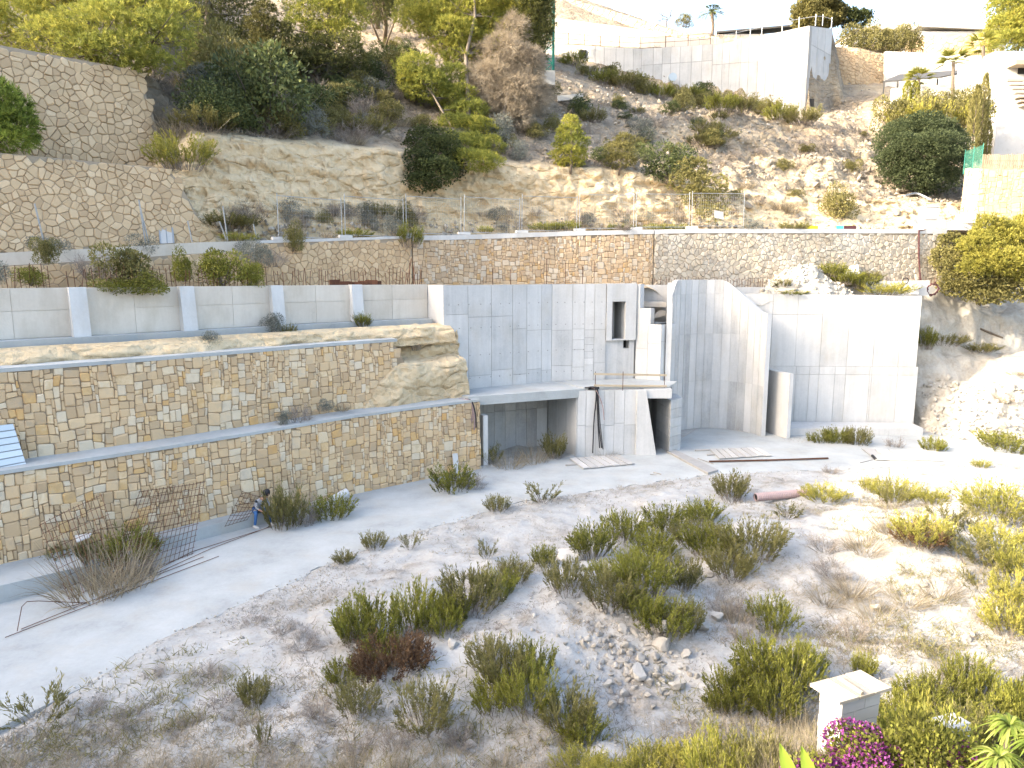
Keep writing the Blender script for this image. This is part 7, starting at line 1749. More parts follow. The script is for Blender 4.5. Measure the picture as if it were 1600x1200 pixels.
# --- balcony rail, cables, planks on the building
rt_ = thing('timber_guard_rail', 'makeshift guard rail of two pale planks on three rusty bars above the doorway', 'guard rail', (5, 34.2, 3.3))
for u in (930, 973, 1038):
    a = aty(u, 607, 34.2 if u < 1000 else 34.75); mb = MB(); mb.tube([a + [0, 0, -.1], a + [0, 0, 0.82]], 0.016, 5, 0.2); mb.obj('bar', M['rust'], rt_)
for v0, v1, nm in ((586, 588, 'plank'), (604, 605, 'plank')):
    a, b = aty(928, v0, 34.12), aty(1042, v1, 34.65); mb = MB(); mb.obox(a, b - a, (0, 0.035, 0), (0, 0, 0.10), 0.8); mb.obj(nm, M['plank'], rt_)
mb = MB(); mb.prism([aty(940, 609, 34.3), aty(1025, 608, 34.7), aty(1022, 605, 34.9), aty(945, 605, 34.6)], (0, 0, 0.05), 0.1); tag(mb.obj('rusty_sheet', M['rust']), 'rusty brown steel sheet lying on the roof edge behind the plank rail', 'steel sheet', kind='thing')
def hang(lab, u0, v0, ends, yw, cols_):
    t = thing('hanging_cables', lab, 'cables', aty(u0, v0, yw)); k = 0
    for (u1, v1, mid) in ends:
        a = aty(u0 + (k % 3) * 1.5, v0, yw - 0.03); top = a + [-0.5 + .1 * k, 0.25, 0.06]; m_ = aty(mid, (v0 + v1) / 2, yw - 0.08); e = aty(u1, v1, yw - 0.10)
        P_ = catmull([top, a, m_, e], 14); mb = MB(); mb.tube(P_, 0.022 if k % 2 else 0.03, 5, 0.3); mb.obj('cable', M[cols_[k % len(cols_)]], t); k += 1
hang('bundle of black and brown cables hanging down the wall between garage and doorway', 931, 609, [(926, 708, 928), (942, 702, 937), (940, 700, 935), (944, 656, 941), (937, 700, 934)], 33.95, ['black', 'black', 'black', 'pipe', 'black'])
hang('brown plastic conduits curling over the right end of the lowest stone wall', 734, 627, [(741, 672, 741), (734, 664, 738), (744, 668, 743), (737, 660, 740)], 31.55, ['pipe', 'pipe', 'black', 'pipe'])
mb = MB(); mb.tube([aty(919, 607, 34.2), aty(936, 606, 34.3)], 0.06, 6, 0.3); tag(mb.obj('black_pipe', M['black']), 'short black pipe end on the roof edge where the cables start', 'pipe')
for lab, u, w, v1, m_ in [('short brown plank leaning on the grey wall above the garage', 750, 7, 584, 'plank'), ('dark grey board leaning beside the brown plank above the garage', 756, 8, 572, 'joint')]:
    a = aty(u, 604, 34.6); mb = MB(); mb.obox(a, (w / 33, 0.1, 0), (0, 0.03, 0), (-0.02, 0.12, (604 - v1) / 33), 0.3); tag(mb.obj('leaning_board', M[m_]), lab, 'board', kind='thing')
c = aty(771, 458, 34.77); mb = MB(); mb.prism([c + [math.cos(t_) * .42 * .82, math.cos(t_) * .42 * .58, max(math.sin(t_), -.15) * .26] for t_ in np.linspace(0, 2 * math.pi, 14, endpoint=False)], (0.01, -0.02, 0), 0.2); mb.obj('mortar_patch', M['joint'], bl_)

# rusty scrap and bars behind the buttress wall
for i in range(7):
    a = on_line(522 + i * 11, 446, CW, -0.5); mb = MB(); mb.obox(a, (RNG.uniform(.3, .5), RNG.uniform(0, .25), 0), (-.1, .2, 0), (0, 0, RNG.uniform(.12, .3)), RNG.uniform(0, 1)); tag(mb.obj('rusty_bracket', M['rust']), 'rusty brown steel bracket in the row lying on the buttress wall', 'steel bracket', 'rusty brackets on the buttress wall', 'thing')
for i in range(9):
    a = on_line(636 + i * 3.2, 445, CW, -0.7); mb = MB(); mb.tube([a, a + [RNG.normal(0, .18), RNG.normal(0, .1), RNG.uniform(.5, 1.25)]], 0.016, 4, RNG.uniform(0, .8)); tag(mb.obj('rusty_rod', M['rust']), 'rusty rod in the bunch standing before the joint of the road wall', 'steel rod', 'rusty rods before the road wall', 'thing')
for u, y_, h_ in ((770, 39.0, .9), (798, 39.3, .9), (854, 39.6, 1.4), (883, 39.8, 1.2), (910, 39.8, 1.0), (928, 39.9, 1.3)):
    a = aty(u, 447, 38.2); mb = MB(); mb.tube([a, a + [0, 0, h_]], 0.016, 4, .2); tag(mb.obj('rusty_rod', M['rust']), 'single thin rod standing upright before the squared stone road wall', 'steel rod', 'single rods before the road wall', 'thing')
# white door in the tall wall
t = thing('small_white_door', 'small white door with a rusty frame in the tall rubble wall by the road', 'door', ol(274, 381, U1, 0.05)); q = [ol(265, 382, U1, 0.04), ol(285, 381, U1, 0.04), ol(284, 352, U1, -0.25), ol(264, 352, U1, -0.25)]
nn = np.cross(q[1] - q[0], q[3] - q[0]); nn /= np.linalg.norm(nn); mb = MB(); mb.prism([p + nn * .06 for p in q], nn * .05, 0.8); dl_ = mb.obj('door_leaf', M['white_paint'], t)
for a, b in ((0, 3), (1, 2), (3, 2)): mb = MB(); mb.tube([q[a] + nn * .1, q[b] + nn * .1], 0.045, 5, 0.4); mb.obj('frame', M['galv'], t)
mb = MB(); m0, m1 = (q[0] + q[1]) / 2, (q[2] + q[3]) / 2; mb.tube([m0 + nn * .115, m1 + nn * .115], 0.02, 4, 0.2); mb.obj('seam', M['galv'], dl_)
# concrete beam and crane mast on the slope
mb = MB(); a = on_hill(872, 157); b = aty(911, 156, a[1]); mb.obox(a + [0, 0, .1], b - a, (0, 0.5, 0), (0, 0, 0.42), 0.7); tag(mb.obj('concrete_beam', M['concrete']), 'pale concrete beam lying on the slope below the crane base', 'beam', kind='thing')
cy = 62.0; a = aty(838, 116, cy); b = aty(865, 116, cy); w = b[0] - a[0]; t = thing('crane_mast', 'green lattice tower crane mast rising out of the top of the photo', 'crane mast', (a[0], cy, a[2]))
H_ = 14.0; z0_ = a[2] - 0.3
for dx in (0, w):
    for dy in (0, w): mb = MB(); mb.box(a[0] + dx - .07, a[0] + dx + .07, cy + dy - .07, cy + dy + .07, z0_, z0_ + H_, 0.6); mb.obj('corner_post', M['green_paint'], t)
for fx in range(4):
    c0 = [(0, 0), (w, 0), (w, w), (0, w)][fx]; c1 = [(w, 0), (w, w), (0, w), (0, 0)][fx]; k = 0; z = z0_ + .3; mb = MB()
    while z < z0_ + H_ - 1.2:
        p, q_ = (c0, c1) if k % 2 else (c1, c0); mb.tube([(a[0] + p[0], cy + p[1], z), (a[0] + q_[0], cy + q_[1], z + 1.2)], 0.045, 5, 0.5); mb.tube([(a[0] + p[0], cy + p[1], z), (a[0] + q_[0], cy + q_[1], z)], 0.04, 5, 0.5); z += 1.2; k += 1
    mb.obj('lattice', M['green_paint'], t)
c = aty(845, 133, cy - .2); mb = MB(); mb.box(c[0], c[0] + 1.15, cy - .35, cy + .9, c[2], c[2] + 1.1, 0.6); mb.obj('base_block', M['concrete'], t)
mb = MB(); c = aty(838, 95, cy - .15); mb.prism([c, c + [.85, 0, -.2], c + [.75, 0, .55], c + [.1, 0, .95]], (0, .03, 0), .7); mb.obj('red_plate', M['pipe'], t)

# --- the garden corner in front: pillar, flowers, rosette plants
def px_y(u, v, y): return aty(u, v, y)
py = 9.6; C0 = px_y(1312, 1103, py)       # front corner of the cap
pt = thing('block_pillar', 'white block pillar with a cap of cream stone slabs in the lower right corner', 'pillar', (C0[0], C0[1] + 0.3, 2.0))
cz = C0[2]; A_l = atz(1265, 1073, cz); A_r = atz(1393, 1079, cz); A_b = A_l + A_r - C0
ex, ey = A_r - C0, A_l - C0
def cap_pt(x, y, z=0): return C0 + ex * x + ey * y + np.array([0, 0, z])
for x0, x1, tone_ in ((0.0, 0.36, .8), (0.385, 0.66, .4), (0.685, 1.0, .95)):
    mb = MB(); dz = RNG.uniform(0, .012); mb.prism([cap_pt(x0, 0, dz), cap_pt(x1, 0, dz), cap_pt(x1, 1, dz), cap_pt(x0, 1, dz)], (0, 0, 0.045), tone_); mb.obj('cap_slab', M['tile'], pt)
mb = MB(); mb.tube([cap_pt(0.44, 0.03, .075), cap_pt(0.47, 0.85, .075)], 0.035, 7, 0.7); mb.obj('clay_tile', M['plank'], pt)
x0, x1, y0, y1 = 0.12, 0.86, 0.12, 0.84; zz = -0.01; hrow = 0.2
for r_ in range(9):
    top = zz - 0.012; bot = zz - hrow; e = RNG.uniform(-.012, .012, 4); o_ = -0.012 if r_ >= 2 else 0.0
    for (qa, qb, ya, yb) in (((x0, x0 + (x1 - x0) * (.35 if r_ % 2 else .6), y0, y1)), ((x0 + (x1 - x0) * (.35 if r_ % 2 else .6), x1, y0, y1))):
        mb = MB(); g_ = 0.005; mb.prism([cap_pt(qa + g_ + e[0], ya + e[1] - o_, bot), cap_pt(qb - g_ + e[0] + o_, ya + e[1] - o_, bot), cap_pt(qb - g_ + e[0] + o_, yb + e[2], bot), cap_pt(qa + g_ + e[0], yb + e[2], bot)], (0, 0, top - bot), RNG.uniform(.5, 1)); mb.obj('block', M['white_paint'], pt)
    zz -= hrow
def flower_bush(nm, lab, c, r, n, nf, seed, fcol):
    rg = np.random.default_rng(seed); t = thing(nm, lab, 'flowering bush', (c[0], c[1], c[2] - r[2])); c = np.array(c); b = np.array(t.location)
    k = 14; d = unit(rg.normal(size=(k, 3)) + [0, -.2, .3]); C = c + d * np.array(r) * .6; R = np.array([np.array(r) * rg.uniform(.35, .55) for _ in range(k)])
    P, D = clump_points(rg, C, R, [n // k] * k); V, F = leaf_quads(P, unit(D + rg.normal(size=D.shape) * .6), rg.uniform(.04, .08, len(P)), .035, rg); link('foliage', np_mesh('foliage', V - b, F, M['leaf'], tone=np.clip(rg.normal(.5, .2, len(F)), 0, 1)), t)
    g0 = float(gz(c[0:1], c[1:2])[0]); mb = MB()
    for q in C: mb.tube([np.array([c[0], c[1], g0 - .1]), (c + q) / 2 - [0, 0, .1], q], .015, 4, .4)
    mb.obj('stems', M['bark'], t)
    ok = rg.permutation(len(C))[:8]; P, D = clump_points(rg, C[ok], R[ok] * 1.12, [nf // 8] * 8, shell=.85); idx = np.repeat(np.arange(len(P)), 3); V, F = leaf_quads(P[idx], unit(D[idx] * .5 + rg.normal(size=(len(idx), 3))), rg.uniform(.03, .05, len(idx)), .035, rg)
    link('flowers', np_mesh('flowers', V - b, F, fcol, tone=np.clip(rg.normal(.5, .25, len(F)), 0, 1)), t)
M['magenta'] = mat_leaf('magenta_bract', [(0.0, (0.13, 0.02, 0.115)), (0.5, (0.26, 0.05, 0.225)), (1.0, (0.44, 0.14, 0.38))], 0.4)
flower_bush('bougainvillea', 'magenta flowering bougainvillea in front of the white block pillar', aty(1352, 1178, 8.9), (0.55, 0.4, 0.42), 2600, 1500, 5, M['magenta'])
flower_bush('bougainvillea', 'low magenta bougainvillea spray at the bottom edge left of the pillar foot', aty(1275, 1208, 8.6), (0.4, 0.3, 0.16), 1300, 500, 6, M['magenta'])
flower_bush('bougainvillea', 'green bougainvillea with a few purple flowers between pillar and rosette plants', aty(1500, 1178, 8.8), (0.55, 0.4, 0.32), 3000, 500, 7, M['magenta'])
stand('bright', 1440, 1195, 8.8, 150, 95, 'sunlit leafy green bush right of the magenta flowers'); stand('yellow', 1452, 1150, 9.3, 60, 80, 'sunlit conifer like shrub behind the leafy green bush')
stand('dry', 1240, 1190, 9.0, 100, 90, 'sunlit straw grass left of the white block pillar'); stand('dry', 1262, 1172, 9.3, 90, 100, 'pale straw grass leaning on the left side of the block pillar'); stand('dry', 1215, 1205, 8.9, 100, 80, 'straw grass clump at the bottom edge left of the pillar')
M['strap'] = mat_leaf('strap_leaf', [(0.0, (0.09, 0.14, 0.02)), (0.6, (0.22, 0.28, 0.05)), (1.0, (0.46, 0.47, 0.14))], 0.45)
M['leaf_lemon'] = mat_leaf('broad_leaf', [(0.0, (0.18, 0.28, 0.03)), (1.0, (0.36, 0.46, 0.06))], 0.45)
def rosette(lab, c, R, seed, n=64):
    rg = np.random.default_rng(seed); c = np.array(c, float); t = thing('rosette_plant', lab, 'rosette plant', c)
    mb = MB(); mb.tube([np.array([c[0], c[1], float(gz(c[0:1], c[1:2])[0]) - .1]), c], 0.05, 7, .3); mb.obj('stem', M['bark'], t)
    for i in range(n):
        a = i * 2.4 + rg.normal(0, .1); el = rg.uniform(0.15, 1.15); d = np.array([math.cos(a) * math.cos(el), math.sin(a) * math.cos(el), math.sin(el)]); sd = np.array([-math.sin(a), math.cos(a), 0]); L = R * rg.uniform(.8, 1.1); vs = []; fs = []
        for k in range(8):
            q = k / 7; p = c + d * L * q + np.array([0, 0, -1]) * L * .75 * q * q; w_ = .055 * R * (0.35 + 1.3 * q) * (1 - max(0, q - .55) / .45 * .9) * 0.85
            up = np.array([0, 0, 1.0]) * w_ * .35; vs += [p - sd * w_ + up, p, p + sd * w_ + up]
        for k in range(7): fs += [(3 * k, 3 * k + 1, 3 * k + 4, 3 * k + 3), (3 * k + 1, 3 * k + 2, 3 * k + 5, 3 * k + 4)]
        mb = MB(); mb.add(vs, fs, rg.uniform(.3, .9)); mb.obj('leaf', M['strap'], t, smooth=True)
rosette('arching strap leaved rosette plant at the bottom right corner, upper one', aty(1578, 1135, 7.6), 0.36, 3); rosette('strap leaved rosette plant at the bottom right corner, lower left one', aty(1562, 1185, 7.3), 0.34, 4); rosette('strap leaved rosette plant cut by the right edge', aty(1622, 1160, 7.3), 0.36, 5); rosette('small strap leaved rosette plant at the bottom edge', aty(1535, 1215, 7.2), 0.28, 6, 24)
t = thing('broad_leaf_plant', 'pair of broad bright yellow green leaves poking in at the bottom edge', 'plant', aty(1236, 1225, 7.2))
for u, v, du in ((1232, 1222, -8), (1262, 1226, -4)):
    a = aty(u + 12, v + 20, 7.2); b = aty(u + du, v - 50, 7.2); d = b - a; sd = unit(np.cross(d, [0, 1, 0.2])); mb = MB(); vs = []; fs = []
    for k in range(7): q = k / 6; w_ = 0.085 * math.sin(math.pi * min(1, q * .85 + .12)); p = a + d * q + np.array([0, .12, 0]) * q * q; vs += [p - sd * w_ + [0, -.02, 0], p, p + sd * w_ + [0, -.02, 0]]
    for k in range(6): fs += [(3 * k, 3 * k + 1, 3 * k + 4, 3 * k + 3), (3 * k + 1, 3 * k + 2, 3 * k + 5, 3 * k + 4)]
    mb.add(vs, fs, .7); mb.obj('leaf', M['leaf_lemon'], t, smooth=True)
mb = MB(); a = aty(1482, 1160, 9.0); mb.obox(a, (.35, .1, .02), (-.1, .25, 0), (0, 0, .2), .5); tag(mb.obj('grey_stone_block', M['concrete']), 'grey squared stone half hidden in leaves left of the rosette plants', 'stone block', kind='thing')
tag(blob_rock('round_rock', on_ground(1560, 1150), (.3, .3, .25), 6, M['rock'], .4, 20, 12, .4), 'rounded grey rock just left of the rosette plants', 'rock', kind='thing')

# --- upper right: houses, walls, pergola, palms, cypresses
def fplane(nm, lab, cat, u0, u1, v0, v1, y0, y1, th, mat, parts=None, tone=.7, vt1=None, vb1=None):
    vt1 = v0 if vt1 is None else vt1; vb1 = v1 if vb1 is None else vb1
    q = [aty(u0, v1, y0), aty(u1, vb1, y1), aty(u1, vt1, y1), aty(u0, v0, y0)]; q[0][2] -= 1.5; q[1][2] -= 1.5; mb = MB(); mb.prism(q, (0, th, 0), tone); o = mb.obj(nm, mat); tag(o, lab, cat, kind='thing'); return o
def lpx(pts): return Line([aty(u, v, y)[:2] for u, v, y in pts])
def z_on(ln, tab):   # heights by pixel rows along a line
    q = np.linspace(0, ln.len, 60); P = ln.at(q); us = proj(np.column_stack([P, np.full(60, 30.)]))[0]; vs = np.interp(us, [t_[0] for t_ in tab], [t_[1] for t_ in tab]); zs = np.array([vz(v, p[1]) for v, p in zip(vs, P)]); return lambda s: np.interp(s, q, zs)
ln = lpx([(1296, 100, 95), (1340, 100, 94), (1388, 100, 95)]); stone_wall('stone_wall', 'shaded grey rubble wall beside the corner tower of the upper building', 'stone wall', ln, 0, ln.len, z_on(ln, [(1290, 150), (1390, 150)]), z_on(ln, [(1296, 70), (1340, 72), (1370, 80), (1388, 88)]), 'rubble', 0.30, 120, M['rubble'], M['pale_mortar'], 0.12, 0.1, tonef=lambda s, z, r: r.uniform(0, .5))
ln = lpx([(1415, 70, 112), (1480, 70, 110), (1552, 70, 109)]); stone_wall('stone_wall', 'sunlit rubble wall under the white curved roof at the top right', 'stone wall', ln, 0, ln.len, z_on(ln, [(1415, 88), (1552, 92)]), z_on(ln, [(1415, 58), (1450, 51), (1530, 50), (1552, 56)]), 'rubble', 0.6, 121, M['rubble'], M['pale_mortar'], 0.2, 0.1, tonef=dusty(0))
ln = lpx([(1503, 300, 54.5), (1530, 300, 53.5), (1660, 300, 53)]); stone_wall('stone_wall', 'sunlit squared stone wall with a rounded corner at the right edge above the pine', 'stone wall', ln, 0, ln.len, z_on(ln, [(1500, 370), (1660, 380)]), z_on(ln, [(1503, 272), (1515, 266), (1535, 263), (1660, 263)]), 'block', 0.12, 122, M['rubble'], M['pale_mortar'], 0.03, 0.05, tonef=dusty(0), core=.8)
ln = lpx([(862, 20, 108), (950, 20, 106), (1050, 40, 104), (1125, 55, 103)]); stone_wall('stone_wall', 'long sloping rubble revetment above the upper building against the sky', 'stone wall', ln, 0, ln.len, z_on(ln, [(860, 60), (1040, 75), (1125, 75)]), z_on(ln, [(862, -25), (905, -8), (950, 6), (1000, 24), (1060, 46), (1125, 55)]), 'rubble', 0.55, 123, M['rubble'], M['pale_mortar'], 0.55, 0.12, tonef=lambda s, z, r: r.uniform(0, .7), nmax=300, core=3)
fplane('garden_wall', 'long white sunlit garden wall behind the pergola at upper right', 'wall', 1384, 1562, 80, 152, 93, 90, .4, M['white_paint'], vt1=88, vb1=160)
fplane('garden_wall', 'white terrace wall below the pergola', 'wall', 1395, 1545, 138, 172, 78, 76, .4, M['white_paint'], vt1=128, vb1=170)
h = thing('white_house', 'low white house with a curved pale roof on the crest at the top right', 'house', aty(1500, 60, 118))
mb = MB(); a = aty(1436, 62, 118); b = aty(1572, 62, 118); mb.box(a[0], b[0], 118, 126, a[2] - 2, a[2] + 1.2, .9); mb.obj('wall', M['white_paint'], h)
mb = MB(); W_ = b[0] - a[0]; mb.prism([(a[0] - .5 + W_ * 1.05 * q, 117.5, a[2] + 1.21 + 1.3 * math.sin(math.pi * (0.08 + .92 * q)) ** .6) for q in np.linspace(0, 1, 14)] + [(b[0] + .5, 117.5, a[2] + 1.205)], (0, 9, 0), .95); mb.obj('roof', M['white_paint'], h)
mb = MB(); c = aty(1500, 42, 119); mb.box(c[0], c[0] + .7, 119, 119.7, c[2] - .8, c[2] + .5, .6); mb.obj('chimney', M['concrete'], h)
for i, u in enumerate((1462, 1490, 1530)): mb = MB(); c = aty(u, 58, 118); mb.box(c[0], c[0] + 1.1, 117.95, 118.02, c[2] - .9, c[2] + .2, .2); mb.obj('window', M['dark'], h)
h = thing('villa', 'pale low villa with a flat grey ridge roof behind the hedge on the crest', 'house', aty(1390, 55, 122)); a = aty(1335, 58, 122); b = aty(1462, 58, 122)
mb = MB(); mb.box(a[0], b[0], 122, 130, a[2] - 1, a[2] + 1.0, .8); mb.obj('wall', M['white_paint'], h); mb = MB(); mb.prism([(a[0] - .5, 121.5, a[2] + 1.01), (b[0] + .5, 121.5, a[2] + 1.01), (b[0] - 3.5, 121.5, a[2] + 1.7), ((a[0] + b[0]) / 2, 121.5, a[2] + 2.1), (a[0] + 4, 121.5, a[2] + 1.8)], (0, 9, 0), .6); mb.obj('roof', M['concrete_warm'], h)
h = thing('grey_roofed_house', 'house with a long dark grey roof half hidden behind the upper building parapet', 'house', aty(1190, 60, 116)); a = aty(1128, 62, 116); b = aty(1250, 52, 116)
mb = MB(); mb.box(a[0], b[0], 116, 124, a[2] - 2, a[2] + .8, .6); mb.obj('wall', M['concrete'], h); mb = MB(); mb.prism([(a[0] - 1, 115.5, a[2] + .81), (b[0] + .5, 115.5, a[2] + 1.9), (b[0] + .5, 122, a[2] + 3.0), (a[0] + 1, 122, a[2] + 2.0)], (0, 0, .25), .4); mb.obj('roof', M['roof'], h)
# bright house at the right edge
h = thing('stepped_villa', 'bright white sunlit villa with stepped terraces at the right edge', 'house', aty(1580, 230, 70))
for (u0, u1, v0, v1, y) in ((1540, 1680, 80, 245, 74), (1562, 1680, 150, 240, 72.4), (1552, 1680, 196, 245, 71)):
    a = aty(u0, v1, y); b = aty(u1, v0, y); mb = MB(); mb.box(a[0], b[0], y, y + 6, a[2] - 1, b[2], .9); mb.obj('wall', M['white_paint'], h)
mb = MB(); a = aty(1583, 102, 73); b = aty(1680, 95, 73); mb.box(a[0], b[0], 72.6, 73.95, a[2], b[2], .6); mb.obj('beam', M['plank'], h)
mb = MB(); a = aty(1591, 112, 73.9); mb.box(a[0], a[0] + 1.8, 73.9, 73.99, a[2] - .2, a[2] + .7, .3); mb.obj('window', M['dark'], h)
for i in range(7): mb = MB(); a = aty(1571 + i * 3.5, 128 + i * 6.5, 72.35 - i * .02); mb.box(a[0], a[0] + 1.6, 72.0 - i * .05, 72.38, a[2], a[2] + .18, .6); mb.obj('stair_step', M['tile'], h)
pg = thing('pergola', 'dark flat pergola on thin posts in front of the white garden wall', 'pergola', aty(1455, 140, 84))
q = [aty(1380, 129, 80), aty(1470, 122, 79), aty(1532, 109, 84), aty(1405, 118, 87)]; mb = MB(); mb.prism(q, (0, 0, .14), .4); mb.obj('roof', M['roof'], pg)
for (u, v0, v1, y) in ((1380, 129, 146, 80), (1402, 119, 140, 86), (1463, 123, 148, 79.5), (1530, 110, 135, 84), (1514, 114, 138, 82)): a = aty(u, v1, y); b = aty(u, v0, y); mb = MB(); mb.box(a[0] - .06, a[0] + .06, y - .06, y + .06, a[2] - 1, b[2], .3); mb.obj('post', M['roof'], pg)
def palm(lab, u, vt, vb, y, R, fan, seed, trunk_r=.16):
    rg = np.random.default_rng(seed); a = aty(u, vb, y); c = aty(u, vt, y); t = thing('palm_tree', lab, 'palm tree', a); mb = MB(); mb.tube([a - [0, 0, .8], (a + c) / 2 + [rg.normal(0, .1), 0, 0], c], [trunk_r * 1.1, trunk_r, trunk_r * .9], 8, .5); mb.obj('trunk', M['bark'], t)
    lp = PM(); n = 22 if fan else 30
    for i in range(n):
        az = rg.uniform(0, 6.28); el = rg.uniform(-.25, 1.25); d = np.array([math.cos(az) * math.cos(el), math.sin(az) * math.cos(el), math.sin(el)])
        if fan:
            st = c + d * R * .5; ang = np.linspace(-1.1, 1.1, 13); sd = unit(np.cross(d, [0, 0, 1.0])); D = np.array([d * math.cos(x) + sd * math.sin(x) for x in ang]); B = np.repeat(st[None], 13, 0); V, F = blade_strips(B, D, R * .62, .09, .25, rg, 2); lp.add(V, F, rg.uniform(.3, .9)); V, F = blade_strips(c[None], d[None], R * .5, .05, 0, rg, 1); lp.add(V, F, .3)
        else:
            q = np.linspace(.05, 1, 26); sp = c + d * R * q[:, None] + np.array([0, 0, -1]) * (R * .55 * q ** 2)[:, None]; tg = unit(np.gradient(sp, axis=0)); sd = unit(np.cross(tg, [0, 0, 1.0]))
            for sg in (-1, 1): V, F = leaf_quads(sp, unit(sd * sg + tg * .6 + [0, 0, -.25]), R * .22 * np.sin(np.pi * np.clip(q, .12, .93)), .05, rg); lp.add(V, F, rg.uniform(.2, .8))
    link('crown', np_mesh('crown', np.concatenate(lp.V) - a, np.concatenate(lp.F), M['leaf_dark' if not fan else 'leaf'], tone=np.concatenate(lp.t)), t)
palm('feather palm standing against the sky above the sloping revetment', 1112, 20, 58, 110, 2.3, False, 3, .22)
palm('short fan palm left of the pergola posts', 1436, 124, 168, 77, 1.5, True, 4); palm('taller fan palm in front of the pergola', 1490, 97, 158, 75, 1.7, True, 5); palm('tallest fan palm at the right end of the pergola', 1536, 72, 150, 76, 1.8, True, 6)
def cypress(lab, u, vt, vb, wpx, y, seed, mat='leaf_olive', group=None):
    rg = np.random.default_rng(seed); a = aty(u, vb, y); c = aty(u, vt, y); hgt = c[2] - a[2]; r = wpx * y / F_PX / 2; t = thing('cypress_tree', lab, 'cypress', a, group=group); mb = MB(); mb.tube([a - [0, 0, .3], a + [0, 0, hgt * .9]], [.1, .03], 6, .4); mb.obj('trunk', M['bark'], t); n = int(1500 * hgt / 5)
    q = rg.uniform(0, 1, n); az = rg.uniform(0, 6.28, n); rr_ = r * np.minimum(1, (1 - q) * 3.5 + .1) * (.65 + .35 * np.sqrt(rg.uniform(0, 1, n))) * (.8 + .35 * vnoise(np.stack([np.cos(az) * 2, np.sin(az) * 2, q * 9], -1), seed)); P = np.stack([np.cos(az) * rr_, np.sin(az) * rr_, q * hgt], -1); D = unit(np.stack([np.cos(az) * .5, np.sin(az) * .5, np.ones(n)], -1) + rg.normal(size=(n, 3)) * .2)
    V, F = leaf_quads(P, D, .32, .07, rg); link('crown', np_mesh('crown', V, F, M[mat], tone=np.clip(rg.normal(.6, .2, n), 0, 1)), t)
cypress('narrow cypress left of the short fan palm, left one', 1415, 129, 172, 11, 75, 1, 'leaf'); cypress('narrow cypress left of the short fan palm, right one', 1428, 130, 168, 10, 75, 2, 'leaf'); cypress('tall ivy like cypress at the right of the big round tree', 1529, 118, 250, 13, 64, 3); cypress('tall pale cypress just left of the ivy like one', 1517, 135, 255, 15, 63, 4); cypress('lower cypress right of the ivy like one', 1540, 192, 245, 10, 64, 5)
for (u0, u1, v, hh, lab, y, kind) in ((1330, 1425, 72, 30, 'clipped pale green hedge bush on the crest left of the curved roof', 104, 'bush'), (1395, 1520, 195, 46, 'pale olive hedge bush behind the big round tree', 68, 'yellow'), (1440, 1530, 168, 24, 'green hedge bush on the terrace below the palms', 74, 'bush')):
    for k, u in enumerate(np.linspace(u0, u1, 5)): P = aty(u, v, y + RNG.uniform(-1, 1)); f = y / F_PX; plant(kind if k % 2 else 'bush', P - [0, 0, .8], hh * f * RNG.uniform(.9, 1.1) + .8, hh * f * 1.5, lab + ', ' + ['leftmost', 'second from left', 'middle one', 'second from right', 'rightmost'][k], lab.split(' bush')[0] + ' row')
tree('crest_tree', 'broad green tree on the crest behind the corner tower', aty(1280, 60, 112), [(1262, 18, 112, 22, 16), (1285, 8, 112, 26, 16), (1300, 22, 112, 18, 16), (1275, 32, 112, 30, 12)], mat='leaf_olive', seed=31, dens=26, nlen=.35, nwid=.14, per=6); tree('crest_tree', 'small clipped round tree right of the broad crest tree', aty(1336, 55, 112), [(1328, 28, 112, 15, 11), (1346, 30, 112, 14, 11)], mat='leaf_dark', seed=32, dens=30, nlen=.3, nwid=.12, per=6)
tree('crest_tree', 'large sunlit pine at the top right corner', aty(1590, 80, 104), [(1575, 10, 104, 26, 18), (1605, 0, 104, 36, 26), (1565, 45, 103, 22, 16), (1595, 40, 103, 32, 22), (1580, 65, 102, 30, 12), (1630, 30, 104, 40, 34)], seed=33, dens=16, nlen=.4, nwid=.06)
t = thing('bare_tree', 'leafless tree against the sky above the revetment', 'tree', aty(1042, 40, 108)); rg = np.random.default_rng(8); mb = MB(); a0 = aty(1042, 42, 108)
def grow(p, d, L, r, lev):
    e = p + d * L; mb.tube([p, (p + e) / 2 + rg.normal(0, .05, 3), e], [r, r * .8, r * .6], 4, .3)
    if lev:
        for _ in range(3): grow(p + d * L * rg.uniform(.5, 1), unit(d + rg.normal(size=3) * .65 + [0, 0, .15]), L * .68, r * .55, lev - 1)
grow(a0, np.array([0, 0, 1.0]), 1.3, .1, 4); mb.obj('branches', M['bark'], t)
px_plant('bush', 1068, 42, 30, 18, 'small olive bush on the crest left of the feather palm', where=108)
gr = thing('parapet_rail', 'rail of thin steel posts along the parapet of the upper building', 'guard rail', aty(1250, 45, 86))
pp = [aty(u, v, y) for u, v, y in ((1118, 70, 89), (1150, 65, 88.6), (1172, 60, 88), (1190, 56, 87.5), (1222, 49, 85.5), (1248, 44, 84), (1274, 40, 83), (1285, 40, 84.5), (1299, 44, 86.4))]
for p in pp: mb = MB(); mb.tube([p, p + [0, 0, 1.15]], .05, 5, .7); mb.obj('post', M['galv'], gr)
for p, q in zip(pp[:-1], pp[1:]): mb = MB(); mb.tube([p + [0, 0, .95], q + [0, 0, .95]], .03, 4, .7); mb.obj('rail', M['galv'], gr)
gr = thing('ledge_rail', 'thin rusty rail on the ledge between the two tiers of the upper building', 'guard rail', aty(960, 70, 94)); pp = [aty(u, v, 94 - (u - 866) / 60) for u, v in ((866, 68), (888, 69), (913, 71), (938, 74), (968, 74), (1000, 76), (1040, 74), (1075, 72), (1110, 69))]
for p in pp: mb = MB(); mb.tube([p, p + [0, 0, 1.3]], .035, 4, .4); mb.obj('post', M['rust'], gr)
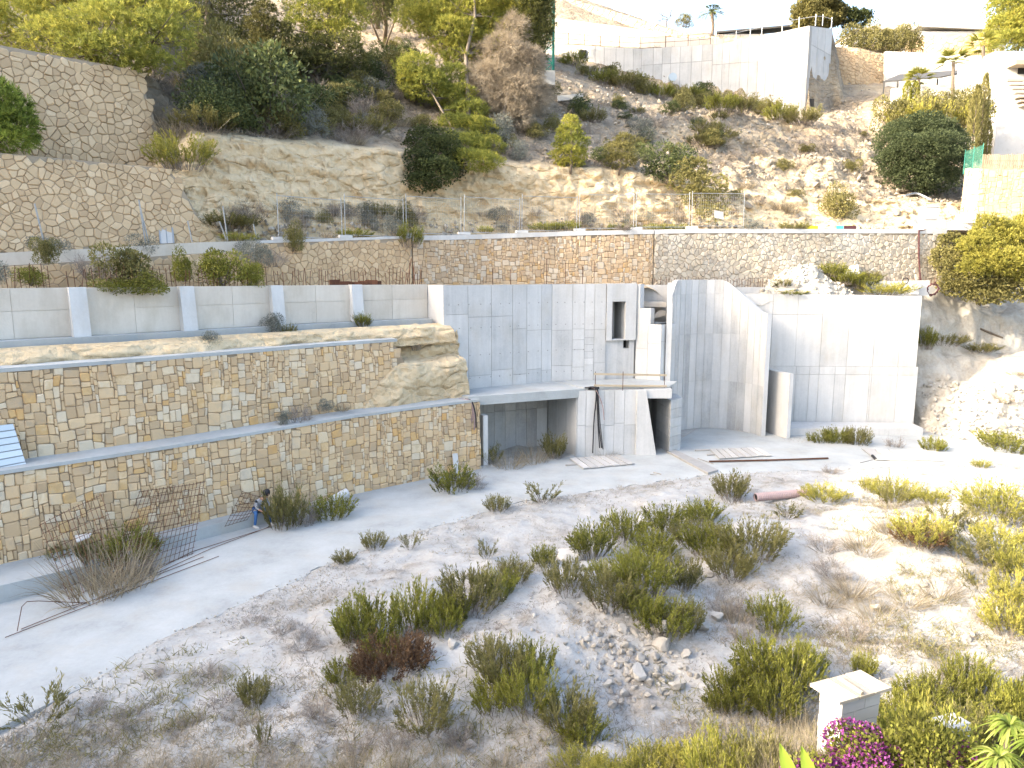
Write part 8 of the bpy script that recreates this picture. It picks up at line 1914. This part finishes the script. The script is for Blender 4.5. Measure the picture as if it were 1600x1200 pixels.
for p, q in zip(pp[:-1], pp[1:]):
    for z in (.6, 1.2): mb = MB(); mb.tube([p + [0, 0, z], q + [0, 0, z]], .022, 4, .4); mb.obj('rail', M['rust'], gr)
c = aty(1050, 122, 88.8); mb = MB(); mb.tube([c, c + [0, -.5, 0]], .48, 18, .4); tag(mb.obj('drum', M['sheet']), 'blue grey round drum end at the foot of the upper building', 'drum')
# slatted fence, green net and white cabin on the right
pf = thing('paling_fence', 'brown paling fence on top of the squared stone wall at the right edge', 'fence', aty(1570, 263, 55)); a = aty(1534, 263, 55)
for i in range(34): x = a[0] + i * .14; mb = MB(); mb.box(x, x + .09, 55, 55.03, a[2], a[2] + 1.0 + RNG.uniform(-.05, .05), RNG.uniform(.1, .8)); mb.obj('paling', M['plank'], pf)
mb = MB(); mb.box(a[0], a[0] + 4.8, 55.035, 55.07, a[2] + .5, a[2] + .58, .4); mb.obj('rail', M['plank'], pf)
nt_ = thing('net_fence', 'dark green net fence beside the big round tree', 'fence', aty(1518, 266, 56)); a = aty(1505, 272, 56); b = aty(1533, 262, 55.2)
mb = MB(); [mb.tube([a + (b - a) * q, a + (b - a) * q + [0, 0, 1.6]], .012, 3, .1, cap=False) for q in np.linspace(0, 1, 26)]; [mb.tube([a + [0, 0, z], b + [0, 0, z]], .012, 3, .1, cap=False) for z in np.linspace(.1, 1.6, 14)]; tag(mb.obj('net', M['green_paint'], nt_), kind='stuff')
for p in (a, (a + b) / 2, b): mb = MB(); mb.tube([p, p + [0, -.03, 1.75]], .03, 5, .7); mb.obj('post', M['green_paint'], nt_)
cb = thing('white_cabin', 'small white cabin with an overhanging lid below the squared stone wall', 'cabin', aty(1518, 352, 50)); a = aty(1510, 356, 50); b = aty(1536, 333, 50)
mb = MB(); mb.box(a[0], b[0], 50, 51.2, a[2] - .3, b[2] - .25, .8); hs_ = mb.obj('housing', M['white_paint'], cb); mb = MB(); mb.box(a[0] - .12, a[0] + .38, 49.7, 51.2, b[2] - .65, b[2] - .06, .9); mb.obj('hood', M['white_paint'], cb); mb = MB(); mb.box(a[0] - .05, b[0] + .1, 49.9, 51.3, b[2] - .05, b[2], .3); mb.obj('lid', M['galv'], cb); mb = MB(); mb.box(a[0] + .55, a[0] + 1.0, 49.96, 49.995, a[2] + .1, b[2] - .35, .5); mb.obj('door', M['galv'], hs_)
mb = MB(); mb.tube(catmull([on_hill(1415, 308) + [0, 0, .3], on_hill(1432, 306) + [0, 0, .4], on_hill(1452, 315) + [0, 0, .2]], 10), .08, 6, .6); tag(mb.obj('grey_hose', M['galv']), 'pale grey pipe lying across the slope below the big round tree', 'pipe')
mb = MB(); a = on_slope(1532, 514); b = on_slope(1567, 529); mb.tube([a + [0, 0, .05], b + [0, 0, .05]], .06, 5, .3); tag(mb.obj('driftwood', M['bark']), 'dark stick lying on the white slope above the ledge', 'stick')

pe = []
for q in rg.uniform(0, EDGE.len, 2600):
    p = EDGE.at(q, abs(rg.normal(0, .9)) - .12); pe.append((p[0], p[1], max(0.03, float(gz(np.array([p[0]]), np.array([p[1]]))[0]) + .01)))
gravel('edge_gravel', np.array(pe), 0.006, 0.03, 'fine gravel strewn along the ragged edge of the path', 58)
